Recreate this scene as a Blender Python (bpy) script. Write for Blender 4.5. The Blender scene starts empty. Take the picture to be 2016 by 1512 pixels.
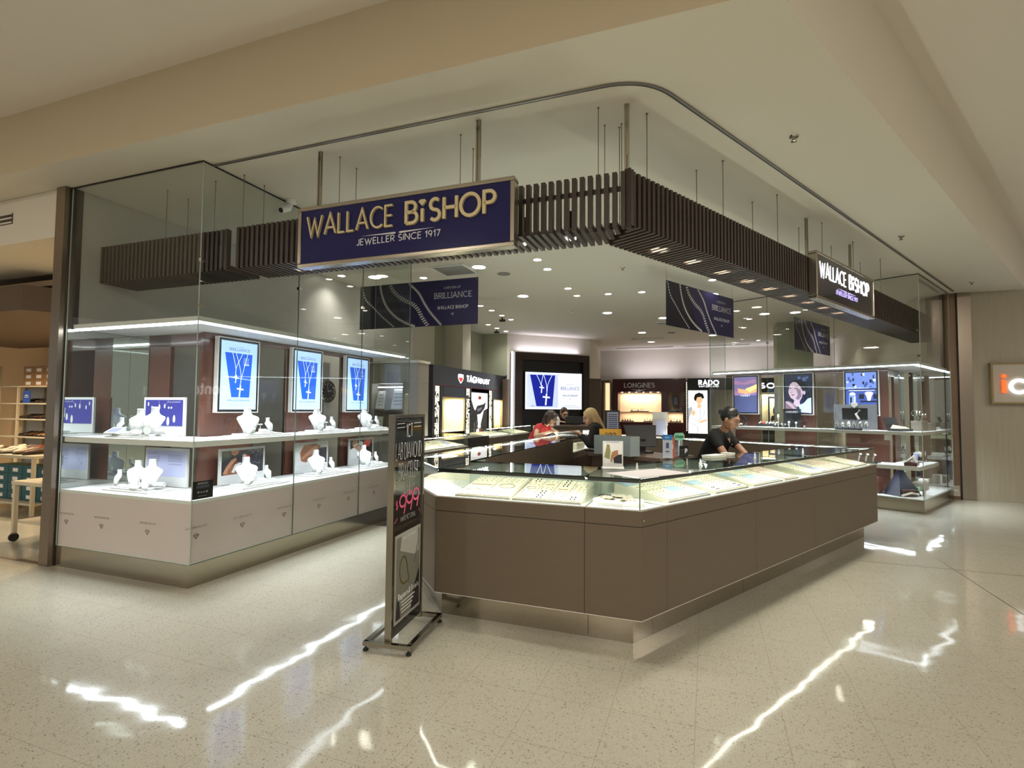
import bpy, bmesh, math, random
from mathutils import Vector, Matrix, Euler
R = math.radians
random.seed(7)
S = bpy.context.scene
COL = S.collection

# ------------------------------------------------------------------ camera
# local frames: the left shopfront line (A), the right shopfront line (B)
ANG_A, ANG_B = R(-20.339), R(40.553)
C1 = Vector((-2.640, 4.398, 0)); C2 = Vector((6.100, 7.857, 0)); PC = Vector((0.816, 3.333, 0))
FA = (C1, ANG_A); FB = (C2, ANG_B); PA = (PC, ANG_A); PB = (PC, ANG_B); FW = (Vector((0, 0, 0)), 0.0)
CEIL = 3.589

cam = bpy.data.cameras.new('camera'); camo = bpy.data.objects.new('camera', cam); COL.objects.link(camo)
cam.sensor_width = 36; cam.lens = 1039.66 / 2016 * 36; cam.clip_start = 0.05; cam.clip_end = 100
p, r = R(2.6625), R(0.5122)
fwd = Vector((0, math.cos(p), math.sin(p))); rt = Vector((1, 0, 0)); up = Vector((0, -math.sin(p), math.cos(p)))
X = rt * math.cos(r) + up * math.sin(r); Y = -rt * math.sin(r) + up * math.cos(r)
M = Matrix((X, Y, -fwd)).transposed().to_4x4(); M.translation = Vector((0, 0, 1.5))
camo.matrix_world = M
S.camera = camo

# ------------------------------------------------------------------ world, exposure
S.view_settings.view_transform = 'Standard'; S.view_settings.look = 'None'
S.view_settings.gamma = 1; S.view_settings.exposure = 0.24; S.view_settings.use_curve_mapping = False
S.cycles.max_bounces = 7; S.cycles.diffuse_bounces = 3; S.cycles.glossy_bounces = 4
S.cycles.transmission_bounces = 4; S.cycles.transparent_max_bounces = 18
S.cycles.caustics_reflective = False; S.cycles.caustics_refractive = False
S.cycles.sample_clamp_indirect = 4.0
W = bpy.data.worlds.new('mall'); S.world = W; W.use_nodes = True
W.node_tree.nodes['Background'].inputs[0].default_value = (0.95, 0.90, 0.80, 1)
W.node_tree.nodes['Background'].inputs[1].default_value = 0.32
WARM = (1.0, 0.92, 0.80); NEUT = (1.0, 0.95, 0.85); COOL = (0.84, 0.92, 1.0)

def wpt(F, u, v, z=0.0):
    o, a = F
    return Vector((o.x + u * math.cos(a) - v * math.sin(a), o.y + u * math.sin(a) + v * math.cos(a), z))

def add_light(name, kind, loc, energy, color, parent=None, size=0.1, spot=130, blend=0.8, rot=(0, 0, 0), size_y=None, spread=180):
    l = bpy.data.lights.new(name, kind); l.energy = energy; l.color = color
    if kind == 'SPOT': l.spot_size = R(spot); l.spot_blend = blend; l.shadow_soft_size = size
    elif kind == 'AREA':
        l.size = size; l.spread = R(spread)
        if size_y: l.shape = 'RECTANGLE'; l.size_y = size_y
        else: l.shape = 'DISK'
    else: l.shadow_soft_size = size
    o = bpy.data.objects.new(name, l); COL.objects.link(o); o.location = loc; o.rotation_euler = rot
    if parent: o.parent = parent
    return o

# the mall corridor's own big recessed ceiling lights (behind and beside the camera)
for (x, y, e) in ((-5.5, -1.5, 150), (-1.5, -2.2, 150), (2.5, -2.8, 150), (-8.5, 1.6, 110), (7.0, 0.2, 150), (10.5, 4.2, 150), (0.5, -6.5, 150), (-5, -6.5, 120), (6, -6, 120)):
    add_light('corridor_light', 'AREA', (x, y, 4.10), e * 0.85, WARM, size=0.5)

# ------------------------------------------------------------------ materials
def lin(c):
    return tuple((x / 12.92 if x <= 0.04045 else ((x + 0.055) / 1.055) ** 2.4) for x in c)
def hexc(h):
    return lin(tuple(int(h[i:i + 2], 16) / 255 for i in (0, 2, 4)))
MATS = {}
def mat(name, col, rough=0.5, metal=0.0, noise=0.06, scale=12.0, emit=0.0, ecol=None, coat=0.0, stretch=None, bump=0.0):
    """principled surface whose colour is modulated a little by procedural noise"""
    if name in MATS: return MATS[name]
    if isinstance(col, str): col = hexc(col)
    m = bpy.data.materials.new(name); m.use_nodes = True; nt = m.node_tree; b = nt.nodes['Principled BSDF']
    b.inputs['Roughness'].default_value = rough; b.inputs['Metallic'].default_value = metal
    b.inputs['Coat Weight'].default_value = coat
    tc = nt.nodes.new('ShaderNodeTexCoord'); mp = nt.nodes.new('ShaderNodeMapping'); nz = nt.nodes.new('ShaderNodeTexNoise')
    nz.inputs['Scale'].default_value = scale; nz.inputs['Detail'].default_value = 3
    if stretch: mp.inputs['Scale'].default_value = stretch
    nt.links.new(tc.outputs['Object'], mp.inputs[0]); nt.links.new(mp.outputs[0], nz.inputs[0])
    rp = nt.nodes.new('ShaderNodeMix'); rp.data_type = 'RGBA'
    lo = tuple(max(0, c * (1 - noise)) for c in col) + (1,); hi = tuple(min(1, c * (1 + noise)) for c in col) + (1,)
    rp.inputs[6].default_value = lo; rp.inputs[7].default_value = hi
    nt.links.new(nz.outputs[0], rp.inputs[0]); nt.links.new(rp.outputs[2], b.inputs['Base Color'])
    if bump:
        bp = nt.nodes.new('ShaderNodeBump'); bp.inputs['Strength'].default_value = bump; bp.inputs['Distance'].default_value = 0.002
        nt.links.new(nz.outputs[0], bp.inputs['Height']); nt.links.new(bp.outputs[0], b.inputs['Normal'])
    if emit:
        e = ecol or col
        b.inputs['Emission Color'].default_value = tuple(e) + (1,); b.inputs['Emission Strength'].default_value = emit
    MATS[name] = m
    return m

def glass_mat(name, tint, ior=1.45, rough=0.0, frost=0.0):
    if name in MATS: return MATS[name]
    m = bpy.data.materials.new(name); m.use_nodes = True; nt = m.node_tree; nt.nodes.clear()
    out = nt.nodes.new('ShaderNodeOutputMaterial'); mix = nt.nodes.new('ShaderNodeMixShader')
    tr = nt.nodes.new('ShaderNodeBsdfTransparent'); tr.inputs[0].default_value = tuple(tint) + (1,)
    gl = nt.nodes.new('ShaderNodeBsdfGlossy'); gl.inputs['Roughness'].default_value = rough
    # Schlick reflectance, the same from either side of the thin sheet
    lw = nt.nodes.new('ShaderNodeLayerWeight'); lw.inputs[0].default_value = 0.5
    pw = nt.nodes.new('ShaderNodeMath'); pw.operation = 'POWER'; pw.inputs[1].default_value = 5.0
    ma = nt.nodes.new('ShaderNodeMath'); ma.operation = 'MULTIPLY_ADD'; ma.inputs[1].default_value = 0.90; ma.inputs[2].default_value = 0.04
    nt.links.new(lw.outputs['Facing'], pw.inputs[0]); nt.links.new(pw.outputs[0], ma.inputs[0]); nt.links.new(ma.outputs[0], mix.inputs[0])
    if frost:
        df = nt.nodes.new('ShaderNodeBsdfDiffuse'); df.inputs[0].default_value = tuple(tint) + (1,)
        m2 = nt.nodes.new('ShaderNodeMixShader'); m2.inputs[0].default_value = frost
        nt.links.new(tr.outputs[0], m2.inputs[1]); nt.links.new(df.outputs[0], m2.inputs[2]); nt.links.new(m2.outputs[0], mix.inputs[1])
    else: nt.links.new(tr.outputs[0], mix.inputs[1])
    nt.links.new(gl.outputs[0], mix.inputs[2]); nt.links.new(mix.outputs[0], out.inputs[0])
    MATS[name] = m
    return m

GLASS = glass_mat('clear_glass', (0.955, 0.975, 0.962))
GLASS_TOP = glass_mat('counter_glass', (0.90, 0.95, 0.92))
FROST = glass_mat('frosted_glass', (0.62, 0.70, 0.62), rough=0.25, frost=0.75)
GEDGE = mat('glass_edge', (0.12, 0.18, 0.145), rough=0.15)
TOPEDGE = mat('bonded_dark_edge', (0.012, 0.022, 0.018), rough=0.15)
GEDGE_L = mat('glass_joint', (0.50, 0.56, 0.50), rough=0.15)
DARKEDGE = mat('black_edge', (0.01, 0.01, 0.01), rough=0.4)
STEEL = mat('brushed_steel', (0.42, 0.375, 0.30), rough=0.17, metal=1.0, noise=0.05, scale=30, stretch=(1, 1, 14))
STEEL_P = mat('post_steel', (0.30, 0.25, 0.20), rough=0.28, metal=1.0, noise=0.08, scale=14, stretch=(1, 1, 6))
CHROME = mat('chrome', (0.62, 0.60, 0.56), rough=0.10, metal=1.0)
FRAME = mat('sign_frame_metal', (0.44, 0.395, 0.33), rough=0.24, metal=1.0)
BROWN = mat('taupe_laminate', (0.122, 0.092, 0.060), rough=0.50, noise=0.05, scale=7, stretch=(1, 1, 3))
BROWN_D = mat('dark_laminate', (0.080, 0.052, 0.036), rough=0.4, noise=0.10, scale=6, stretch=(1, 1, 3))
WALNUT = mat('walnut_panel', (0.095, 0.036, 0.024), rough=0.28, noise=0.25, scale=5, stretch=(6, 6, 0.7), coat=0.3)
SLAT = mat('slat_wood', (0.034, 0.020, 0.015), rough=0.42, noise=0.2, scale=9, stretch=(4, 4, 0.6))
MAROON = mat('maroon_lacquer', (0.050, 0.008, 0.009), rough=0.2, coat=0.4)
BLACK = mat('black_lacquer', (0.010, 0.010, 0.012), rough=0.3)
CHAR = mat('charcoal_panel', (0.030, 0.031, 0.038), rough=0.35)
WALLM = mat('painted_wall', (0.66, 0.62, 0.53), rough=0.8, noise=0.02, scale=3)
GREEN_W = mat('sage_wall', (0.36, 0.37, 0.27), rough=0.8, noise=0.03, scale=3)
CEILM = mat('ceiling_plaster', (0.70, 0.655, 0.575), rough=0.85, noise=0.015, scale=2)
CEILU = mat('coffer_plaster', (0.70, 0.655, 0.60), rough=0.85, noise=0.015, scale=2)
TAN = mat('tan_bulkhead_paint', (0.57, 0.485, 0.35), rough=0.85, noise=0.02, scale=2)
TRAV = mat('travertine_panel', (0.34, 0.30, 0.225), rough=0.55, noise=0.14, scale=5, stretch=(5, 5, 0.35))
WHITE = mat('white_gloss', (0.82, 0.82, 0.80), rough=0.25, noise=0.01)
WHITEM = mat('white_matt', (0.74, 0.74, 0.735), rough=0.6, noise=0.01)
PINKW = mat('blush_vinyl', (0.74, 0.60, 0.59), rough=0.55, noise=0.02, scale=3)
INKB = mat('brown_ink', (0.16, 0.10, 0.08), rough=0.7)
CREAM = mat('cream_leatherette', (0.80, 0.76, 0.60), rough=0.6, noise=0.02)
CREAM_D = mat('dark_cream', (0.62, 0.57, 0.42), rough=0.7)  # darker cream for box dividers and cabinet shelves
PALEB = mat('pale_blue_card', (0.36, 0.52, 0.66), rough=0.6)
GREYP = mat('grey_panel', (0.50, 0.49, 0.46), rough=0.35)
NAVY = mat('navy_acrylic', (0.003, 0.005, 0.085), rough=0.12, coat=0.1)
NAVY2 = mat('navy_vinyl', (0.009, 0.007, 0.022), rough=0.35)
NAVY3 = mat('violet_vinyl', (0.020, 0.016, 0.075), rough=0.35)
GOLD = mat('champagne_letter', (0.62, 0.52, 0.30), rough=0.4, metal=0.25)
SILV = mat('silver_print', (0.62, 0.62, 0.66), rough=0.4)
SILVD = mat('silver_jewellery', (0.66, 0.63, 0.57), rough=0.3, metal=0.45)
INKL = mat('dark_gem', (0.03, 0.035, 0.05), rough=0.2)
GOLDJ = mat('gold_jewellery', (0.62, 0.46, 0.22), rough=0.3, metal=0.45)
MIRROR = mat('mirror', (0.72, 0.76, 0.72), rough=0.01, metal=1.0, noise=0.0)
def emi(name, col, s): return mat(name, col, rough=0.4, noise=0.0, emit=s)
LED = emi('led_strip_cool', (0.86, 0.93, 1.0), 10)
LEDC = emi('led_strip_counter', (1.0, 0.98, 0.86), 32)
LENS = emi('downlight_lens', (1.0, 0.93, 0.80), 16)
GLOWW = emi('lit_white', (1.0, 1.0, 1.0), 2.2)
GLOWL = emi('lit_letter', (0.95, 0.97, 1.0), 1.9)
GLOWV = emi('lit_violet_letter', (0.55, 0.48, 1.0), 1.0)
SCRB = emi('screen_pale_blue', hexc('A9C8EE'), 0.75)
SCRW = emi('screen_white', hexc('E6ECFA'), 0.95)
SCRD = emi('screen_blue', hexc('1B52BE'), 0.8)
SCRDB = emi('screen_deep_blue', hexc('0A1C93'), 0.8)
SCRX = emi('screen_silver', hexc('E8F2FF'), 1.0)
SCRT = emi('screen_text', hexc('4A5A86'), 0.6)
BLK = mat('black_plastic', (0.012, 0.012, 0.013), rough=0.35)
RUBBER = mat('rubber', (0.01, 0.01, 0.01), rough=0.7)

# ------------------------------------------------------------------ mesh building
class MB:
    def __init__(s): s.v = []; s.f = []; s.m = []; s.mats = []
    def mi(s, m):
        if m not in s.mats: s.mats.append(m)
        return s.mats.index(m)
    def face(s, pts, m):
        i = len(s.v); s.v += [tuple(p) for p in pts]; s.f.append(tuple(range(i, i + len(pts)))); s.m.append(s.mi(m))
    def hexa(s, b, t, m, msides=None):
        """prism between bottom ring b and top ring t"""
        i = len(s.v); n = len(b); s.v += [tuple(p) for p in b] + [tuple(p) for p in t]
        s.f.append(tuple(i + k for k in reversed(range(n)))); s.m.append(s.mi(m))
        s.f.append(tuple(i + n + k for k in range(n))); s.m.append(s.mi(m))
        for k in range(n):
            k2 = (k + 1) % n
            s.f.append((i + k, i + k2, i + n + k2, i + n + k)); s.m.append(s.mi(msides or m))
    def box(s, x0, x1, y0, y1, z0, z1, m, mside=None):
        s.hexa([(x0, y0, z0), (x1, y0, z0), (x1, y1, z0), (x0, y1, z0)], [(x0, y0, z1), (x1, y0, z1), (x1, y1, z1), (x0, y1, z1)], m, mside)
    def prism(s, poly, z0, z1, m, mside=None):
        s.hexa([(x, y, z0) for x, y in poly], [(x, y, z1) for x, y in poly], m, mside)
    def flat(s, pts, y, m):                       # polygon on the plane y = const, facing -y
        s.face([(x, y, z) for x, z in pts], m)
    def rect(s, x0, x1, z0, z1, y, m): s.flat([(x0, z0), (x1, z0), (x1, z1), (x0, z1)], y, m)
    def pane(s, x0, x1, z0, z1, y, t=0.010, m=None, e=None):    # upright sheet along x
        m = m or GLASS; e = e or GEDGE; s.hexa([(x0, y, z0), (x1, y, z0), (x1, y, z1), (x0, y, z1)], [(x0, y + t, z0), (x1, y + t, z0), (x1, y + t, z1), (x0, y + t, z1)], m, e)
    def paney(s, y0, y1, z0, z1, x, t=0.010, m=None, e=None):   # upright sheet along y
        m = m or GLASS; e = e or GEDGE; s.hexa([(x, y0, z0), (x, y1, z0), (x, y1, z1), (x, y0, z1)], [(x + t, y0, z0), (x + t, y1, z0), (x + t, y1, z1), (x + t, y0, z1)], m, e)
    def bar(s, p, q, w, h, m, upv=(0, 0, 1)):
        p = Vector(p); q = Vector(q); d = (q - p).normalized(); u = Vector(upv)
        if abs(d.dot(u)) > 0.95: u = Vector((1, 0, 0))
        a = d.cross(u).normalized() * w / 2; b = a.cross(d).normalized() * h / 2
        s.hexa([p - a - b, p + a - b, p + a + b, p - a + b], [q - a - b, q + a - b, q + a + b, q - a + b], m)
    def tube(s, pts, r, m, n=8, cap=True):
        pts = [Vector(p) for p in pts]; rr = r if isinstance(r, (list, tuple)) else [r] * len(pts); rings = []
        for k, p in enumerate(pts):
            d = (pts[min(k + 1, len(pts) - 1)] - pts[max(k - 1, 0)]).normalized()
            u = Vector((0, 0, 1)) if abs(d.z) < 0.9 else Vector((1, 0, 0))
            a = d.cross(u).normalized(); b = d.cross(a).normalized()
            rings.append([p + (a * math.cos(2 * math.pi * j / n) + b * math.sin(2 * math.pi * j / n)) * rr[k] for j in range(n)])
        s.loft(rings, m, cap)
    def loft(s, rings, m, cap=True, closed=True):
        i = len(s.v); n = len(rings[0]); mi = s.mi(m)
        for rg in rings: s.v += [tuple(p) for p in rg]
        for k in range(len(rings) - 1):
            for j in range(n if closed else n - 1):
                j2 = (j + 1) % n
                s.f.append((i + k * n + j, i + k * n + j2, i + (k + 1) * n + j2, i + (k + 1) * n + j)); s.m.append(mi)
        if cap and closed:
            s.f.append(tuple(i + j for j in reversed(range(n)))); s.m.append(mi)
            s.f.append(tuple(i + (len(rings) - 1) * n + j for j in range(n))); s.m.append(mi)
    def lathe(s, prof, m, c=(0, 0, 0), n=20, sx=1, sy=1, cap=True):
        s.loft([[(c[0] + r_ * sx * math.cos(2 * math.pi * j / n), c[1] + r_ * sy * math.sin(2 * math.pi * j / n), c[2] + z) for j in range(n)] for r_, z in prof], m, cap)
    def ball(s, c, r, m, sc=(1, 1, 1), n=10):
        s.loft([[(c[0] + r * sc[0] * math.sin(t) * math.cos(2 * math.pi * j / n), c[1] + r * sc[1] * math.sin(t) * math.sin(2 * math.pi * j / n), c[2] - r * sc[2] * math.cos(t)) for j in range(n)]
                for t in [math.pi * (k + 0.02) / (n // 2 + 0.04) for k in range(n // 2 + 1)]], m)
    def disc(s, c, r, m, n=20, rz=None, y=None):  # upright disc facing -y
        s.face([(c[0] + r * math.cos(2 * math.pi * j / n), y, c[1] + (rz or r) * math.sin(2 * math.pi * j / n)) for j in range(n)], m)
    def xf(s, M):
        s.v = [tuple(M @ Vector(p)) for p in s.v]; return s
    def build(s, name, parent=None, smooth=False, bevel=0.0):
        me = bpy.data.meshes.new(name); me.from_pydata(s.v, [], s.f)
        for m in s.mats: me.materials.append(m)
        me.polygons.foreach_set('material_index', s.m)
        bm = bmesh.new(); bm.from_mesh(me)
        if smooth: bmesh.ops.remove_doubles(bm, verts=bm.verts, dist=1e-6)
        if not getattr(s, 'keepn', False): bmesh.ops.recalc_face_normals(bm, faces=bm.faces)
        bm.to_mesh(me); bm.free()
        if smooth: me.polygons.foreach_set('use_smooth', [True] * len(me.polygons))
        me.update()
        o = bpy.data.objects.new(name, me); COL.objects.link(o)
        if parent is not None: o.parent = parent
        if bevel:
            b = o.modifiers.new('bevel', 'BEVEL'); b.width = bevel; b.segments = 2; b.limit_method = 'ANGLE'; b.angle_limit = R(40)
        return o

def tag(o, label, cat, group=None, kind=None):
    o['label'] = label; o['category'] = cat
    if group: o['group'] = group
    if kind: o['kind'] = kind
    return o
def put(o, F, u, v, z=0.0, rot=0.0):
    o.location = wpt(F, u, v, z); o.rotation_euler = (0, 0, F[1] + rot); return o
def thing(name, label, cat, F, u, v, z=0.0, rot=0.0, group=None):
    o = bpy.data.objects.new(name, None); o.empty_display_size = 0.1; COL.objects.link(o)
    put(o, F, u, v, z, rot); return tag(o, label, cat, group)
def single(mb, name, label, cat, F, u, v, z=0.0, rot=0.0, group=None, **k):
    o = mb.build(name, **k); put(o, F, u, v, z, rot); return tag(o, label, cat, group)
def struct(mb, name, F=FW, u=0, v=0, z=0.0, label=None, **k):
    o = mb.build(name, **k); put(o, F, u, v, z); o['kind'] = 'structure'
    if label: o['label'] = label
    return o
def dup(root, F, u, v, z, rot, label, group=None, scale=None):
    r_ = root.copy(); COL.objects.link(r_); put(r_, F, u, v, z, rot); r_['label'] = label
    if group: r_['group'] = group
    if scale: r_.scale = (scale, scale, scale)
    for ch in list(root.children):
        c = ch.copy(); COL.objects.link(c); c.parent = r_
        for g in list(ch.children):
            d = g.copy(); COL.objects.link(d); d.parent = c
    return r_

# ------------------------------------------------------------------ lettering: strokes swept to ribbons
def arc(cx, cy, rx, ry, a0, a1, n=9):
    return [(cx + rx * math.cos(R(a0 + (a1 - a0) * k / n)), cy + ry * math.sin(R(a0 + (a1 - a0) * k / n))) for k in range(n + 1)]
GL = {
 'A': (.84, [[(0, 0), (.42, 1), (.84, 0)], [(.14, .32), (.70, .32)]]),
 'B': (.60, [[(0, 0), (0, 1), (.28, 1)] + arc(.28, .76, .24, .24, 90, -90) + [(0, .52)], [(.28, .52)] + arc(.33, .26, .27, .26, 90, -90) + [(0, 0)]]),
 'C': (.82, [arc(.5, .5, .5, .5, 48, 312, 16)]),
 'D': (.76, [[(0, 0), (0, 1), (.26, 1)] + arc(.26, .5, .5, .5, 90, -90, 12) + [(0, 0)]]),
 'E': (.50, [[(.5, 1), (0, 1), (0, 0), (.5, 0)], [(0, .51), (.45, .51)]]),
 'F': (.50, [[(.5, 1), (0, 1), (0, 0)], [(0, .51), (.45, .51)]]),
 'G': (.96, [arc(.5, .5, .5, .5, 48, 352, 16) + [(.55, .43)]]),
 'H': (.68, [[(0, 0), (0, 1)], [(.68, 0), (.68, 1)], [(0, .51), (.68, .51)]]),
 'I': (.0, [[(0, 0), (0, 1)]]),
 'J': (.36, [[(.36, 1), (.36, .2)] + arc(.18, .2, .18, .2, 0, -170, 6)]),
 'K': (.60, [[(0, 0), (0, 1)], [(.56, 1), (0, .45), (.6, 0)]]),
 'L': (.46, [[(0, 1), (0, 0), (.46, 0)]]),
 'M': (.90, [[(0, 0), (.12, 1), (.45, .1), (.78, 1), (.9, 0)]]),
 'N': (.72, [[(0, 0), (0, 1), (.72, 0), (.72, 1)]]),
 'O': (1.0, [arc(.5, .5, .5, .5, 90, 450, 24)]),
 'P': (.56, [[(0, 0), (0, 1), (.28, 1)] + arc(.28, .74, .28, .26, 90, -90) + [(0, .48)]]),
 'Q': (1.0, [arc(.5, .5, .5, .5, 90, 450, 24), [(.6, .3), (.95, -.02)]]),
 'R': (.58, [[(0, 0), (0, 1), (.28, 1)] + arc(.28, .74, .28, .26, 90, -90) + [(0, .48)], [(.24, .48), (.58, 0)]]),
 'S': (.56, [arc(.29, .745, .255, .255, 40, 270, 9) + arc(.29, .245, .265, .245, 85, -145, 9)]),
 'T': (.62, [[(0, 1), (.62, 1)], [(.31, 1), (.31, 0)]]),
 'U': (.64, [[(0, 1), (0, .32)] + arc(.32, .32, .32, .32, 180, 360, 8) + [(.64, 1)]]),
 'V': (.76, [[(0, 1), (.38, 0), (.76, 1)]]),
 'W': (1.16, [[(0, 1), (.32, 0), (.58, .82), (.84, 0), (1.16, 1)]]),
 'X': (.66, [[(0, 0), (.66, 1)], [(0, 1), (.66, 0)]]),
 'Y': (.66, [[(0, 1), (.33, .48), (.66, 1)], [(.33, .48), (.33, 0)]]),
 'Z': (.62, [[(0, 1), (.62, 1), (0, 0), (.62, 0)]]),
 '0': (.6, [arc(.3, .5, .3, .5, 90, 450, 16)]), '1': (.22, [[(0, .78), (.22, 1), (.22, 0)]]),
 '2': (.54, [arc(.27, .73, .27, .27, 160, -35, 8) + [(0, 0), (.54, 0)]]),
 '3': (.5, [arc(.22, .76, .24, .24, 140, -90, 8) + arc(.22, .27, .28, .27, 90, -140, 8)]),
 '5': (.5, [[(.48, 1), (.08, 1), (.04, .58)] + arc(.22, .32, .28, .32, 120, -140, 9)]),
 '7': (.52, [[(0, 1), (.52, 1), (.16, 0)]]),
 '9': (.54, [arc(.27, .70, .27, .30, -20, 340, 14) + [(.54, .6), (.38, 0)]]),
 '$': (.5, [arc(.25, .72, .22, .2, 40, 270, 8) + arc(.25, .30, .24, .22, 85, -145, 8), [(.25, -.08), (.25, 1.08)]]),
 '&': (.66, [[(.66, .0), (.16, .72)] + arc(.3, .8, .17, .18, 170, -30, 7) + [(.1, .36)] + arc(.26, .22, .25, .23, 150, 330, 8) + [(.62, .4)]]),
 '-': (.3, [[(0, .45), (.3, .45)]]), '.': (.06, [[(0, 0), (.06, 0)]]),
 'a': (.5, [arc(.25, .3, .25, .3, 0, 360, 14), [(.5, .62), (.5, 0)]]), 'c': (.45, [arc(.28, .3, .27, .3, 50, 310, 12)]),
 'e': (.52, [[(.02, .32), (.52, .32)] + arc(.27, .3, .25, .3, 0, 310, 12)]), 'f': (.3, [arc(.28, .8, .14, .2, 60, 180, 5) + [(.14, 0)], [(0, .6), (.3, .6)]]),
 'n': (.48, [[(0, 0), (0, .6)], [(0, .38)] + arc(.24, .36, .24, .24, 170, 0, 8) + [(.48, 0)]]), 'o': (.56, [arc(.28, .3, .28, .3, 90, 450, 16)]),
 'p': (.5, [[(0, .6), (0, -.3)], arc(.25, .3, .25, .3, 0, 360, 14)]), 'r': (.3, [[(0, 0), (0, .6)], [(0, .36), (.1, .55), (.3, .6)]]),
 't': (.3, [[(.12, .85), (.12, .1), (.3, 0)], [(0, .6), (.3, .6)]]), 'u': (.48, [[(0, .6), (0, .24)] + arc(.24, .24, .24, .24, 180, 360, 8) + [(.48, .6)], [(.48, .3), (.48, 0)]]),
 'y': (.46, [[(0, .6), (.23, .05)], [(.46, .6), (.12, -.3)]]), 's': (.36, [arc(.18, .45, .16, .14, 40, 270, 6) + arc(.18, .15, .18, .15, 85, -145, 6)]),
 'l': (.0, [[(0, 1), (0, 0)]]), 'i': (.0, [[(0, 0), (0, .62)]]),
}
def ribbon(mb, pts, w, y, d, m):
    """constant-width mitred band through 2-D pts in the xz plane; d = how far it stands off the plane (0: flat)"""
    q_ = [pts[0]]
    for a_ in pts[1:]:
        if math.dist(a_, q_[-1]) > w * 0.02: q_.append(a_)
    pts = q_; n = len(pts)
    if n < 2: return
    closed = n > 3 and math.dist(pts[0], pts[-1]) < w * 0.05
    if closed: pts = pts[:-1]; n -= 1
    L = []
    for k in range(n):
        a = pts[k - 1] if (closed or k) else None; b = pts[(k + 1) % n] if (closed or k < n - 1) else None; p_ = pts[k]
        def nrm(s_, t_):
            dx, dz = t_[0] - s_[0], t_[1] - s_[1]; l = math.hypot(dx, dz) or 1; return (-dz / l, dx / l)
        if a is None: nx, nz = nrm(p_, b)
        elif b is None: nx, nz = nrm(a, p_)
        else:
            n1 = nrm(a, p_); n2 = nrm(p_, b); nx, nz = n1[0] + n2[0], n1[1] + n2[1]; l = math.hypot(nx, nz) or 1; nx /= l; nz /= l
            c = max(0.34, nx * n1[0] + nz * n1[1]); nx /= c; nz /= c
        L.append(((p_[0] + nx * w / 2, p_[1] + nz * w / 2), (p_[0] - nx * w / 2, p_[1] - nz * w / 2)))
    rng = range(n if closed else n - 1)
    if not d:
        for k in rng:
            (a, b), (c, e) = L[k], L[(k + 1) % n]; mb.flat([a, b, e, c], y, m)
    else:
        rings = [[(a[0], y, a[1]), (b[0], y, b[1]), (b[0], y - d, b[1]), (a[0], y - d, a[1])] for a, b in L]
        if closed: rings.append(rings[0])
        mb.loft(rings, m, cap=not closed)
def text(mb, s, x, z, h, m, y=0.0, d=0.0, wt=0.14, width=None, gap=0.16, serif=False, align='l', jitter=0.0, mirror=False):
    """lay out s; x,z is the left (or centre) of its baseline; width squeezes or stretches the line to fit"""
    items = []; cx = 0
    for ch in s:
        if ch == ' ': cx += 0.42; continue
        wd, st = GL[ch]; items.append((ch, cx, st)); cx += wd + gap + wt
    tot = max(cx - gap - wt, 0.01)
    kx = (width / (tot * h)) if width else 1.0
    x0 = x - (tot * h * kx / 2 if align == 'c' else 0)
    for ch, ox, st in items:
        jz = random.uniform(-jitter, jitter) * h
        for pl in st:
            P_ = [((ox + a) * h * kx, b * h + jz) for a, b in pl]
            if mirror: P_ = [(tot * h * kx - a, b) for a, b in P_]
            P_ = [(x0 + a, z + b) for a, b in P_]
            ribbon(mb, P_, wt * h * (0.6 if kx < 0.8 else 1), y, d, m)
            if serif:
                for (a, b) in ((P_[0]), (P_[-1])):
                    if abs((b - z) / h) < 0.03 or abs((b - z) / h - 1) < 0.03:
                        ribbon(mb, [(a - 0.17 * h * kx, b), (a + 0.17 * h * kx, b)], wt * h * 0.55, y, d, m)
def gem(mb, x, z, s, y, m, w=0.12):
    P_ = [(x - s, z + .35 * s), (x - .55 * s, z + .8 * s), (x + .55 * s, z + .8 * s), (x + s, z + .35 * s), (x, z - .8 * s), (x - s, z + .35 * s)]
    ribbon(mb, P_, w * s, y, 0, m); ribbon(mb, [P_[0], P_[3]], w * s, y, 0, m); ribbon(mb, [(x - .4 * s, z + .35 * s), (x, z - .7 * s), (x + .4 * s, z + .35 * s)], w * s * .7, y, 0, m)
def spline(pts, n=8):
    out = []
    for k in range(len(pts) - 1):
        p0 = pts[max(k - 1, 0)]; p1 = pts[k]; p2 = pts[k + 1]; p3 = pts[min(k + 2, len(pts) - 1)]
        for j in range(n):
            t = j / n
            out.append(tuple(0.5 * (2 * b + (c - a) * t + (2 * a - 5 * b + 4 * c - d_) * t * t + (-a + 3 * b - 3 * c + d_) * t ** 3) for a, b, c, d_ in zip(p0, p1, p2, p3)))
    out.append(tuple(pts[-1])); return out
def blobp(cx, cz, rx, rz, n=16, a0=0): return [(cx + rx * math.cos(2 * math.pi * k / n), cz + rz * math.sin(2 * math.pi * k / n)) for k in range(n)]

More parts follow.
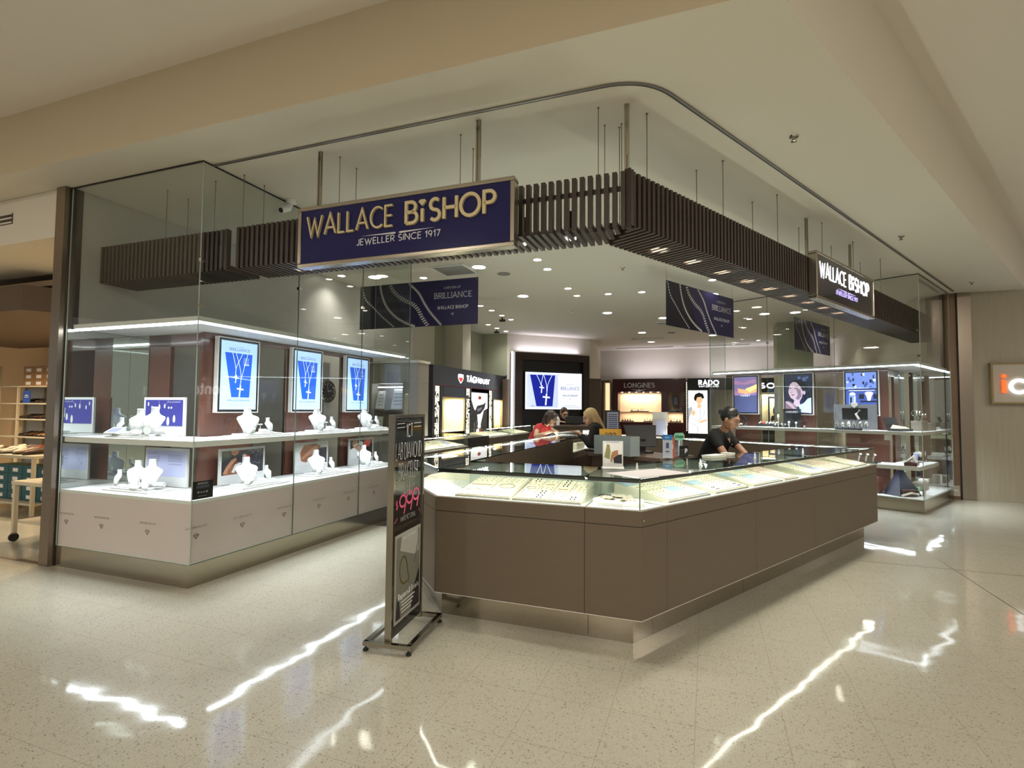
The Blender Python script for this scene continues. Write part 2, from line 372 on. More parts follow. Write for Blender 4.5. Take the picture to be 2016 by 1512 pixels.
# ================================================================== THE SETTING
def terrazzo():
    m = bpy.data.materials.new('terrazzo_tiles'); m.use_nodes = True; nt = m.node_tree; N = nt.nodes.new; Lk = nt.links.new; b = nt.nodes['Principled BSDF']
    tc = N('ShaderNodeTexCoord')
    def vor(scale, thr, sc=(1, 1, 1), rot=0.0):
        mp = N('ShaderNodeMapping'); mp.inputs['Scale'].default_value = sc; mp.inputs['Rotation'].default_value = (0, 0, rot); Lk(tc.outputs['Object'], mp.inputs[0])
        wn = N('ShaderNodeTexNoise'); wn.inputs['Scale'].default_value = scale * 0.7; Lk(mp.outputs[0], wn.inputs[0])
        mx = N('ShaderNodeMix'); mx.data_type = 'VECTOR'; mx.inputs[0].default_value = 0.012
        Lk(mp.outputs[0], mx.inputs[4]); Lk(wn.outputs['Color'], mx.inputs[5])
        v = N('ShaderNodeTexVoronoi'); v.inputs['Scale'].default_value = scale; v.inputs['Randomness'].default_value = 1.0; Lk(mx.outputs[1], v.inputs[0])
        rnd = N('ShaderNodeSeparateColor'); Lk(v.outputs['Color'], rnd.inputs[0])
        lt = N('ShaderNodeMath'); lt.operation = 'LESS_THAN'; Lk(v.outputs['Distance'], lt.inputs[0])
        mul = N('ShaderNodeMath'); mul.operation = 'MULTIPLY'; mul.inputs[1].default_value = thr; Lk(rnd.outputs[0], mul.inputs[0]); Lk(mul.outputs[0], lt.inputs[1])
        return lt.outputs[0]
    base = N('ShaderNodeTexNoise'); base.inputs['Scale'].default_value = 1.4; base.inputs['Detail'].default_value = 5; Lk(tc.outputs['Object'], base.inputs[0])
    c0 = N('ShaderNodeMix'); c0.data_type = 'RGBA'; c0.inputs[6].default_value = (0.385, 0.36, 0.285, 1); c0.inputs[7].default_value = (0.46, 0.435, 0.35, 1); Lk(base.outputs[0], c0.inputs[0])
    def over(prev, fac, col, amt):
        mx = N('ShaderNodeMix'); mx.data_type = 'RGBA'; mx.inputs[7].default_value = col + (1,)
        mm = N('ShaderNodeMath'); mm.operation = 'MULTIPLY'; mm.inputs[1].default_value = amt; Lk(fac, mm.inputs[0]); Lk(mm.outputs[0], mx.inputs[0]); Lk(prev, mx.inputs[6]); return mx.outputs[2]
    c = over(c0.outputs[2], vor(84, 0.40, (1, 1.9, 1), 0.4), (0.33, 0.28, 0.18), 0.8)
    c = over(c, vor(110, 0.40, (1.9, 1, 1), 1.0), (0.58, 0.55, 0.46), 0.55)
    c = over(c, vor(70, 0.30, (2.0, 1, 1), 1.9), (0.20, 0.17, 0.10), 0.8)
    c = over(c, vor(36, 0.26, (1, 2.1, 1), 0.9), (0.14, 0.12, 0.075), 0.85)
    c = over(c, vor(34, 0.22, (2.0, 1, 1), 0.3), (0.20, 0.17, 0.11), 0.8)
    # tile joints every 0.4 m
    sx = N('ShaderNodeSeparateXYZ'); Lk(tc.outputs['Object'], sx.inputs[0]); js = []
    for k, off in ((0, 0.065), (1, 0.087)):
        ad = N('ShaderNodeMath'); ad.operation = 'ADD'; ad.inputs[1].default_value = off + 40; Lk(sx.outputs[k], ad.inputs[0])
        md = N('ShaderNodeMath'); md.operation = 'MODULO'; md.inputs[1].default_value = 0.4; Lk(ad.outputs[0], md.inputs[0])
        lt = N('ShaderNodeMath'); lt.operation = 'LESS_THAN'; lt.inputs[1].default_value = 0.0035; Lk(md.outputs[0], lt.inputs[0]); js.append(lt.outputs[0])
    mxj = N('ShaderNodeMath'); mxj.operation = 'MAXIMUM'; Lk(js[0], mxj.inputs[0]); Lk(js[1], mxj.inputs[1])
    c = over(c, mxj.outputs[0], (0.22, 0.19, 0.13), 0.55)
    Lk(c, b.inputs['Base Color'])
    b.inputs['Roughness'].default_value = 0.5; b.inputs['Coat Weight'].default_value = 0.85; b.inputs['Coat IOR'].default_value = 1.5
    rn = N('ShaderNodeTexNoise'); rn.inputs['Scale'].default_value = 2.2; rn.inputs['Detail'].default_value = 4; Lk(tc.outputs['Object'], rn.inputs[0])
    mr = N('ShaderNodeMapRange'); mr.inputs[3].default_value = 0.03; mr.inputs[4].default_value = 0.10; Lk(rn.outputs[0], mr.inputs[0]); Lk(mr.outputs[0], b.inputs['Coat Roughness'])
    # the slight unevenness of hand-laid, polished tiles bends reflections
    bn = N('ShaderNodeTexNoise'); bn.inputs['Scale'].default_value = 3.2; bn.inputs['Detail'].default_value = 1; Lk(tc.outputs['Object'], bn.inputs[0])
    bp = N('ShaderNodeBump'); bp.inputs['Strength'].default_value = 0.30; bp.inputs['Distance'].default_value = 0.009; Lk(bn.outputs[0], bp.inputs['Height']); Lk(bp.outputs[0], b.inputs['Coat Normal'])
    return m
TERR = terrazzo()
mb = MB(); mb.face([(-16, -14, 0), (20, -14, 0), (20, 24, 0), (-16, 24, 0)], TERR)
struct(mb, 'floor', FA, 0, 0, 0, 'cream speckled terrazzo tile floor')
CARPET = mat('dark_tile', (0.045, 0.042, 0.045), rough=0.35)
mb = MB(); mb.box(0, 4.3, 0, 9.5, 0.0, 0.003, CARPET); struct(mb, 'floor_dark_inlay', FA, 0.012, 2.57, 0.001, 'dark grey floor behind the counter')

# low ceiling over the shop, coffer edge, upper ceiling of the mall
def isect(F1, v1, F2, v2):
    p1 = wpt(F1, 0, v1); d1 = Vector((math.cos(F1[1]), math.sin(F1[1]), 0)); p2 = wpt(F2, 0, v2); d2 = Vector((math.cos(F2[1]), math.sin(F2[1]), 0))
    w = p2 - p1; den = d1.x * d2.y - d1.y * d2.x; t = (w.x * d2.y - w.y * d2.x) / den; return p1 + d1 * t
VA, VB = -0.39, -0.925
K = isect(FA, VA, FB, VB); KU = isect(FA, VA - 0.02, FB, VB - 0.10)
LA = wpt(FA, -14, VA); LB = wpt(FB, 9, VB); UPZ = 4.12
mb = MB()
mb.face([(LA.x, LA.y, CEIL), (K.x, K.y, CEIL), (LB.x, LB.y, CEIL), (20, 24, CEIL), (-18, 24, CEIL)], CEILM)
ob = struct(mb, 'ceiling', label='low plaster ceiling over the shop')
mb = MB(); LA2 = wpt(FA, -14, VA - 0.02); LB2 = wpt(FB, 9, VB - 0.10)
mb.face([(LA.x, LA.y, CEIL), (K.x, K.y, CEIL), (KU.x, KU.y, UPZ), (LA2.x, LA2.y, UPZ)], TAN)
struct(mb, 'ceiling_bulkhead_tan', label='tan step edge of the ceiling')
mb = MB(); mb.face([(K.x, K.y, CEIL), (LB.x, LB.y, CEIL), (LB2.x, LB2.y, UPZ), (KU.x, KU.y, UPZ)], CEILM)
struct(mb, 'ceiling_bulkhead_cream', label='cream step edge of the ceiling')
mb = MB(); mb.face([(LA2.x, LA2.y, UPZ), (KU.x, KU.y, UPZ), (LB2.x, LB2.y, UPZ), (22, 4, UPZ), (22, -14, UPZ), (-18, -14, UPZ), (-18, 8, UPZ)], CEILU)
struct(mb, 'ceiling_upper', label='raised plaster ceiling of the mall corridor')

# shutter track in the ceiling, with its rounded corner
ia = isect(FA, 0.107, FB, -0.09)
tr_pts = []
pa0 = wpt(FA, 0.0, 0.107); pb0 = wpt(FB, 1.83, -0.09)
d1 = Vector((math.cos(ANG_A), math.sin(ANG_A), 0)); d2 = Vector((math.cos(ANG_B), math.sin(ANG_B), 0))
s_, e_ = ia - d1 * 0.28, ia + d2 * 0.28
curve = [s_ * (1 - t) ** 2 + ia * 2 * t * (1 - t) + e_ * t * t for t in [k / 10 for k in range(11)]]
path = [pa0] + curve + [pb0]
def track(z0, z1, o0, o1, m, name):
    mb = MB(); L = []
    for k, q in enumerate(path):
        d = ((path[min(k + 1, len(path) - 1)]) - (path[max(k - 1, 0)])).normalized(); nn = Vector((-d.y, d.x, 0)); L.append((q + nn * o0, q + nn * o1))
    mb.loft([[(a.x, a.y, z0), (b.x, b.y, z0), (b.x, b.y, z1), (a.x, a.y, z1)] for a, b in L], m); return mb
mb = track(CEIL - 0.012, CEIL - 0.001, -0.018, -0.004, mat('track_aluminium', (0.28, 0.26, 0.25), rough=0.35, metal=0.8), '')
m2 = track(CEIL - 0.008, CEIL - 0.001, -0.004, 0.012, DARKEDGE, '')
o = mb.build('shutter_track'); tag(o, 'thin dark shutter track curving along the ceiling above the shopfront', 'track')
m2.build('track_slot', o)

# walls of the shop
H0 = 0.0
def wall(name, F, pts, m, label, z0=0.0, z1=CEIL - 0.002, t=0.12):
    mb = MB()
    for k in range(len(pts) - 1):
        a = Vector(pts[k] + (0,)); b = Vector(pts[k + 1] + (0,)); d = (b - a).normalized(); n = Vector((-d.y, d.x, 0)) * t
        mb.prism([(a.x, a.y), (b.x, b.y), (b.x + n.x, b.y + n.y), (a.x + n.x, a.y + n.y)], z0, z1, m)
    return struct(mb, name, F, label=label)
wall('wall_left', FA, [(-1.93, 3.5), (-1.93, 7.6)], WALLM, 'cream left wall of the jewellery shop')
wall('wall_left_recess', FA, [(-1.95, 7.6), (-1.95, 10.4)], GREEN_W, 'sage coloured recess in the left wall')
mb = MB(); mb.box(-1.95, -1.47, 8.15, 8.60, 2.42, CEIL - 0.002, WALLM); struct(mb, 'wall_pilaster', FA, label='cream pilaster beside the watch brand unit')
wall('wall_screen_side', FA, [(-1.95, 10.40), (-1.22, 10.48)], GREEN_W, 'narrow sage wall left of the big screen', z0=2.42)
wall('wall_screen', FA, [(-1.22, 10.48), (0.74, 12.33)], WALLM, 'pale wall around the big video screen')
wall('wall_screen_return', FA, [(0.74, 12.33), (0.62, 14.2), (0.40, 15.65)], WALLM, 'pale return wall right of the big screen')
wall('wall_back', FA, [(0.40, 15.65), (7.6, 15.65)], WALLM, 'pale back wall')
wall('wall_right_inner', FA, [(7.6, 15.65), (7.6, 8.3)], WALLM, 'pale right wall inside the shop')
mb = MB(); mb.box(5.55, 6.30, 10.6, 11.3, 0, CEIL - 0.002, GREEN_W); struct(mb, 'wall_column', FA, label='sage square column')
# travertine wall to the right of the shop, with its steel jambs
RW = (Vector((7.72, 9.17, 0)), ANG_A)
mb = MB(); mb.box(0.24, 6.0, 0, 0.15, 0, UPZ, TRAV); struct(mb, 'wall_right', RW, label='travertine clad wall right of the jewellery shop')
mb = MB(); mb.box(0.045, 0.235, -0.015, 0.13, 0, CEIL - 0.002, STEEL_P); struct(mb, 'trim_1', RW, label='steel jamb')
mb = MB(); mb.box(-0.155, 0.035, 0.02, 0.16, 0, CEIL - 0.002, mat('bronze_jamb', (0.17, 0.11, 0.07), rough=0.4, metal=0.5)); struct(mb, 'trim_2', RW, label='bronze jamb')
for nm, x in (('trim_3', 0.035), ('trim_4', -0.165)):
    mb = MB(); mb.box(x, x + 0.01, -0.005, 0.12, 0, CEIL - 0.002, DARKEDGE); struct(mb, nm, RW, label='black shadow gap')
mb = MB(); mb.box(-0.13, 0.02, -0.006, 0.0, 0.06, 0.24, FRAME)
o = single(mb, 'floor_box', 'small metal cover plate low on the bronze jamb at the far right', 'cover plate', RW, 0, 0.02)
mb = MB(); mb.box(-0.06, -0.01, -0.008, -0.005, 0.15, 0.165, WHITEM); mb.build('slot', o)

mb = MB(); mb.box(6.197, 6.203, -9, 3.47, 0, .0012, STEEL_P); struct(mb, 'trim_8', FA, label='long floor joint')
mb = MB(); mb.box(5.2, 6.196, 3.067, 3.073, 0, .0012, STEEL_P); mb.box(6.204, 9.5, 3.067, 3.073, 0, .0012, STEEL_P); struct(mb, 'trim_9', FA, label='cross floor joint')
# left jamb post and neighbour's threshold
mb = MB(); mb.box(-1.86, -1.73, -0.05, 0.24, 0, CEIL - 0.002, STEEL_P); struct(mb, 'trim_5', FA, label='wide brushed steel post at the left end of the shopfront')
mb = MB(); mb.box(-1.73, -1.712, 0.0, 0.10, 0, CEIL - 0.002, DARKEDGE); struct(mb, 'trim_6', FA, label='black joint beside the left post')
mb = MB(); mb.box(-8, -1.86, -0.03, 0.02, 0, 0.004, STEEL_P); struct(mb, 'trim_7', FA, label='steel threshold strip of the shoe shop')
PEACH = mat('peach_wall', (0.80, 0.55, 0.31), rough=0.8, noise=0.02)
wall('wall_neighbour_back', FA, [(-12, 3.6), (-1.75, 3.6)], PEACH, 'peach back wall of the shoe shop')
mb = MB(); mb.box(-1.73, -1.715, 0.10, 6.3, 0, CEIL - 0.002, GREYP); struct(mb, 'wall_party', FA, label='party wall between the two shops')
mb = MB(); mb.box(-9, -1.88, -0.02, 0.9, 3.12, CEIL - 0.004, CEILM); struct(mb, 'ceiling_neighbour_bulkhead', FA, label='bulkhead over the shoe shop entrance')
mb = MB(); mb.box(-9, -1.74, 0.9, 3.6, 2.98, 3.05, mat('warm_ceiling', (0.66, 0.50, 0.32), rough=0.8)); struct(mb, 'ceiling_neighbour', FA, label='shoe shop ceiling')
mb = MB(); mb.box(-3.3, -2.6, -0.028, -0.02, 3.33, 3.44, mat('vent_dark', (0.05, 0.04, 0.03), rough=0.6))
for k in range(3): mb.box(-3.3, -2.6, -0.034, -0.028, 3.335 + k * 0.045, 3.35 + k * 0.045, CEILM)
o = single(mb, 'air_vent', 'slot air vent in the bulkhead over the shoe shop', 'vent', FA, 0, 0)
mb = MB(); mb.prism([(-9, 0.6), (-3.62, 0.6), (-3.10, 1.5), (-3.10, 3.3), (-9, 3.3)], 2.62, 2.92, mat('brown_box_fascia', (0.10, 0.065, 0.04), rough=0.5))
struct(mb, 'ceiling_canopy_neighbour', FA, label='brown box canopy hanging inside the shoe shop')
for k, (u, v) in enumerate(((-3.0, 1.9), (-4.2, 2.9), (-7.8, 1.8), (-6.0, 1.6))):
    add_light('shoe_shop_light', 'SPOT', wpt(FA, u, v, 2.6 if k in (1, 2, 3) else 2.95), 260, (1.0, 0.78, 0.50), size=0.08, spot=150)

# ceiling fittings -------------------------------------------------------------
DL_BIG = [(-1.0, 3.90), (0.84, 3.87), (0.80, 5.98), (1.98, 8.16), (3.07, 9.17), (2.35, 11.38), (2.39, 13.44), (4.15, 12.44), (-1.93, 4.31), (5.17, 9.29), (5.76, 9.29), (4.10, 6.9)]
DL_SM = [(-1.45, 3.65), (-0.27, 4.18), (1.78, 3.77), (1.77, 4.30), (1.75, 5.63), (1.76, 6.25), (2.33, 6.28), (2.92, 6.31), (-0.33, 6.59), (-0.30, 7.12), (-0.32, 7.76), (-0.31, 8.33),
         (-1.12, 8.87), (-1.13, 9.47), (-1.10, 10.05), (4.09, 5.76), (4.59, 8.73), (4.91, 9.88), (4.87, 11.21), (5.43, 13.96), (5.83, 11.96), (-1.60, 4.9), (6.2, 8.0), (6.6, 9.9), (6.9, 12.4)]
WHERE_DL = {0: 'above the left showcase by the first banner', 1: 'just behind the left sign', 2: 'in the middle of the left half of the ceiling', 3: 'over the aisle beyond the counter'}
def downlight_proto(r_, name):
    t = bpy.data.objects.new(name, None); COL.objects.link(t)
    mb = MB(); mb.lathe([(r_ * 0.86, -0.001), (r_ * 1.18, -0.001), (r_ * 1.18, -0.008), (r_ * 0.86, -0.001)], WHITEM, n=24, cap=False); mb.build('trim_ring', t)
    mb = MB(); mb.face([(r_ * 0.86 * math.cos(2 * math.pi * j / 24), -r_ * 0.86 * math.sin(2 * math.pi * j / 24), -0.003) for j in range(24)], LENS); mb.build('lens', t)
    return t
pb_ = downlight_proto(0.11, 'downlight'); ps_ = downlight_proto(0.062, 'downlight')
first = {id(pb_): True, id(ps_): True}
for lst, proto, rr, en in ((DL_BIG, pb_, 0.085, 50), (DL_SM, ps_, 0.05, 26)):
    for k, (u, v) in enumerate(lst):
        big = rr > 0.06
        lab = ('large' if big else 'small') + ' round white recessed downlight in the jewellery shop ceiling'
        grp = ('large' if big else 'small') + ' recessed downlights'
        if k == 0: o = tag(put(proto, FA, u, v, CEIL), lab, 'ceiling light', grp)
        else: o = dup(proto, FA, u, v, CEIL, 0, lab, grp)
        add_light('downlight_lamp', 'SPOT', wpt(FA, u, v, CEIL - 0.02), en, NEUT, size=rr * 0.8, spot=125, blend=0.9)

def sprinkler(F, u, v, label):
    t = thing('fire_sprinkler', label, 'sprinkler', F, u, v, CEIL, group='fire sprinklers')
    mb = MB(); mb.lathe([(0.001, -0.001), (0.036, -0.001), (0.032, -0.010), (0.001, -0.012)], CHROME, n=16); mb.build('escutcheon', t)
    mb = MB(); mb.lathe([(0.008, -0.01), (0.007, -0.035), (0.012, -0.037), (0.022, -0.042), (0.001, -0.044)], STEEL, n=12)
    mb.box(-0.014, -0.010, -0.003, 0.003, -0.04, -0.012, STEEL); mb.box(0.010, 0.014, -0.003, 0.003, -0.04, -0.012, STEEL); mb.build('spray_head', t)
sprinkler(FW, 2.127, 3.924, 'fire sprinkler in the corridor ceiling nearest the curved track corner')
sprinkler(FW, 4.611, 6.190, 'fire sprinkler in the corridor ceiling above the white lit sign')
sprinkler(FW, 7.337, 8.358, 'fire sprinkler in the corridor ceiling near the travertine wall')
sprinkler(FA, 1.35, 7.6, 'fire sprinkler in the shop ceiling in front of the big screen')
sprinkler(FA, 2.85, 4.55, 'fire sprinkler in the shop ceiling beside the middle banner')
# loudspeaker disc, vents, cameras
mb = MB(); mb.lathe([(0.001, -0.001), (0.105, -0.001), (0.10, -0.008), (0.001, -0.010)], mat('speaker_grille', (0.20, 0.19, 0.17), rough=0.7, noise=0.3, scale=200), n=28)
single(mb, 'ceiling_speaker', 'round grey ceiling loudspeaker grille behind the left banner', 'speaker', FA, 1.05, 4.35, CEIL)
mb = MB(); mb.lathe([(0.001, -0.001), (0.105, -0.001), (0.10, -0.008), (0.001, -0.010)], MATS['speaker_grille'], n=28)
single(mb, 'ceiling_speaker', 'round grey ceiling loudspeaker grille toward the back wall', 'speaker', FA, 3.1, 11.6, CEIL)
def vent(F, u, v, lx, ly, n, label, rot=0.0):
    t = thing('ceiling_vent', label, 'vent', F, u, v, CEIL, rot)
    mb = MB(); w = 0.035
    for a in ((-lx / 2 - w, -lx / 2, -ly / 2 - w, ly / 2 + w), (lx / 2, lx / 2 + w, -ly / 2 - w, ly / 2 + w), (-lx / 2, lx / 2, -ly / 2 - w, -ly / 2), (-lx / 2, lx / 2, ly / 2, ly / 2 + w)): mb.box(*a, -0.014, -0.001, WHITEM)
    mb.build('frame', t)
    mb = MB(); mb.box(-lx / 2, lx / 2, -ly / 2, ly / 2, -0.003, -0.001, MATS['vent_dark'])
    for k in range(n): y = -ly / 2 + (k + 0.5) * ly / n; mb.box(-lx / 2, lx / 2, y - 0.004, y + 0.004, -0.012, -0.003, WHITEM)
    mb.build('louvres', t)
vent(FA, 0.42, 3.90, 0.5, 0.5, 10, 'square louvred ceiling vent above the left banner')
vent(FA, 2.35, 12.6, 0.9, 0.22, 3, 'slot ceiling vent in front of the maroon watch unit')
vent(FA, 3.15, 9.9, 0.55, 0.25, 3, 'short ceiling vent near the middle banner')
vent(FA, 2.0, 14.9, 1.9, 0.12, 1, 'long dark slot diffuser along the back wall, over the maroon unit')
vent(FA, 4.3, 14.9, 1.9, 0.12, 1, 'long dark slot diffuser along the back wall, over the black lightbox unit')
t = thing('security_camera', 'small white security camera on the ceiling left of the blue sign', 'camera', FA, 0.06, 0.95, CEIL)
mb = MB(); mb.lathe([(0.001, -0.001), (0.055, -0.001), (0.05, -0.03), (0.02, -0.04)], WHITEM, n=16); mb.build('base', t)
mb = MB(); mb.tube([(0, 0, -0.03), (-0.01, -0.03, -0.09), (-0.03, -0.10, -0.13)], [0.02, 0.035, 0.032], WHITEM, n=12); mb.build('camera_body', t)
mb = MB(); mb.tube([(-0.03, -0.10, -0.13), (-0.033, -0.112, -0.136)], 0.024, BLK, n=12); mb.build('lens', t)
for u, v, lb in ((-0.42, 8.05, 'dark bullet security camera among the ceiling lights by the watch brand unit'), (-1.25, 9.75, 'dark bullet security camera in the ceiling near the big screen')):
    t = thing('security_camera', lb, 'camera', FA, u, v, CEIL)
    mb = MB(); mb.tube([(0, 0, -0.001), (0, 0, -0.05)], 0.018, BLK, n=10); mb.build('bracket', t)
    mb = MB(); mb.tube([(-0.05, -0.04, -0.07), (0.05, 0.04, -0.06)], 0.03, BLK, n=10); mb.build('camera_body', t)

# ================================================================== SLATTED TIMBER CANOPY
SZ0A, SZ1A = 2.71, 3.07
def slat_run(F, u0, u1, v0, label, gaps=(), extra=None):
    t = thing('slatted_canopy', label, 'canopy', F, u0, v0, SZ0A); L = u1 - u0
    mb = MB(); n = int(round(L / 0.055))
    for k in range(n + 1):
        x = k * 0.055
        if any(a < u0 + x < b for a, b in gaps): continue
        mb.box(x, x + 0.030, 0, 0.045, 0, 0.365, SLAT)
    mb.build('upright_slats', t)
    mb = MB()
    for k in range(n + 1):
        x = k * 0.055
        if any(a < u0 + x < b for a, b in gaps): continue
        y1 = 0.375
        if extra: y1 = extra(u0 + x)
        mb.box(x, x + 0.030, 0.046, max(0.08, y1), 0, 0.045, SLAT)
    mb.build('soffit_slats', t)
    mb = MB(); mb.box(0, L, 0.046, 0.066, 0.255, 0.285, SLAT); mb.build('rail', t)
    mb = MB(); mb.box(0, L, 0.18, 0.20, 0.046, 0.066, BLK); mb.build('carrier_rail', t)
    return t
QA = isect(FA, 0.25, FB, 0.083)
ua = (QA - C1).x * math.cos(ANG_A) + (QA - C1).y * math.sin(ANG_A)       # along A
ub = (QA - C2).x * math.cos(ANG_B) + (QA - C2).y * math.sin(ANG_B)
half = math.tan(math.radians(60.9 / 2))
slat_run(FA, -0.02 - 0.055 * 30, -0.02, 0.25, 'dark slatted timber canopy passing through the left glass showcase')
slat_run(FA, 0.12, ua - 0.03, 0.25, 'dark slatted timber canopy behind the blue hanging sign', extra=lambda u: min(0.375, max(0.08, (ua - 0.015 - u) / half)))
slat_run(FB, ub + 0.03, ub + 0.03 + 0.055 * 154, 0.083, 'dark slatted timber canopy running right from the corner to the far glass showcase', extra=lambda u: min(0.375, max(0.08, (u - ub - 0.015) / half)))
mb = MB(); mb.prism([(-0.028, 0.03), (0.0, -0.004), (0.024, 0.03), (0, 0.05)], 0, 0.40, SLAT)
t = single(mb, 'corner_post', 'dark timber corner post where the two slatted canopies meet', 'post', (QA, 0), 0, 0, SZ0A - 0.02, rot=R(10))
# canopy downlights (long face) and spots (short face)
def lamp_strip(F, u, v, label, grp, kind):
    t = thing('canopy_light', label, 'light', F, u, v, SZ0A + 0.05, group=grp)
    if kind == 's':
        mb = MB(); mb.box(-0.075, 0.075, -0.07, 0.07, 0.0, 0.05, BLK); mb.build('housing', t)
        mb = MB(); mb.lathe([(0.060, -0.036), (0.001, -0.036)], LENS, n=20); mb.build('lens', t)
    else:
        mb = MB(); mb.tube([(0, 0.0, 0.16), (0, 0.02, -0.012)], 0.03, BLK, n=12); mb.build('housing', t)
        mb = MB(); mb.ball((0, 0.02, -.030), .026, LENS, (1, 1, .7), 10); mb.build('lens', t)
    add_light('canopy_lamp', 'SPOT', (0, 0.0, -0.08), 22, NEUT, parent=t, size=0.05, spot=110)
for k in range(9): lamp_strip(FB, -6.33 + 0.478 * k, 0.30, 'recessed lamp glowing through the slats under the right canopy', 'lamps under the right canopy', 's')
for k, u in enumerate((3.10, 2.72, 2.08, 1.72, 0.72, 0.62)): lamp_strip(FA, u, 0.45 if k < 4 else 0.5, 'small spotlight inside the slatted canopy behind the blue sign', 'spotlights in the left canopy', 'p')
# hanger rods
def rod(F, u, v, z0, r_, label, grp, m=CHROME):
    mb = MB(); mb.tube([(0, 0, z0), (0, 0, CEIL - 0.001)], r_, m, n=8); mb.lathe([(r_ * 2.6, CEIL - 0.001), (r_ * 2.6, CEIL - 0.006), (0.0005, CEIL - 0.008)], m, n=12)
    single(mb, 'hanger_rod', label, 'rod', F, u, v, 0, group=grp)
WIRE = mat('wire_steel', (0.22, 0.18, 0.14), rough=0.4, metal=0.6)
for u, v in ((1.14, 0.34), (1.14, 0.56), (2.25, 0.35), (2.25, 0.58), (3.31, 0.34), (3.31, 0.58), (3.43, 0.60), (0.09, 0.34), (0.09, 0.57), (-0.27, 0.35), (-0.9, 0.35), (-0.9, 0.57)):
    rod(FA, u, v, 3.01, 0.003, 'thin steel hanger rod above the left slatted canopy', 'thin rods of the left canopy', WIRE)
for u in (-6.67, -5.6, -4.55, -3.41, -2.4, -1.3):
    rod(FB, u, 0.15, 3.01, 0.0035, 'thin steel hanger rod at the front of the right slatted canopy', 'front thin rods of the right canopy', WIRE)
    rod(FB, u, 0.39, 2.80, 0.0035, 'thin steel hanger rod at the back of the right slatted canopy', 'back thin rods of the right canopy', WIRE)
def pole(F, u, v, z0, label):
    t = thing('sign_pole', label, 'pole', F, u, v, z0)
    h = CEIL - 0.001 - z0
    mb = MB(); mb.box(-0.016, -0.006, -0.012, 0.012, 0, h, FRAME); mb.box(0.006, 0.016, -0.012, 0.012, 0, h, FRAME); mb.box(-0.016, 0.016, -0.004, 0.004, h * 0.55, h, FRAME); mb.build('channel', t)
    mb = MB(); mb.lathe([(0.004, 0.0), (0.004, h)], CHROME, n=8); mb.build('threaded_rod', t)
pole(FA, 1.045, 0.215, 2.96, 'steel channel pole over the left end of the blue sign')
pole(FA, 2.46, 0.215, 2.96, 'steel channel pole over the right part of the blue sign')
pole(FA, 3.50, 0.368, 2.80, 'steel channel pole at the canopy corner')
pole(FB, -3.67, 0.215, 3.05, 'steel channel pole over the near end of the white lit sign')
pole(FB, -2.30, 0.215, 3.05, 'steel channel pole over the far end of the white lit sign')

# ================================================================== HANGING SIGNS
def sign(F, u0, u1, z0, z1, face, label, letter, small, d, thick, brk=()):
    t = thing('hanging_sign', label, 'sign', F, u0, 0, z0); L = u1 - u0; H_ = z1 - z0; b = 0.030
    mb = MB(); mb.box(b, L - b, 0.012, thick, b, H_ - b, BLK); mb.build('cabinet', t)
    mb = MB()
    for a in ((0, L, 0, b), (0, L, H_ - b, H_)): mb.box(a[0], a[1], 0, thick, a[2], a[3], FRAME)
    for a in ((0, b), (L - b, L)): mb.box(a[0], a[1], 0, thick, b, H_ - b, FRAME)
    mb.build('frame', t, bevel=0.006)
    mb = MB(); mb.rect(b, L - b, b, H_ - b, 0.010, face); mb.build('face_panel', t)
    mb = MB(); text(mb, 'WALLACE', 0.10, H_ * 0.50, 0.150, letter, 0.008, d, 0.155, width=0.76, gap=.06)
    mb.build('lettering', t); mb = MB()
    text(mb, 'B', 0.975, H_ * 0.50, 0.150, letter, 0.008, d, 0.155, width=0.088); text(mb, 'i', 1.105, H_ * 0.50, 0.150, letter, 0.008, d, 0.155)
    text(mb, 'SHOP', 1.165, H_ * 0.50, 0.150, letter, 0.008, d, 0.155, width=0.49, gap=.08)
    mb.build('lettering', t); mb = MB()
    z = H_ * 0.50 + 0.112; x = 1.105
    mb.hexa([(x - .030, 0.008, z + .032), (x - .018, 0.008, z + .046), (x + .018, 0.008, z + .046), (x + .030, 0.008, z + .032), (x, 0.008, z)], [(x - .030, 0.008 - d, z + .032), (x - .018, 0.008 - d, z + .046), (x + .018, 0.008 - d, z + .046), (x + .030, 0.008 - d, z + .032), (x, 0.008 - d, z)], letter)
    mb.build('diamond_dot', t)
    mb = MB(); text(mb, 'JEWELLER SINCE 1917', 0.55, 0.125, 0.044, small, 0.007, 0.002, 0.15, width=0.69, gap=0.12)
    for s in (-1, 1):
        cx = 0.895 + s * 0.010; mb.flat([(cx, 0.186), (cx + s * 0.012, 0.192), (cx + s * 0.30, 0.190), (cx + s * 0.012, 0.178)], 0.006, small)
    mb.build('tagline', t)
    for xb in brk:
        mb = MB(); mb.box(xb - u0 - .02, xb - u0 + .02, thick + .001, .20, H_ - .07, H_ - .03, FRAME); mb.build('bracket', t)
    return t
ts = sign(FA, 1.03, 2.82, 2.57, 3.04, NAVY, 'blue hanging sign WALLACE BiSHOP with gold letters in a metal frame', GOLD, SILV, 0.020, 0.085, (1.045, 2.46))
ts = sign(FB, -4.00, -2.16, 2.64, 3.13, mat('midnight_acrylic', (0.012, 0.012, 0.035), rough=0.15, coat=0.5), 'dark hanging sign WALLACE BiSHOP with glowing white letters', GLOWL, GLOWV, 0.003, 0.085, (-3.67, -2.30))
t = thing('hanging_lightbox', 'small pale box hanging behind the blue sign near its left end', 'light box', FA, 1.12, 0.72, 3.02)
mb = MB(); mb.box(0, 0.34, 0, 0.16, 0, 0.22, mat('box_pale', (0.50, 0.42, 0.34), rough=0.5)); mb.build('body', t, bevel=0.006)
mb = MB(); mb.box(0.02, 0.32, -0.003, -0.001, 0.02, 0.165, TAN); mb.build('front_cover', t)

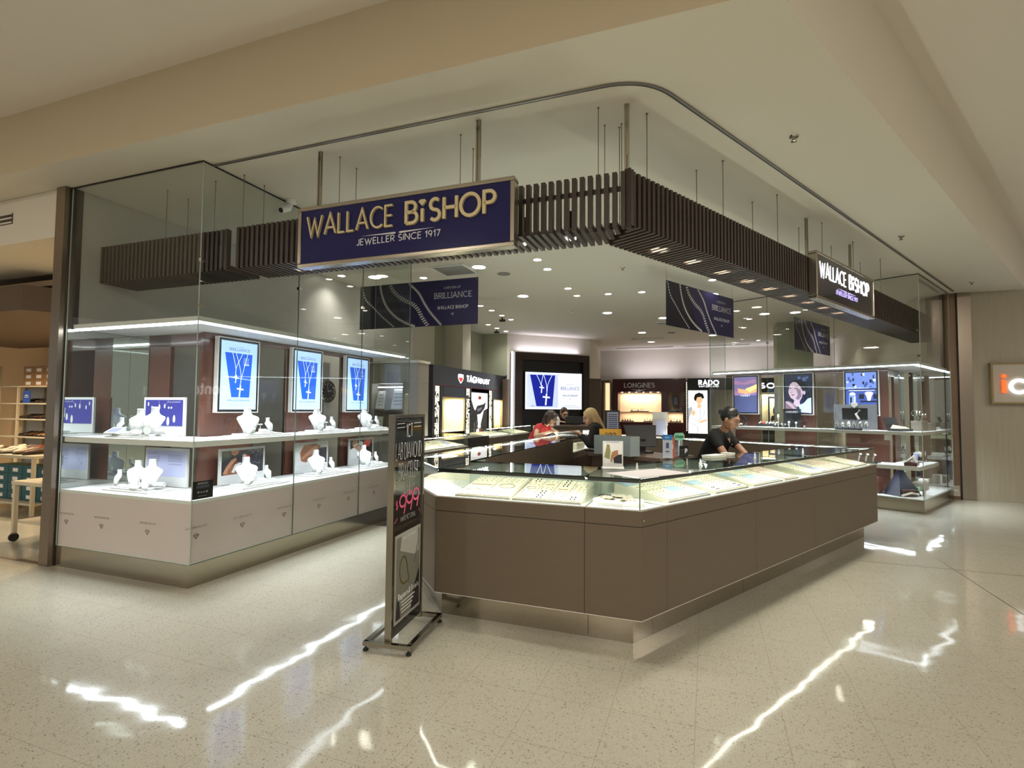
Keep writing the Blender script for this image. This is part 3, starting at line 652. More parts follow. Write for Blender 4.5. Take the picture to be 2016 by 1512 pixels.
# ================================================================== BANNERS
CHAINW = mat('chain_print', (0.60, 0.56, 0.56), rough=0.4, noise=0.35, scale=60)
def banner(F, u0, v0, z0, w, h, label, side):
    t = thing('hanging_banner', label, 'banner', F, u0, v0, z0)
    mb = MB(); mb.box(0, w, 0, 0.004, 0, h, NAVY2); mb.build('sheet', t)
    mb = MB()
    mb.flat([(w * .42, 0), (w, 0), (w, h), (w * .30, h)], -0.001, NAVY3)
    CH = [([(.02, .95), (.05, .70), (.12, .50), (.20, .28), (.31, .02)], .013, 20, 'd'), ([(.18, 1), (.20, .75), (.24, .5), (.31, .28), (.39, .13), (.49, .01)], .015, 26, 'o'),
          ([(.27, .98), (.31, .80), (.39, .62), (.465, .52), (.515, .38), (.55, .2), (.60, .01)], .022, 24, 'x'), ([(.43, .99), (.515, .76), (.57, .50), (.625, .28), (.71, .01)], .014, 46, 'b')]
    for pts, s, n, kd in CH:
        c = spline([(a * w, b * h) for a, b in pts], 12)
        L = [0]
        for k in range(1, len(c)): L.append(L[-1] + math.dist(c[k], c[k - 1]))
        for j in range(n):
            d = (j + .5) / n * L[-1]; k = next(i for i in range(1, len(L)) if L[i] >= d); tt = (d - L[k - 1]) / (L[k] - L[k - 1] + 1e-9)
            x = c[k - 1][0] * (1 - tt) + c[k][0] * tt; z = c[k - 1][1] * (1 - tt) + c[k][1] * tt
            a = math.atan2(c[k][1] - c[k - 1][1], c[k][0] - c[k - 1][0]); s2 = s * w / 2 * (0.75 if kd == 'b' else 1.35)
            sl = L[-1] / n * .46
            ca, sa = math.cos(a), math.sin(a)
            P_ = {'d': [(-sl, 0), (0, s2), (sl, 0), (0, -s2)], 'o': [(-sl, -s2 * .5), (-sl, s2 * .5), (-sl * .4, s2), (sl * .4, s2), (sl, s2 * .5), (sl, -s2 * .5), (sl * .4, -s2), (-sl * .4, -s2)],
                  'x': [(-sl, -s2), (-sl * .2, s2), (sl, s2), (sl * .2, -s2)], 'b': [(-sl, -s2 * 1.6), (-sl, s2 * 1.6), (sl * .7, s2 * 1.6), (sl * .7, -s2 * 1.6)]}[kd]
            mb.flat([(x + ca * a_ - sa * b_, z + sa * a_ + ca * b_) for a_, b_ in P_], -0.002, CHAINW)
    text(mb, 'A NEW ERA OF', w * .795, h * .80, .032, SILV, -0.002, 0, .10, width=.27, align='c', serif=True)
    text(mb, 'BRILLIANCE', w * .80, h * .60, .078, SILV, -0.002, 0, .12, width=.60, align='c', serif=True)
    text(mb, 'WALLACE BISHOP', w * .80, h * .36, .044, SILV, -0.002, 0, .18, width=.50, align='c')
    gem(mb, w * .80, h * .24, .02, -0.002, SILV, .2)
    mb.build('printed_front', t)
    for s, x in ((-1, .02), (1, w - .02)):
        mb = MB(); mb.tube([(x, 0.002, h - 0.03), (x + s * 0.0, 0.02, CEIL - z0)], 0.0015, WIRE, n=5); mb.build('hanging_wire', t)
        mb = MB(); mb.ball((x, -0.004, h - 0.025), 0.009, CHROME, n=8); mb.build('eyelet', t)
banner(FA, -1.12, 3.70, 2.715, 2.03, 0.68, 'dark violet BRILLIANCE banner with bracelets, hung behind the blue sign, left of the other banners', -1)
banner(FB, -3.13, 2.31, 2.725, 2.0, 0.66, 'middle BRILLIANCE banner, hanging below the slatted canopy corner run', 1)
banner(FB, 1.74, 2.45, 2.78, 1.98, 0.67, 'BRILLIANCE banner nearest the travertine wall, seen below the white lit sign', 1)

# ================================================================== GLASS SHOWCASES
def bx(mb, a0, a1, y0, y1, z0, z1, m, ms=None): mb.box(min(a0, a1), max(a0, a1), y0, y1, z0, z1, m, ms)
VINYL_EDGE = mat('vinyl_white_edge', (0.85, 0.83, 0.80), rough=0.5)
def showcase(F, s, Lf, label, side):
    """corner showcase: a runs inward (s = -1: to the left, +1: to the right), v runs back along the side"""
    t = thing('glass_showcase', label, 'showcase', F, 0, 0, 0); Ls = 3.37; left = side == 'left'
    dz = 0.68 if left else 0.19
    mb = MB(); bx(mb, s * 0.004, s * Lf, 0.004, 0.025, 0, 0.185, STEEL); bx(mb, s * 0.004, s * 0.025, 0.025, Ls, 0, 0.185, STEEL); bx(mb, s * 0.58, s * 0.60, 0.62, Ls, 0, 0.185, STEEL); mb.build('kick_plate', t)
    mb = MB(); bx(mb, s * 0.014, s * Lf, 0.014, 0.60, dz, dz + 0.028 if left else dz + 0.012, WHITE); bx(mb, s * 0.014, s * 0.60, 0.60, Ls, dz, dz + 0.028 if left else dz + 0.012, WHITE); mb.build('display_deck', t)
    if left:
        mb = MB(); bx(mb, s * 0.016, s * Lf, 0.016, 0.03, 0.197, dz - 0.001, PINKW); bx(mb, s * 0.016, s * 0.03, 0.03, Ls, 0.197, dz - 0.001, PINKW); pnl = mb.build('vinyl_panel', t)
        mb = MB(); bx(mb, s * 0.014, s * Lf, 0.014, 0.03, 0.188, 0.196, VINYL_EDGE); bx(mb, s * 0.014, s * 0.03, 0.03, Ls, 0.188, 0.196, VINYL_EDGE); mb.build('panel_edge', t)
        mb = MB()
        for a in (-0.02, 0.52, 1.11, 1.60):
            if a > 0: text(mb, 'WITH CARE SINCE 1917', -a, 0.478, 0.017, INKB, 0.0145, 0, .16, width=0.20, align='c'); gem(mb, -a, 0.41, 0.026, 0.0145, INKB, .16)
        mb.build('front_print', pnl)
        mb = MB()
        for v in (0.04, 0.51, 1.02, 1.53, 2.04, 2.55, 3.06):
            text(mb, 'WITH CARE SINCE 1917', v + .03, 0.478, 0.017, INKB, 0.0, 0, .16, width=0.20, align='c'); gem(mb, v + .03, 0.41, 0.026, 0.0, INKB, .16)
        mb.v = [(-0.0145, x, z) for x, y, z in mb.v]; mb.build('side_print', pnl)
    mb = MB(); bx(mb, s * 0.02, s * (Lf - .02), 0.02, 0.55, 1.15, 1.20, WHITE); bx(mb, s * 0.02, s * 0.55, 0.55, Ls - .02, 1.15, 1.20, WHITE); mb.build('shelf', t)
    if not left:
        mb = MB(); bx(mb, s * 0.06, s * 0.55, 0.06, 2.2, 0.62, 0.68, WHITE); bx(mb, s * 0.56, s * 1.3, 0.06, 0.5, 0.62, 0.68, WHITE); mb.build('lower_shelf', t)
    mb = MB(); bx(mb, s * 0.05, s * (Lf - .02), 0.05, 0.60, 2.225, 2.265, WHITEM); bx(mb, s * 0.05, s * 0.60, 0.60, Ls - .03, 2.225, 2.265, WHITEM); mb.build('canopy', t)
    mb = MB(); bx(mb, s * 0.055, s * (Lf - .03), 0.055, 0.115, 2.212, 2.224, LED); bx(mb, s * 0.055, s * 0.10, 0.115, Ls - .05, 2.212, 2.224, LED); mb.build('led_strip', t)
    for (a, v, sx, sy) in ((s * (Lf / 2), 0.25, Lf - .2, .30), (s * .25, 0.95, .30, 1.3), (s * .25, 2.35, .30, 1.5)):
        add_light('canopy_strip_light', 'AREA', (a, v, 2.205), 9 * (sx + sy), COOL, parent=t, size=sx, size_y=sy, spread=80)
    for (a, v, sx, sy) in ((s * (Lf / 2), 0.10, Lf - .2, .05), (s * .10, 0.95, .05, 1.3), (s * .10, 2.35, .05, 1.5)):
        add_light('shelf_fill_light', 'AREA', (a, v, 1.14), 7 * (sx + sy), COOL, parent=t, size=sx, size_y=sy, spread=150)  # area lights added below the shelf to brighten the deck, no fitting there
    if not left:
        add_light('shelf_fill_light', 'AREA', (s * .10, 1.1, .615), 9, COOL, parent=t, size=.05, size_y=1.9)  # extra lights added under the lower shelf to whiten the bottom deck
        add_light('shelf_fill_light', 'AREA', (s * 1.1, .10, .615), 7, COOL, parent=t, size=1.0, size_y=.05)
    # glass skin
    gz0, gz1 = 0.19, CEIL - 0.004
    mb = MB(); mb.pane(min(s * 0.0, s * Lf), max(s * 0.0, s * Lf), gz0, gz1, 0.0, 0.010, e=GEDGE_L); mb.build('front_glass', t)
    for v0, v1 in ((0.012, 1.155), (1.160, 2.245), (2.250, Ls)):
        mb = MB(); mb.paney(v0, v1, gz0, gz1, min(s * 0.0, s * 0.010), 0.010); mb.build('side_glass', t)
    mb = MB(); mb.pane(min(s * 0.012, s * 0.60), max(s * 0.012, s * 0.60), gz0, gz1, Ls - .01, 0.010, e=GEDGE_L); mb.build('end_glass', t)
    mb = MB(); bx(mb, s * -0.001, s * Lf, -0.001, 0.012, CEIL - 0.014, CEIL - 0.003, DARKEDGE); bx(mb, s * -0.001, s * 0.012, 0.012, Ls, CEIL - 0.012, CEIL - 0.003, DARKEDGE); mb.build('ceiling_channel', t)
    for v in (0.02, 1.158, 2.247):
        for z in ((2.33, 2.72) if v < 1 else (2.72,)):
            mb = MB(); mb.box(-0.016, 0.016, v - 0.018, v + 0.018, z, z + 0.028, CHROME); mb.build('glass_clamp', t)
    # back framing in walnut
    mb = MB()
    for v0, v1 in ((0.57, 0.74), (0.74, 1.19), (1.68, 2.20), (2.68, 3.17)):
        bx(mb, s * 0.62, s * 0.66, v0, v1, 0.19, 2.20, WALNUT)
    bx(mb, s * 0.61, s * 0.66, 0.57, Ls - .02, 2.05 if False else 2.17, 2.224, WALNUT)
    bx(mb, s * 1.12, s * 1.42, 0.61, 0.65, 0.19, 2.22, WALNUT); bx(mb, s * 0.66, s * min(1.70, Lf), 0.61, 0.64, 2.10, 2.22, WALNUT)
    mb.build('walnut_frame', t)
    mb = MB()
    for v in (1.20, 1.66, 2.21, 2.65): bx(mb, s * 0.625, s * 0.655, v, v + 0.012, 0.70, 2.17, FRAME)
    mb.build('metal_mullions', t)
    mb = MB(); bx(mb, s * 1.425, s * (min(1.70, Lf)), 0.600, 0.61, dz + 0.03, 2.22, MIRROR); mb.build('back_mirror', t)
    mb = MB(); bx(mb, s * (Lf - .008), s * (Lf - .003), 0.012, 0.60, dz + 0.03, 2.22, MIRROR); mb.build('end_mirror', t)
    return t
showcase(FA, -1, 1.71, 'corner glass showcase at the left, with white shelves over a blush printed base', 'left')
showcase(FB, 1, 2.02, 'corner glass showcase at the far right, with watches on white shelves', 'right')

# ------------------------------------------------------------------ screens inside the showcases
def cross(mb, x, z, l, w, m, y, a=0.0):
    ca, sa = math.cos(a), math.sin(a)
    for P_ in ([(-w, -l), (w, -l), (w, l * .8), (-w, l * .8)], [(-l * .62, l * .12), (l * .62, l * .12), (l * .62, l * .12 + 2 * w), (-l * .62, l * .12 + 2 * w)]):
        mb.flat([(x + ca * p_ - sa * q_, z + sa * p_ + ca * q_) for p_, q_ in P_], y, m)
def art_brilliance(mb, w, h):
    mb.rect(0, w, 0, h, 0, SCRB)
    mb.flat([(.10 * w, .83 * h), (.86 * w, .83 * h), (.80 * w, .18 * h), (.30 * w, .18 * h)], -.001, SCRD)
    for pts in ([(.30, .83), (.38, .66), (.40, .58), (.39, .48)], [(.58, .83), (.44, .66), (.40, .58), (.40, .48)], [(.40, .83), (.52, .60), (.55, .44), (.52, .32)], [(.72, .83), (.62, .60), (.55, .44), (.53, .32)]):
        ribbon(mb, spline([(a * w, b * h) for a, b in pts], 5), .010 * w, -.002, 0, SCRX)
    cross(mb, .41 * w, .455 * h, .10 * w, .012 * w, SCRX, -.0025, -.15); cross(mb, .53 * w, .28 * h, .15 * w, .016 * w, SCRX, -.0025, -.1)
    text(mb, 'BRILLIANCE', .5 * w, .865 * h, .036 * h, SCRT, -.002, 0, .14, width=.56 * w, align='c', serif=True)
    text(mb, 'A NEW ERA OF', .5 * w, .915 * h, .010 * h, SCRT, -.002, 0, .14, width=.2 * w, align='c')
    text(mb, 'WALLACE BISHOP', .5 * w, .125 * h, .022 * h, SCRT, -.002, 0, .2, width=.60 * w, align='c'); text(mb, 'FINE JEWELLERY SINCE 1917', .5 * w, .06 * h, .010 * h, SCRB if False else SCRT, -.002, 0, .1, width=.5 * w, align='c')
    for k in range(4): mb.rect(.60 * w, .76 * w, (.76 - .022 * k) * h, (.763 - .022 * k) * h, -.002, SCRX)
    text(mb, '$999', .62 * w, .655 * h, .022 * h, SCRX, -.002, 0, .2, width=.14 * w)
SKY1 = emi('screen_violet_sky', hexc('7C6E9C'), .7); SKY2 = emi('screen_orange', hexc('E8A070'), .9); SKY3 = emi('screen_yellow', hexc('FFE089'), 1.0); SKY4 = emi('screen_slate', hexc('4A5078'), .55)
SKY5 = emi('screen_mauve', hexc('A4799C'), .7)
def art_sunset(mb, w, h):
    mb.rect(0, w, 0, .48 * h, 0, SKY4); mb.rect(0, w, .48 * h, h, 0, SKY1)
    mb.flat([(0, .62 * h), (.3 * w, .60 * h), (w, .66 * h), (w, .54 * h), (.5 * w, .49 * h), (0, .50 * h)], -.001, SKY5)
    mb.flat([(.15 * w, .68 * h), (.5 * w, .64 * h), (w, .80 * h), (w, .58 * h), (.6 * w, .52 * h), (.2 * w, .56 * h)], -.0015, SKY2)
    mb.flat([(.5 * w, .66 * h), (w, .78 * h), (w, .68 * h), (.7 * w, .58 * h)], -.002, SKY3)
    mb.flat([(0, .92 * h), (.4 * w, .84 * h), (.9 * w, .93 * h), (w, .88 * h), (w, .84 * h), (.5 * w, .78 * h), (0, .80 * h)], -.001, SKY5)
    text(mb, 'TISSOT', .5 * w, .455 * h, .035 * h, SCRX, -.003, 0, .24, width=.42 * w, align='c'); cross(mb, .5 * w, .515 * h, .02 * w, .006 * w, SCRX, -.003)
SK1 = emi('screen_skin', hexc('B09AA8'), .75); SK2 = emi('screen_skin_shade', hexc('76606F'), .6); SK3 = emi('screen_hair', hexc('0D0C12'), .5); SK4 = emi('screen_backdrop', hexc('23273A'), .5); SK5 = emi('screen_shirt', hexc('A6B6DE'), .85); SK6 = emi('screen_lips', hexc('7A4460'), .6)
def art_portrait(mb, w, h):
    mb.rect(0, w, 0, h, 0, SK4)
    for x, z, r_ in ((.55, .92, .07), (.75, .88, .09), (.86, .93, .05)): mb.flat(blobp(x * w, z * h, r_ * w, r_ * w), -.0005, SCRT)
    mb.flat([(.30 * w, .80 * h), (.42 * w, .88 * h), (.62 * w, .88 * h), (.80 * w, .78 * h), (.92 * w, .55 * h), (.98 * w, .36 * h), (.80 * w, .24 * h), (.62 * w, .26 * h), (.55 * w, .5 * h), (.38 * w, .74 * h)], -.001, SK3)
    mb.flat([(.16 * w, .66 * h), (.20 * w, .76 * h), (.32 * w, .82 * h), (.46 * w, .80 * h), (.60 * w, .68 * h), (.70 * w, .56 * h), (.66 * w, .42 * h), (.56 * w, .30 * h), (.60 * w, .16 * h), (.30 * w, .18 * h), (.36 * w, .34 * h), (.22 * w, .40 * h), (.15 * w, .50 * h), (.13 * w, .56 * h)], -.002, SK1)
    mb.flat([(.44 * w, .62 * h), (.60 * w, .62 * h), (.64 * w, .44 * h), (.52 * w, .34 * h), (.40 * w, .38 * h), (.50 * w, .48 * h)], -.0025, SK2)
    mb.flat(blobp(.74 * w, .53 * h, .05 * w, .05 * h), -.003, SK1)
    mb.flat([(.38 * w, .66 * h), (.52 * w, .64 * h), (.51 * w, .625 * h), (.38 * w, .64 * h)], -.003, SK3); mb.flat([(.17 * w, .66 * h), (.25 * w, .66 * h), (.25 * w, .645 * h), (.18 * w, .64 * h)], -.003, SK3)
    mb.flat([(.38 * w, .70 * h), (.46 * w, .715 * h), (.56 * w, .69 * h), (.46 * w, .70 * h)], -.003, SK3)
    mb.flat([(.20 * w, .56 * h), (.27 * w, .54 * h), (.24 * w, .525 * h)], -.003, SK2); mb.flat([(.22 * w, .475 * h), (.30 * w, .49 * h), (.40 * w, .48 * h), (.30 * w, .455 * h)], -.003, SK6)
    mb.flat([(.60 * w, .02 * h), (.52 * w, .20 * h), (.72 * w, .26 * h), (.88 * w, .38 * h), (w, .40 * h), (w, 0)], -.003, SK5)
    mb.flat([(0, .02 * h), (0, .30 * h), (.16 * w, .32 * h), (.30 * w, .26 * h), (.46 * w, .14 * h), (.36 * w, .02 * h)], -.0035, SK2)
    for k in range(4): ribbon(mb, [(.04 * w + k * .07 * w, .30 * h - k * .02 * h), (.22 * w + k * .05 * w, .18 * h - k * .02 * h), (.34 * w + k * .03 * w, .10 * h)], .05 * w, -.004, 0, SK1)
F1a = emi('screen_pit_blue', hexc('6C84CE'), .8); F1b = emi('screen_pit_dark', hexc('10162E'), .5); F1c = emi('screen_pit_white', hexc('DCE6FF'), 1.1); F1d = emi('screen_pit_mid', hexc('3A4C92'), .7)
def art_pit(mb, w, h):
    mb.rect(0, w, 0, h, 0, F1a); mb.rect(0, w, .18 * h, .60 * h, -.0005, F1d); random.seed(3)
    for k in range(26):
        x = random.uniform(.02, .9) * w; z = random.uniform(.62, .94) * h; mb.rect(x, x + random.uniform(.03, .09) * w, z, z + random.uniform(.03, .10) * h, -.001 - k * 5e-5, random.choice((F1b, F1c, F1d, F1a)))
    for z in (.60, .575): mb.rect(.0, w, z * h, (z + .012) * h, -.0025, F1b)
    for z in (.555,): mb.rect(.10 * w, .95 * w, z * h, (z + .014) * h, -.0025, F1c)
    mb.flat([(.62 * w, .50 * h), (.70 * w, .53 * h), (.82 * w, .53 * h), (.90 * w, .50 * h), (.84 * w, .42 * h), (.80 * w, .30 * h), (.72 * w, .30 * h), (.68 * w, .42 * h)], -.003, F1c)
    mb.rect(.48 * w, w, .28 * h, .315 * h, -.0032, F1b); mb.rect(.44 * w, .60 * w, .36 * h, .47 * h, -.003, F1b); mb.rect(.90 * w, w, .36 * h, .47 * h, -.003, F1b)
    mb.flat(blobp(.22 * w, .47 * h, .10 * w, .05 * h), -.003, F1c); mb.rect(.10 * w, .34 * w, .14 * h, .45 * h, -.0031, F1a); mb.rect(.14 * w, .20 * w, .12 * h, .40 * h, -.0034, F1b); mb.rect(.27 * w, .31 * w, .16 * h, .42 * h, -.0034, F1c)
    for k in range(4): mb.rect(.05 * w, w, (.03 + .04 * k) * h, (.045 + .04 * k) * h, -.003, F1c)
def screen(F, s, v0, z0, art, label, a=0.56):
    w, h = 0.50, 0.75
    rot = R(90) if s < 0 else R(-90)      # faces the mall
    t = thing('display_screen', label, 'screen', F, s * a, v0 if s < 0 else v0 + w, z0, rot)
    mb = MB(); mb.box(0, w, 0.0, 0.05, 0, h, BLK); mb.build('bezel', t, bevel=0.004)
    mb = MB(); art(mb, w - .05, h - .05); mb.v = [(x + .025, y - .0015, z + .025) for x, y, z in mb.v]; mb.build('picture', t)
    mb = MB(); e_ = .008
    for a_ in ((-e_, w + e_, h, h + e_), (-e_, w + e_, -e_, 0), (-e_, 0, 0, h), (w, w + e_, 0, h)): mb.box(a_[0], a_[1], -.003, .05, a_[2], a_[3], VINYL_EDGE)
    mb.build('outer_trim', t)
for k, v in enumerate((.695, 1.70, 2.68)):
    screen(FA, -1, v, 1.44, art_brilliance, 'upright BRILLIANCE screen in the left showcase, %s' % ('nearest its outer corner', 'middle of the three', 'deepest into the shop')[k])
screen(FB, 1, .695, 1.44, art_pit, 'upright screen showing a racing pit stop in the right showcase')
screen(FB, 1, 1.70, 1.44, art_portrait, 'upright screen showing a portrait of a dark haired woman in the right showcase')
screen(FB, 1, 2.68, 1.44, art_sunset, 'upright TISSOT sunset screen at the shop end of the right showcase')

# ------------------------------------------------------------------ posters
def M_(n, h, **k): return mat(n, hexc(h), rough=.5, noise=.03, **k)
P_NAVY = M_('print_navy', '2A2C86'); P_SKIN = M_('print_skin', 'B98263'); P_SKIN2 = M_('print_skin_dark', '8A573C'); P_RED = M_('print_red', 'D13B2E'); P_DARK = M_('print_dark', '232026'); P_GREEN = M_('print_foliage', '3E4638')
P_LAV = M_('print_lavender', 'C9CCF2'); P_WHITE = M_('print_white', 'EDEAEA'); P_INK = M_('print_ink', '4C4E86'); P_GREYI = M_('print_grey_ink', '9698B8'); P_OLIVE = M_('print_olive', '8C8A52')
def art_gems(mb, w, h):
    mb.rect(0, w, 0, h, 0, P_NAVY)
    for x, z, s in ((.08, .82, .040), (.18, .66, .042), (.38, .70, .05), (.52, .74, .042), (.62, .14, .08), (.78, .24, .07)): mb.flat([(x * w + .8 * s * .6 * math.cos(a) * w, z * h + s * (1.3 if math.sin(a) > 0 else .8) * math.sin(a) * w) for a in [2 * math.pi * k / 14 for k in range(14)]], -.001, P_WHITE)
    for x in (.63, .70): mb.flat(blobp(x * w, .70 * h, .022 * w, .022 * w), -.001, P_WHITE)
    ribbon(mb, [(.36 * w, .98 * h), (.38 * w, .74 * h)], .004 * w, -.001, 0, P_WHITE); ribbon(mb, [(.62 * w, .98 * h), (.52 * w, .76 * h)], .004 * w, -.001, 0, P_WHITE)
    text(mb, 'WALLACE BISHOP', .97 * w - .36 * w, .90 * h, .035 * h, P_WHITE, -.0015, 0, .2, width=.33 * w)
def art_outline(mb, w, h):
    mb.rect(0, w, 0, h, 0, P_LAV); x0, z0 = .17 * w, .66 * h
    for P_ in ([(-.15, .20), (.10, .24), (.17, .08), (-.02, -.42), (-.20, -.20)], [(-.16, .06), (.17, .08)], [(-.15, .0), (.15, .02)], [(-.06, .06), (-.02, -.42)]): ribbon(mb, [(x0 + a * w, z0 + b * h) for a, b in P_], .006 * w, -.001, 0, P_GREYI)
    for k in range(6): mb.rect(.55 * w, (.93 - .01 * (k % 2)) * w, (.84 - .05 * k) * h, (.855 - .05 * k) * h, -.001, P_GREYI)
    text(mb, 'WALLACE BISHOP', .58 * w, .46 * h, .034 * h, P_INK, -.001, 0, .2, width=.33 * w)
def art_woman(mb, w, h):
    mb.rect(0, w, 0, h, 0, P_DARK); mb.flat([(0, .55 * h), (.2 * w, .75 * h), (.16 * w, h), (0, h)], -.0005, P_GREEN)
    mb.flat([(.04 * w, 0), (.06 * w, .22 * h), (.22 * w, .36 * h), (.36 * w, .52 * h), (.44 * w, .42 * h), (.50 * w, .12 * h), (.46 * w, 0)], -.001, P_SKIN2)
    mb.flat([(.02 * w, .06 * h), (.10 * w, .34 * h), (.22 * w, .62 * h), (.32 * w, .70 * h), (.34 * w, .60 * h), (.24 * w, .42 * h), (.14 * w, .20 * h), (.12 * w, .05 * h)], -.0015, P_SKIN)
    mb.flat([(.20 * w, h), (.22 * w, .86 * h), (.28 * w, .78 * h), (.36 * w, .84 * h), (.40 * w, h)], -.002, P_SKIN); mb.flat(blobp(.27 * w, .91 * h, .045 * w, .022 * h), -.0025, P_RED)
    mb.flat([(.22 * w, .10 * h), (.30 * w, .40 * h), (.42 * w, .48 * h), (.46 * w, .44 * h), (.36 * w, .30 * h), (.28 * w, .06 * h)], -.0025, P_WHITE)
    mb.flat(blobp(.56 * w, .66 * h, .10 * w, .13 * h, 9), -.002, P_RED); mb.flat(blobp(.52 * w, .76 * h, .05 * w, .06 * h, 7), -.0022, P_WHITE)
    random.seed(5)
    for k in range(22): x = random.uniform(.66, .94) * w; z = random.uniform(.3, .9) * h; mb.flat(blobp(x, z, .012 * w, .016 * h, 6), -.001 - k * 2e-5, P_GREYI)
    text(mb, 'WALLACE BISHOP', .62 * w, .93 * h, .035 * h, P_WHITE, -.003, 0, .2, width=.34 * w)
def art_hands(mb, w, h):
    mb.rect(0, w, 0, h, 0, P_WHITE); mb.rect(.58 * w, w, 0, .8 * h, -.0004, P_DARK)
    mb.flat([(.14 * w, .20 * h), (.10 * w, .60 * h), (.22 * w, .96 * h), (.58 * w, h), (.80 * w, .86 * h), (.62 * w, .62 * h), (.46 * w, .30 * h), (.30 * w, .10 * h)], -.001, P_SKIN2)
    for k in range(4): ribbon(mb, spline([(.16 * w + k * .05 * w, .30 * h + k * .06 * h), (.34 * w + k * .04 * w, .50 * h + k * .07 * h), (.66 * w, .62 * h + k * .08 * h)], 4), .055 * w, -.002 - k * 1e-4, 0, P_SKIN)
    ribbon(mb, [(.30 * w, .52 * h), (.36 * w, .62 * h)], .03 * w, -.003, 0, P_GREYI)
def art_bracelet(mb, w, h):
    mb.rect(0, w, 0, h, 0, P_DARK); mb.flat([(0, 0), (0, .5 * h), (.2 * w, .62 * h), (.4 * w, .30 * h), (.30 * w, 0)], -.001, P_WHITE)
    mb.flat([(.10 * w, h), (.08 * w, .70 * h), (.30 * w, .42 * h), (.5 * w, .34 * h), (.54 * w, .50 * h), (.34 * w, .72 * h), (.30 * w, h)], -.0015, P_SKIN); mb.flat([(.56 * w, .7 * h), (.66 * w, h), (.92 * w, h), (.86 * w, .62 * h), (.66 * w, .55 * h)], -.0012, P_RED)
    ribbon(mb, [(.14 * w, .68 * h), (.32 * w, .80 * h)], .03 * w, -.002, 0, P_WHITE); mb.flat(blobp(.46 * w, .80 * h, .10 * w, .12 * h), -.001, P_WHITE)
def poster(F, s, a, v, z, w, h, art, label, front=False):
    """white board; a, v: its corner. front=True faces the corridor side of line A/B, else the side glass"""
    rot = 0 if front else (R(90) if s < 0 else R(-90))
    t = thing('display_poster', label, 'poster', F, s * a, v, z, rot)
    mb = MB(); mb.box(0, w, 0.0, 0.02, 0, h, WHITEM); mb.build('board', t)
    mb = MB(); art(mb, w - .05, h - .12 if h > .3 else h - .04); mb.v = [(x + .025, y - .0015, z_ + (.095 if h > .3 else .02)) for x, y, z_ in mb.v]; mb.build('print', t)
poster(FA, -1, 1.32, .50, 1.205, .57, .375, art_gems, 'navy poster with pear-shaped gems on the upper shelf behind the front glass', True)
poster(FA, -1, 1.27, .50, .712, .58, .37, art_outline, 'pale lavender poster with a diamond outline, low behind the front glass', True)
poster(FA, -1, .52, .71, .712, .57, .36, art_woman, 'poster of a woman with a red flower, low in the left showcase')
poster(FA, -1, .52, 1.73, .712, .57, .36, art_hands, 'poster of clasped hands with a ring, low in the left showcase')
poster(FA, -1, .52, 2.72, .712, .55, .36, art_bracelet, 'poster of a bracelet on a wrist with red cloth, low in the left showcase')
# security notice card
t = thing('notice_card', 'black IMPORTANT notice card on the outer corner of the left showcase', 'notice', FA, -0.018, 0.02, .715, R(90))
mb = MB(); mb.box(0, .20, 0, .003, 0, .15, BLK); mb.build('card', t)
mb = MB(); text(mb, 'IMPORTANT', .10, .122, .012, SILV, -.001, 0, .2, width=.10, align='c')
for k in range(3): mb.rect(.04, .16, .108 - .008 * k, .110 - .008 * k, -.001, P_GREYI)
gem(mb, .06, .055, .009, -.001, SILV, .3); gem(mb, .14, .055, .009, -.001, SILV, .3); mb.flat(blobp(.088, .055, .008, .005), -.001, SILV); mb.flat(blobp(.113, .055, .008, .005), -.001, SILV); mb.rect(.06, .14, .022, .026, -.001, P_GREYI)
mb.build('print', t)
# wall clock on the party wall between the screens
t = thing('wall_clock', 'round dark wall clock with silver rim seen between two upright screens', 'clock', FA, -0.90, 2.71, 1.71, R(90))
mb = MB(); mb.xf(Matrix.Identity(4)); ring = [(.150, 0), (.150, -.03), (.130, -.03), (.125, -.02)]
rings = [[(r_ * math.cos(2 * math.pi * j / 32), y_ + .0, r_ * math.sin(2 * math.pi * j / 32)) for j in range(32)] for r_, y_ in ring]; mb.loft(rings, FRAME, cap=False); mb.build('rim', t, smooth=True)
mb = MB(); mb.disc((0, 0, 0), .128, BLK, 32, y=-.018); mb.disc((0, 0, 0), .15, BLK, 32, y=-.001); mb.build('dial', t)
mb = MB()
for k in range(12):
    a = R(30 * k); mb.flat([(math.cos(a) * .095 - math.sin(a) * .005, math.sin(a) * .095 + math.cos(a) * .005), (math.cos(a) * .120 - math.sin(a) * .008, math.sin(a) * .120 + math.cos(a) * .008), (math.cos(a) * .120 + math.sin(a) * .008, math.sin(a) * .120 - math.cos(a) * .008), (math.cos(a) * .095 + math.sin(a) * .005, math.sin(a) * .095 - math.cos(a) * .005)], -.019, SILV)
mb.build('numerals', t)
mb = MB(); ribbon(mb, [(0, 0), (.075, .02)], .010, -.022, .001, SILV); ribbon(mb, [(0, 0), (-.02, .105)], .007, -.021, .001, SILV); mb.build('hands', t)
mb = MB(); mb.box(-.05, .05, 0.001, .03, -.9, 1.85 if False else .4, GREYP); mb.build('mount', t)

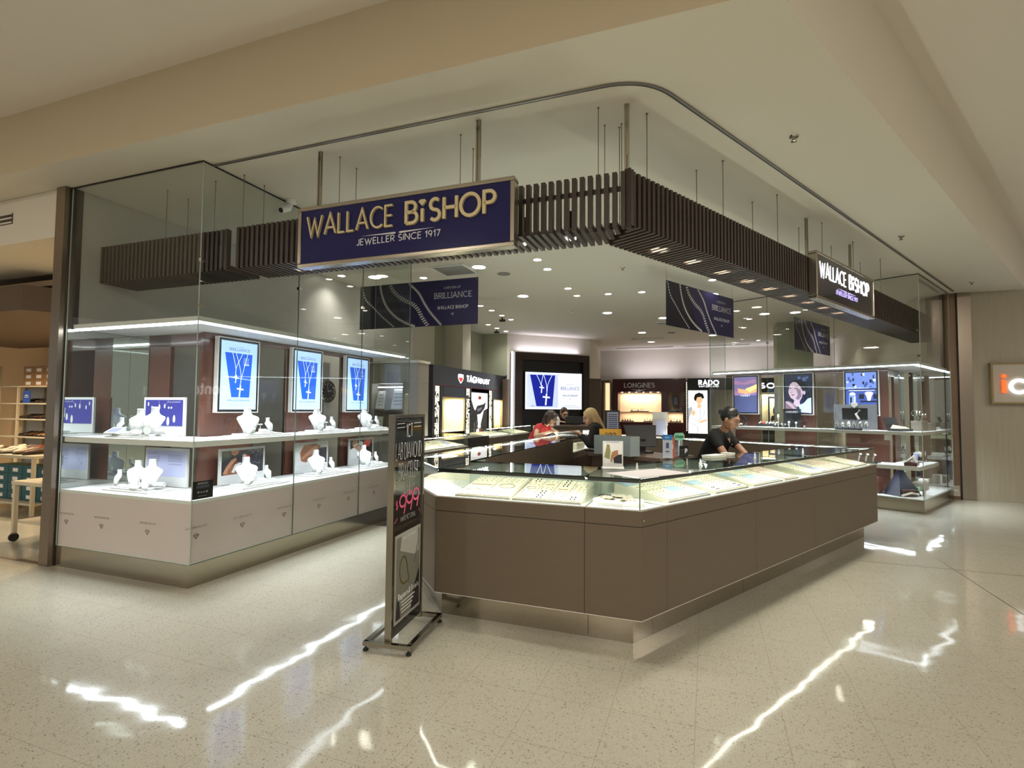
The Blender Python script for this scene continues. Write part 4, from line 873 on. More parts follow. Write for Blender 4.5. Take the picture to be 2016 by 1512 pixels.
# ------------------------------------------------------------------ white jewellery displays
def ell(cx, cy, rx, ry, z, n=18, tilt=0.0): return [(cx + rx * math.cos(2 * math.pi * k / n), cy + ry * math.sin(2 * math.pi * k / n) , z + tilt * math.sin(2 * math.pi * k / n)) for k in range(n)]
def mk_bust(h, label=''):
    t = bpy.data.objects.new('necklace_bust', None); COL.objects.link(t); k = h / .26
    mb = MB(); mb.loft([ell(0, -.035 * k, .052 * k, .014 * k, 0), ell(0, -.040 * k, .066 * k, .018 * k, .04 * k), ell(0, -.025 * k, .094 * k, .022 * k, .10 * k), ell(0, -.008 * k, .112 * k, .026 * k, .145 * k), ell(0, .006 * k, .100 * k, .026 * k, .165 * k),
                       ell(0, .012 * k, .050 * k, .030 * k, .185 * k), ell(0, .014 * k, .036 * k, .030 * k, .205 * k), ell(0, .014 * k, .034 * k, .030 * k, .25 * k), ell(0, .014 * k, .036 * k, .031 * k, .26 * k)], WHITEM)
    mb.build('bust_form', t, smooth=True)
    mb = MB(); mb.tube([(-.040 * k, -.012 * k, .188 * k), (-.030 * k, -.040 * k, .145 * k), (0, -.055 * k, .085 * k), (.030 * k, -.040 * k, .145 * k), (.040 * k, -.012 * k, .188 * k)], .0016, SILVD, n=5); mb.ball((0, -.060 * k, .080 * k), .006, SILVD, n=8); mb.build('necklace', t)
    return t
def mk_tstand():
    t = bpy.data.objects.new('ring_stand', None); COL.objects.link(t)
    mb = MB(); mb.lathe([(.018, 0), (.016, .004), (.004, .008), (.004, .075), (.004, .078)], WHITEM, n=12); mb.build('stem', t, smooth=True)
    mb = MB(); mb.tube([(-.026, 0, .082), (.026, 0, .082)], .006, WHITEM, n=10); mb.build('crossbar', t, smooth=True)
    mb = MB(); mb.tube([(.010 + .0001, .009 * math.cos(a), .082 + .009 * math.sin(a)) for a in [2 * math.pi * j / 10 for j in range(11)]], .0015, SILVD, n=5, cap=False); mb.build('ring', t)
    return t
def mk_roll():
    t = bpy.data.objects.new('bracelet_roll', None); COL.objects.link(t)
    mb = MB(); mb.tube([(-.055, 0, .035), (.055, 0, .035)], .028, WHITEM, n=14); mb.box(-.045, .045, -.02, .02, 0, .012, WHITEM); mb.build('cushion', t, smooth=False)
    mb = MB(); mb.tube([(.0, .030 * math.cos(a), .035 + .030 * math.sin(a)) for a in [2 * math.pi * j / 14 for j in range(15)]], .003, SILVD, n=5, cap=False); mb.build('bracelet', t)
    return t
def mk_pad():
    t = bpy.data.objects.new('ring_tray', None); COL.objects.link(t)
    mb = MB(); mb.hexa([(-.055, -.035, 0), (.055, -.035, 0), (.055, .035, 0), (-.055, .035, 0)], [(-.055, -.035, .014), (.055, -.035, .014), (.055, .035, .036), (-.055, .035, .036)], WHITEM); mb.build('pad', t, bevel=.003)
    mb = MB()
    for x in (-.03, 0, .03): mb.ball((x, -.005, .028), .005, SILVD, n=6)
    mb.build('rings', t)
    return t
def mk_riser():
    t = bpy.data.objects.new('display_riser', None); COL.objects.link(t)
    mb = MB(); mb.box(-.13, .13, -.09, .09, 0, .018, WHITE); mb.build('plate', t, bevel=.002)
    return t
PROTO = {'bust': mk_bust(.255), 'small': mk_bust(.15), 'tstand': mk_tstand(), 'roll': mk_roll(), 'pad': mk_pad(), 'riser': mk_riser()}
USED = set()
def item(kind, F, u, v, z, rot, label, cat, group, scale=None):
    if kind not in USED:
        USED.add(kind); o = PROTO[kind]; put(o, F, u, v, z, rot)
        if scale: o.scale = (scale,) * 3
        return tag(o, label, cat, group)
    o = dup(PROTO[kind], F, u, v, z, rot, label, group, scale); o.scale = (scale or 1,) * 3; o['category'] = cat; return o
def cluster(F, u, v, z, rot, where, rich=0, flip=1):
    """one arrangement: base board, big and small bust, ring stands, roll, sloping pads"""
    def at(dx, dy): return u + (dx * math.cos(rot) - dy * math.sin(rot)) , v + (dx * math.sin(rot) + dy * math.cos(rot))
    f = flip
    mb = MB(); mb.box(-.30, .30, -.14, .14, 0, .014, WHITE); mb.box(-.235, .20, -.115, .10, .0145, .030, WHITEM)
    o = mb.build('display_board', bevel=.002); put(o, F, u, v, z, rot); tag(o, 'stepped white display board ' + where, 'display board', 'stepped white display boards')
    zb = z + .031
    def it(kind, dx, dy, dz, dr, name, cat, grp, sc=None):
        a, b = at(dx * f, dy); item(kind, F, a, b, zb + dz, rot + dr * f, name + ' ' + where, cat, grp, sc)
    it('bust', -.09, .05, 0, R(-22), 'tall white necklace bust', 'necklace bust', 'tall necklace busts')
    it('riser', .03, -.065 + .02, 0, 0, 'thick white riser plate', 'riser', 'thick white riser plates', .62)
    it('small', .245 if rich == 2 else .155, -.03 if rich == 2 else .03, 0, R(14), 'short white necklace bust', 'necklace bust', 'short necklace busts')
    it('roll', -.165, -.07, 0, R(30), 'white cushion roll with a bracelet', 'bracelet roll', 'white bracelet rolls')
    it('tstand', .065, .045, 0, 0, 'white T-shaped ring stand', 'ring stand', 'T-shaped ring stands')
    it('pad', .02, -.05, .0115, 0, 'sloping white ring pad', 'ring pad', 'sloping ring pads', .8)
    if rich == 2:
        it('bust', .13, .065, 0, R(-14), 'second tall white necklace bust, set right,', 'necklace bust', 'tall necklace busts', .92)
        it('roll', -.235, .02, 0, R(-20), 'extra white cushion roll', 'bracelet roll', 'white bracelet rolls', .85)
        it('tstand', -.03, -.02, .012, R(20), 'front T-shaped ring stand', 'ring stand', 'T-shaped ring stands', .8)
        it('pad', -.085, -.095, 0, R(-10), 'front sloping white pad', 'ring pad', 'sloping ring pads', .8)
    if rich:
        it('pad', .13, -.085 + .01, 0, R(12), 'extra sloping white pad', 'ring pad', 'sloping ring pads', .7)
SR = R(90)
for lvl, z, nm in ((0, 1.2005, 'on upper shelf'), (1, .7085, 'on low deck')):
    for k, (v, w_) in enumerate(((.93, 'first'), (1.93, 'second'), (2.85, 'third'))):
        cluster(FA, -.26, v, z, SR, '%s beneath the %s BRILLIANCE screen' % (nm, w_), lvl)
cluster(FA, -.98, .25, 1.2005, 0, 'on upper shelf before the navy gem poster', 2, -1)
cluster(FA, -.98, .25, .7085, 0, 'on low deck before the lavender poster', 2, -1)
t = thing('jewellery_box', 'open white tray with a violet velvet pad on the upper shelf of the left showcase', 'jewellery tray', FA, -1.18, .14, 1.232, R(10))
mb = MB(); mb.hexa([(-.07, -.05, 0), (.07, -.05, 0), (.07, .05, 0), (-.07, .05, 0)], [(-.07, -.05, .012), (.07, -.05, .012), (.07, .05, .06), (-.07, .05, .06)], WHITEM); mb.build('tray', t)
mb = MB(); mb.face([(-.058, -.040, .0175), (.058, -.040, .0175), (.058, .040, .0562), (-.058, .040, .0562)], M_('violet_velvet', '6C6C9A')); mb.build('pad', t)

# ================================================================== THE COUNTER RING
def A(u, v): q = wpt(PA, u, v); return (q.x, q.y)
def B(u, v): q = wpt(PB, u, v); return (q.x, q.y)
def isec2(p1, d1_, p2, d2_):
    w = (p2[0] - p1[0], p2[1] - p1[1]); den = d1_[0] * d2_[1] - d1_[1] * d2_[0]; t_ = (w[0] * d2_[1] - w[1] * d2_[0]) / den
    return (p1[0] + d1_[0] * t_, p1[1] + d1_[1] * t_)
dA2 = (math.cos(ANG_A), math.sin(ANG_A)); nA2 = (-dA2[1], dA2[0]); dB2 = (math.cos(ANG_B), math.sin(ANG_B)); nB2 = (-dB2[1], dB2[0])
WID = 0.60
def counter(outer, inner, label, ends=(True, True), staff='frosted', low=0.0, doors=None, z1=1.065):
    """one counter unit between an outer (customer side) and an inner (staff side) polyline of equal length"""
    c = outer[0]; org = Vector((c[0], c[1], 0))
    t = thing('glass_counter', label, 'counter', (org, 0), 0, 0)
    O = [(x - c[0], y - c[1]) for x, y in outer]; I = [(x - c[0], y - c[1]) for x, y in inner]
    # a hairline at each end keeps neighbouring units apart
    g = 0.0016
    def shrink(P_):
        P_ = list(P_); d = Vector((P_[1][0] - P_[0][0], P_[1][1] - P_[0][1])).normalized() * g; P_[0] = (P_[0][0] + d.x, P_[0][1] + d.y)
        d = Vector((P_[-2][0] - P_[-1][0], P_[-2][1] - P_[-1][1])).normalized() * g; P_[-1] = (P_[-1][0] + d.x, P_[-1][1] + d.y); return P_
    O = shrink(O); I = shrink(I); n = len(O)
    def L(k, f): return (O[k][0] * (1 - f) + I[k][0] * f, O[k][1] * (1 - f) + I[k][1] * f)
    def strip(mb, f0, f1, z0, z1_, m, ms=None):
        for k in range(n - 1):
            a, b, c_, d = L(k, f0), L(k + 1, f0), L(k + 1, f1), L(k, f1)
            mb.prism([a, b, c_, d], z0, z1_, m, ms)
    mb = MB(); strip(mb, .19, .86, 0, .188, STEEL); mb.build('plinth', t)
    mb = MB(); strip(mb, 0.0, .04, .19, .763, BROWN); mb.build('front_panel', t)
    mb = MB(); strip(mb, 0.0, .04, .1865, .1895, VINYL_EDGE); mb.build('edge_strip', t)
    mb = MB(); strip(mb, .04, .99, .192, .763, BROWN_D); mb.build('carcass', t)
    mb = MB(); strip(mb, 0.005, .99, .7635, .767, DARKEDGE); mb.build('shadow_gap', t)
    mb = MB(); strip(mb, 0.0, 1.0, .7675, .862, BROWN); mb.build('fascia', t)
    mb = MB(); strip(mb, 0.03, .96, .8622, .867, WHITE); mb.build('deck', t)
    if staff == 'panel':
        mb = MB(); strip(mb, .965, 1.0, .8622, z1 - .0105, BROWN); mb.build('staff_panel', t)
    elif staff != 'open':
        mb = MB()
        if doors:
            a, b, c_, d = L(0, .955), L(1, .955), L(1, .972), L(0, .972); q = lambda p0, p1: (p0[0] + (p1[0] - p0[0]) * doors, p0[1] + (p1[1] - p0[1]) * doors)
            mb.prism([a, q(a, b), q(d, c_), d], .867, z1 - .011, FROST)
        else: strip(mb, .955, .972, .867, z1 - .011, FROST, FROST)
        mb.build('sliding_doors', t)
    mb = MB(); strip(mb, .030, .046, .867, z1 - .011, GLASS, GLASS); mb.build('front_glass', t)
    for e, k in ((ends[0], 0), (ends[1], n - 1)):
        if e:
            a, b = L(k, .05), L(k, .95); dd = Vector((O[1 if k == 0 else n - 2][0] - O[k][0], O[1 if k == 0 else n - 2][1] - O[k][1])).normalized() * .008
            mb = MB(); mb.prism([a, b, (b[0] + dd.x, b[1] + dd.y), (a[0] + dd.x, a[1] + dd.y)], .868, z1 - .011, GEDGE, GLASS); mb.build('end_glass', t)
    mb = MB(); strip(mb, .012, .99, z1 - .010, z1, GLASS_TOP, TOPEDGE); mb.build('glass_top', t)
    mb = MB(); strip(mb, .050, .060, z1 - .030, z1 - .011, DARKEDGE); strip(mb, .060, .10, z1 - .022, z1 - .011, LEDC); mb.build('led_profile', t)
    for k in range(1, n - 1):
        a = L(k, .035); mb = MB(); mb.lathe([(.004, .868), (.004, z1 - .012)], GEDGE, c=(a[0], a[1], 0), n=6); mb.build('corner_joint', t)
    return t
def run(Fn, u0, u1, lab, **k):
    """straight unit whose front lies on v = 0 of PA or PB"""
    return counter([Fn(u0, 0), Fn(u1, 0)], [Fn(u0, WID), Fn(u1, WID)], lab, **k)
# corner points of the ring, outer and inner
iC = isec2(A(0, WID), dA2, B(0, WID), dB2)
oB = B(4.72, 0); iB = B(4.12, WID)
oL0 = A(-1.447, 0); oL1 = A(-2.05, .60); iL1 = A(-1.45, .60 + .25)
iLc = A(-1.45, WID)
counter([A(-.36, 0), (PC.x, PC.y), B(.28, 0)], [A(-.36, WID), iC, B(.28, WID)], 'corner counter unit at the front point of the ring, holding loose white jewellery boxes', ends=(True, True))
run(A, -1.447, -.36, 'counter unit left of the front point, with two cream jewellery trays', ends=(True, False))
counter([A(-2.05, .62), A(-1.447, 0)], [A(-1.45, .958), A(-1.447, WID)], 'angled counter unit directly behind the black pavement sign', ends=(False, False), staff='frosted')
run(B, .28, 1.55, 'counter unit right of the front point, nearest the camera on the long run', ends=(False, True))
run(B, 1.55, 2.80, 'counter unit on the long run where the staff member reaches in', ends=(False, True), doors=.45)
run(B, 2.80, 4.04, 'counter unit on the long run with pink ring trays', ends=(False, True))
counter([B(4.04, 0), oB, B(4.72, WID)], [B(4.04, WID), iB, iB], 'end counter unit at the right tip of the long run', ends=(False, False), staff='frosted')
LV = [.62, 2.4, 4.15]
for k in range(2):
    counter([A(-2.05, LV[k + 1]), A(-2.05, LV[k])], [A(-1.45, LV[k + 1]), A(-1.45, LV[k] if k else .96)], ('left arm of the counter ring, %s half' % ('nearer', 'farther')[k]), staff='panel', ends=(k == 1, False))
BV = [WID, 1.7, 2.8, 3.9]
for k in range(3):
    counter([B(4.72, BV[k]), B(4.72, BV[k + 1])], [B(4.12, BV[k]), B(4.12, BV[k + 1])], 'back arm of the counter ring, %s' % ('beside the right tip', 'middle unit', 'far left unit')[k], staff='panel', ends=(False, k == 2))
counter([B(4.72, 3.902), A(-2.05, 5.6), A(-2.05, 4.152)], [B(4.12, 3.902), A(-1.43, 5.44), A(-1.45, 4.152)], 'far left corner counter unit where the two arms of the ring meet', staff='open', ends=(False, False))
# key lock on the corner fascia
mb = MB(); rg = [[(r_ * math.cos(2 * math.pi * j / 14), y_, r_ * math.sin(2 * math.pi * j / 14)) for j in range(14)] for r_, y_ in ((.008, 0), (.008, -.004), (.001, -.005))]; mb.loft(rg, CHROME)
single(mb, 'key_lock', 'small round key lock on the corner counter fascia', 'lock', PB, .02, -.0005, .805)

# ------------------------------------------------------------------ jewellery trays on the counter decks
PINKP = M_('print_pink_pad', 'D9C2B0')
def tray(Fn, ang, u, w, label, style, depth=.46, v0=.055):
    org = Fn(u, v0); t = thing('jewellery_tray', label, 'tray', (Vector((org[0], org[1], 0)), ang), 0, 0, .8675)
    h0, h1 = .012, .085
    mb = MB(); mb.hexa([(0, 0, 0), (w, 0, 0), (w, depth, 0), (0, depth, 0)], [(0, 0, h0), (w, 0, h0), (w, depth, h1), (0, depth, h1)], CREAM); mb.build('base', t)
    mb = MB(); mb.box(0, w, -.006, -.001, 0, .014, GREYP); mb.build('front_lip', t)
    sl = (h1 - h0) / depth
    def P3(x, y, dz=0): return (x, y, h0 + sl * y + dz)
    def padb(mb, x0, x1, y0, y1, m, th=.008): mb.hexa([P3(x0, y0, .0005), P3(x1, y0, .0005), P3(x1, y1, .0005), P3(x0, y1, .0005)], [P3(x0, y0, th), P3(x1, y0, th), P3(x1, y1, th), P3(x0, y1, th)], m)
    rnd = random.Random(hash(label) % 1000 if False else len(label) * 7 + int(u * 100))
    mb = MB(); jm = MB(); nx, ny = style[0], style[1]; gp = .008
    for i in range(nx):
        for j in range(ny):
            x0 = gp + i * (w - gp) / nx; x1 = (i + 1) * (w - gp) / nx; y0 = gp + j * (depth - gp) / ny; y1 = (j + 1) * (depth - gp) / ny
            kd = style[2][(i + j * nx) % len(style[2])]
            mt = {'b': PALEB, 'o': GOLDJ, 'n': CREAM, 'r': CREAM, 'e': CREAM, 'd': CREAM, 'p': PINKP, 'g': P_GREYI}[kd]
            if kd == 'o': mt = M_('print_tan_card', '8C7A4E')
            padb(mb, x0, x1, y0, y1, mt)
            cx, cy = (x0 + x1) / 2, (y0 + y1) / 2
            if kd == 'n':
                pts = [P3(cx + (x1 - x0) * .30 * math.cos(a), cy + (y1 - y0) * .34 * math.sin(a), .0115) for a in [2 * math.pi * q / 20 for q in range(21)]]
                jm.tube(pts, .0035, SILVD, n=5, cap=False)
            elif kd in 'rp':
                nn = max(2, int((x1 - x0) / .035)); mm = max(1, int((y1 - y0) / .04))
                for q in range(nn):
                    for r_ in range(mm):
                        if rnd.random() < .86: jm.ball(P3(x0 + (q + .5) * (x1 - x0) / nn, y0 + (r_ + .5) * (y1 - y0) / mm, .012), .0055, rnd.choice((SILVD, SILVD, GOLDJ)), sc=(1, .7, 1), n=6)
            elif kd == 'e':
                for q in (-1, 1):
                    for r_ in (-1, 1): jm.ball(P3(cx + q * .014, cy + r_ * .02, .012), .006, INKL, n=6)
            elif kd == 'd': jm.tube([P3(x0 + .02, cy, .011), P3(x1 - .02, cy + .004, .011)], .003, GOLDJ, n=5)
    mb.build('pads', t)
    if jm.v: o = jm.build('jewellery', t); o['kind'] = 'stuff'
    return t
tray(A, ANG_A, -1.32, .42, 'cream tray with a pearl necklace in the counter left of the front point', (2, 3, 'nddnrr'))
tray(A, ANG_A, -.88, .48, 'wide cream tray of dark earrings and bracelets, left of the front point', (4, 5, 'derererrnrdrr'))
tray(B, ANG_B, .38, .55, 'tray with pale blue cards, first on the long counter run', (4, 4, 'rrdbrrbrdrrrbrr'))
tray(B, ANG_B, 1.01, .52, 'tray with a blue card and ring pads, second on the long counter run', (3, 5, 'ererrrbrrdrr'))
tray(B, ANG_B, 1.64, .55, 'tray with a long light blue pad beneath the reaching hand', (3, 4, 'rrbrbrbrr'))
tray(B, ANG_B, 2.24, .30, 'narrow tray of stacked cards right of the reaching hand', (1, 4, 'prp'))
tray(B, ANG_B, 2.86, .60, 'tray with two dark grey cards on the long counter run', (4, 3, 'rrgrrrgr'))
tray(B, ANG_B, 3.48, .52, 'tray of pink ring pads near the right tip of the counter', (5, 5, 'prpp'))
tray(B, ANG_B, 4.14, .40, 'last cream tray at the right tip of the counter', (2, 3, 'rp'))
LANG = math.atan2(-nA2[1], -nA2[0])
def Lf(u, v): return A(-2.05 + v, 4.15 - u)
for k, u in enumerate((.1, .9, 1.9, 2.7)):
    tray(Lf, LANG, u, .6, 'cream tray in the left arm of the ring, %s from the front' % ('fourth', 'third', 'second', 'first')[k], (4, 3, 'rrdr'))
BANG = math.atan2(nB2[1], nB2[0])
def Bf(u, v): return B(4.72 - v, .7 + u)
for k, u in enumerate((.1, .9, 1.7, 2.6)):
    tray(Bf, BANG, u, .6, 'tray of watches in the back arm of the ring, %s from the right tip' % ('first', 'second', 'third', 'fourth')[k], (4, 3, 'errn'))
tray(Lf, LANG, -1.15, .55, 'white tray lying in the far left corner unit of the ring', (3, 3, 'rn'))
# loose boxes in the corner unit
def jbox(px, rot, w, d, label, kind, z=.8675, tilt=0.0):
    t = thing('jewellery_box', label, 'jewellery box', (Vector((px[0], px[1], 0)), rot), 0, 0, z)
    if tilt: t.rotation_euler = (tilt, 0, rot)
    mb = MB(); mb.box(-w / 2, w / 2, -d / 2, d / 2, 0, .024, WHITE); mb.build('box_body', t, bevel=.002)
    mb = MB(); mb.box(-w / 2 + .006, w / 2 - .006, -d / 2 + .006, d / 2 - .006, .0245, .028, M_('pad_blush', 'E6DCD4')); mb.build('pad', t)
    jm = MB()
    if kind == 'grid':
        for q in (-1, 1):
            for r_ in (-1, 1): jm.tube([(q * w * .22 - .012, r_ * d * .22, .0305), (q * w * .22 + .012, r_ * d * .22 + .004, .0305)], .0025, GOLDJ, n=5)
        jm.box(-.001, .001, -d / 2 + .01, d / 2 - .01, .028, .030, CREAM_D); jm.box(-w / 2 + .01, w / 2 - .01, -.001, .001, .028, .030, CREAM_D)
    else:
        for x in (-.03, 0, .03):
            jm.tube([(x - .012, -.02, .0305), (x, .0, .0305), (x - .004, .04, .0305)], .0018, GOLDJ, n=5); jm.ball((x - .012, -.024, .031), .006, GOLDJ, n=6)
    jm.build('jewellery', t)
jbox(A(-.17, .34), ANG_A + R(12), .15, .20, 'white box of four rings, farthest back in the corner counter unit', 'grid')
jbox(A(-.20, .15), ANG_A + R(-8), .18, .15, 'white box of rings on the left in the corner counter unit', 'grid')
jbox(B(.13, .17), ANG_A + R(8), .16, .17, 'white box with bracelets lying in front in the corner counter unit', 'drop')
jbox(B(.10, .34), ANG_B + R(10), .16, .16, 'white box partly under others at the right of the corner counter unit', 'grid', z=.8675)
# things on the glass top
def card_stand(px, rot, w, h, label, art, z=1.0655):
    t = thing('card_stand', label, 'card stand', (Vector((px[0], px[1], 0)), rot), 0, 0, z)
    mb = MB(); mb.box(-w / 2, w / 2, -.004, .004, .004, h, WHITEM); mb.build('card', t)
    mb = MB(); art(mb, w - .02, h - .05); mb.v = [(x - w / 2 + .01, y - .006, z_ + .035) for x, y, z_ in mb.v]; mb.build('print', t)
    mb = MB(); mb.hexa([(-w / 2 - .004, -.03, 0), (w / 2 + .004, -.03, 0), (w / 2 + .004, .06, 0), (-w / 2 - .004, .06, 0)], [(-w / 2 - .004, -.008, .008), (w / 2 + .004, -.008, .008), (w / 2 + .004, .012, .012), (-w / 2 - .004, .012, .012)], mat('acrylic_base', (.75, .76, .74), rough=.2)); mb.build('base', t)
def art_dress(mb, w, h):
    mb.rect(0, w, 0, h, 0, P_WHITE); mb.flat([(0, .3 * h), (.15 * w, .95 * h), (.40 * w, .9 * h), (.30 * w, .2 * h)], -.0008, P_OLIVE); mb.flat([(.55 * w, .02 * h), (.5 * w, .4 * h), (w, .45 * h), (w, 0)], -.001, P_DARK)
    mb.flat([(.30 * w, .95 * h), (.42 * w, h), (.58 * w, .96 * h), (.50 * w, .6 * h), (.36 * w, .55 * h)], -.0011, P_WHITE)
    for k in range(4): ribbon(mb, spline([(.78 * w, (.62 - .05 * k) * h), (.48 * w, (.52 - .08 * k) * h), (.40 * w, (.22 - .05 * k) * h)], 4), .09 * w, -.0015 - k * 1e-4, 0, P_SKIN if k % 2 else M_('print_bronze', 'A0743C'))
    text(mb, 'WALLACE BISHOP', .5 * w, 1.03 * h, .008, P_GREYI, -.001, 0, .2, width=.7 * w, align='c')
card_stand(A(-.27, .55), ANG_A + R(20), .15, .20, 'white card in a stand, its photo showing hands with rings, on the counter corner', art_dress)
PAPER = mat('paper_mauve', (0.66, 0.62, 0.62), rough=.7)
mb = MB(); mb.box(0, .52, 0, .30, 0, .003, PAPER); o = mb.build('paper_sheets'); 
o.location = (wpt(PB, .02, .03).x, wpt(PB, .02, .03).y, 1.0655); o.rotation_euler = (0, 0, ANG_B + R(-6)); tag(o, 'pale mauve sheets of paper lying on the glass at the counter corner', 'paper')
for lb, u, v in (('first', .38, .31), ('second', .63, .03), ('third', 1.05, .20), ('fourth', 2.02, .22), ('fifth', 1.50, .02), ('sixth', 3.05, .20)):
    t = thing('counter_clamp', 'small white clamp on the long counter top, %s from the corner' % lb, 'clamp', PB, u, v, 1.0655, 0)
    if lb in ('first', 'third', 'fourth', 'sixth'):
        mb = MB(); mb.lathe([(.011, 0), (.010, .006), (.004, .05), (.001, .054)], WHITEM, n=10); mb.build('cone', t)
    else:
        mb = MB(); mb.box(-.018, .018, -.008, .008, 0, .008, WHITEM); mb.build('plate', t, bevel=.002)
for lb, u, v, w_, rr in (('left', 1.72, .47, .26, 0), ('right', 2.14, .50, .10, 8)):
    t = thing('gift_box', 'flat white box resting at the staff edge, %s of the near reaching arm' % lb, 'box', PB, u, v, 1.0655, R(rr))
    mb = MB(); mb.box(0, w_, 0, .10, 0, .015, M_('box_ivory', 'EDE8DC')); mb.build('box_body', t, bevel=.002)
    mb = MB(); mb.box(-.002, w_ + .002, -.002, .102, .0155, .023, WHITEM); mb.build('lid', t)

# ------------------------------------------------------------------ point-of-sale desk inside the ring
DSK = (wpt(PB, 1.93, 1.15), ANG_B)
t = thing('service_desk', 'brown service desk inside the counter ring', 'desk', DSK, 0, 0)
mb = MB(); mb.box(.03, .62, .03, .95, 0, .955, BROWN_D); mb.build('carcass', t)
mb = MB(); mb.box(0, .65, 0, .98, .957, 1.0, mat('desk_top', (0.14, 0.10, 0.075), rough=.3)); mb.build('desktop', t, bevel=.003)
ZD = 1.0005
t = thing('document_rack', 'translucent grey plastic document box on the service desk', 'document box', DSK, .06, .30, ZD, R(90))
FR2 = glass_mat('smoky_plastic', (0.62, 0.70, 0.70), rough=.2, frost=.45)
mb = MB(); mb.box(0, .50, 0, .006, 0, .21, FR2); mb.box(0, .50, .16, .166, 0, .21, FR2); mb.box(0, .006, .006, .16, 0, .21, FR2); mb.box(.494, .50, .006, .16, 0, .21, FR2); mb.build('shell', t)
mb = MB(); mb.box(-.003, .503, -.004, -.001, .165, .173, P_WHITE); mb.build('rim_band', t)
mb = MB()
for k in range(9): mb.box(.03 + k * .05, .033 + k * .05, .02, .14, .005, .15, P_GREYI)
mb.build('dividers', t)
mb = MB(); mb.tube([(-.02, 0, .012), (.10, .02, .02), (.22, .0, .012)], [.010, .018, .010], BLK, n=10)
single(mb, 'stapler', 'black stapler lying on the left end of the service desk', 'stapler', DSK, .05, .86, ZD + .004, R(90))
def sale_card(x, y, w, h, label, draw, base_m, rot=0.0):
    t = thing('payment_card', label, 'sign card', DSK, x, y, ZD, rot)
    mb = MB(); mb.box(0, w, 0, .006, .004, h, base_m); mb.build('card', t)
    mb = MB(); mb.box(0, w, -.02, .035, 0, .004, base_m); mb.build('foot', t)
    mb = MB(); draw(mb, w, h); mb.v = [(a, b - .002, c) for a, b, c in mb.v]; mb.build('print', t)
def d_blue(mb, w, h): mb.rect(0, w, .78 * h, h, 0, M_('tag_blue', '2E7CC4')); mb.rect(.36 * w, .64 * w, .42 * h, .66 * h, 0, P_INK); mb.rect(.30 * w, .70 * w, .25 * h, .30 * h, 0, P_INK); text(mb, 'PAY', .3 * w, .85 * h, .06 * h, P_WHITE, -.001, 0, .2, width=.4 * w)
def d_orange(mb, w, h):
    ribbon(mb, blobp(.5 * w, .52 * h, .28 * w, .22 * h, 18) + [blobp(.5 * w, .52 * h, .28 * w, .22 * h, 18)[0]], .05 * w, 0, 0, P_WHITE); mb.flat(blobp(.5 * w, .52 * h, .18 * w, .14 * h), 0, P_RED)
def d_green(mb, w, h): text(mb, 'afterpay', .5 * w, .34 * h, .42 * h, BLK, 0, 0, .20, width=.80 * w, align='c')
def d_black(mb, w, h): text(mb, 'P', .62 * w, .3 * h, .38 * h, P_WHITE, 0, 0, .3, width=.22 * w); mb.rect(.1 * w, .4 * w, .6 * h, .63 * h, 0, P_GREYI)
sale_card(.10, .04, .10, .24, 'blue and white payment card on the service desk', d_blue, M_('card_grey', 'C4CCD6'), R(-70))
sale_card(.14, .03, .14, .21, 'orange payment card with a white ring on the service desk', d_orange, M_('card_orange', 'B4553A'), R(-8))
sale_card(.42, .10, .14, .22, 'tall grey card behind the green tag on the service desk', lambda mb, w, h: mb.rect(.1 * w, .9 * w, .1 * h, .12 * h, 0, P_INK), M_('card_pale', '9EA8AC'), R(-5))
sale_card(.36, .0, .13, .115, 'black payment card with a white P on the service desk', d_black, BLK, R(-10))
t = thing('payment_tag', 'green rounded afterpay tag standing on the service desk', 'sign', DSK, .35, .06, ZD, R(-8))
mb = MB(); pr = [(.02, .17), (.14, .17), (.165, .195), (.165, .225), (.14, .25), (.02, .25), (-.005, .225), (-.005, .195)]; mb.hexa([(x, 0, z) for x, z in pr], [(x, .006, z) for x, z in pr], M_('tag_mint', '7FC4A0')); mb.build('tag', t)
mb = MB(); mb.box(.07, .09, .001, .005, 0, .17, P_WHITE); mb.build('stem', t)
mb = MB(); text(mb, 'afterpay', .08, .197, .034, BLK, -.002, 0, .22, width=.13, align='c'); mb.build('print', t)
t = thing('monitor', 'black tilted touchscreen till monitor on the service desk', 'monitor', DSK, .42, .50, ZD, R(-28))
mb = MB(); mb.hexa([(-.17, .02, .07), (.17, .02, .07), (.17, .05, .07), (-.17, .05, .07)], [(-.20, .10, .32), (.20, .10, .32), (.20, .13, .32), (-.20, .13, .32)], BLK); mb.build('panel', t, bevel=.006)
mb = MB(); mb.box(-.04, .04, .04, .10, .02, .16, BLK); mb.box(-.10, .10, -.04, .14, 0, .02, BLK); mb.build('stand', t)
t = thing('notice_sheet', 'bright yellow sale sheet standing on the service desk left of the monitor', 'notice', DSK, .18, .78, ZD, R(-40))
mb = MB(); mb.hexa([(-.13, 0, .0), (.13, 0, .0), (.13, .012, 0), (-.13, .012, 0)], [(-.13, .07, .27), (.13, .07, .27), (.13, .076, .27), (-.13, .076, .27)], M_('sheet_yellow', 'F0B83C')); mb.build('sheet', t)
mb = MB(); text(mb, 'SALE 50', 0, .10, .05, P_RED, 0, 0, .2, width=.20, align='c'); text(mb, 'GOLD', 0, .19, .035, P_DARK, 0, 0, .2, width=.12, align='c')
mb.v = [(x, z * .26 - .004, z) for x, y, z in mb.v]; mb.build('print', t)

STANDM = mat('stand_metal', (0.30, 0.28, 0.23), rough=0.14, metal=1.0)
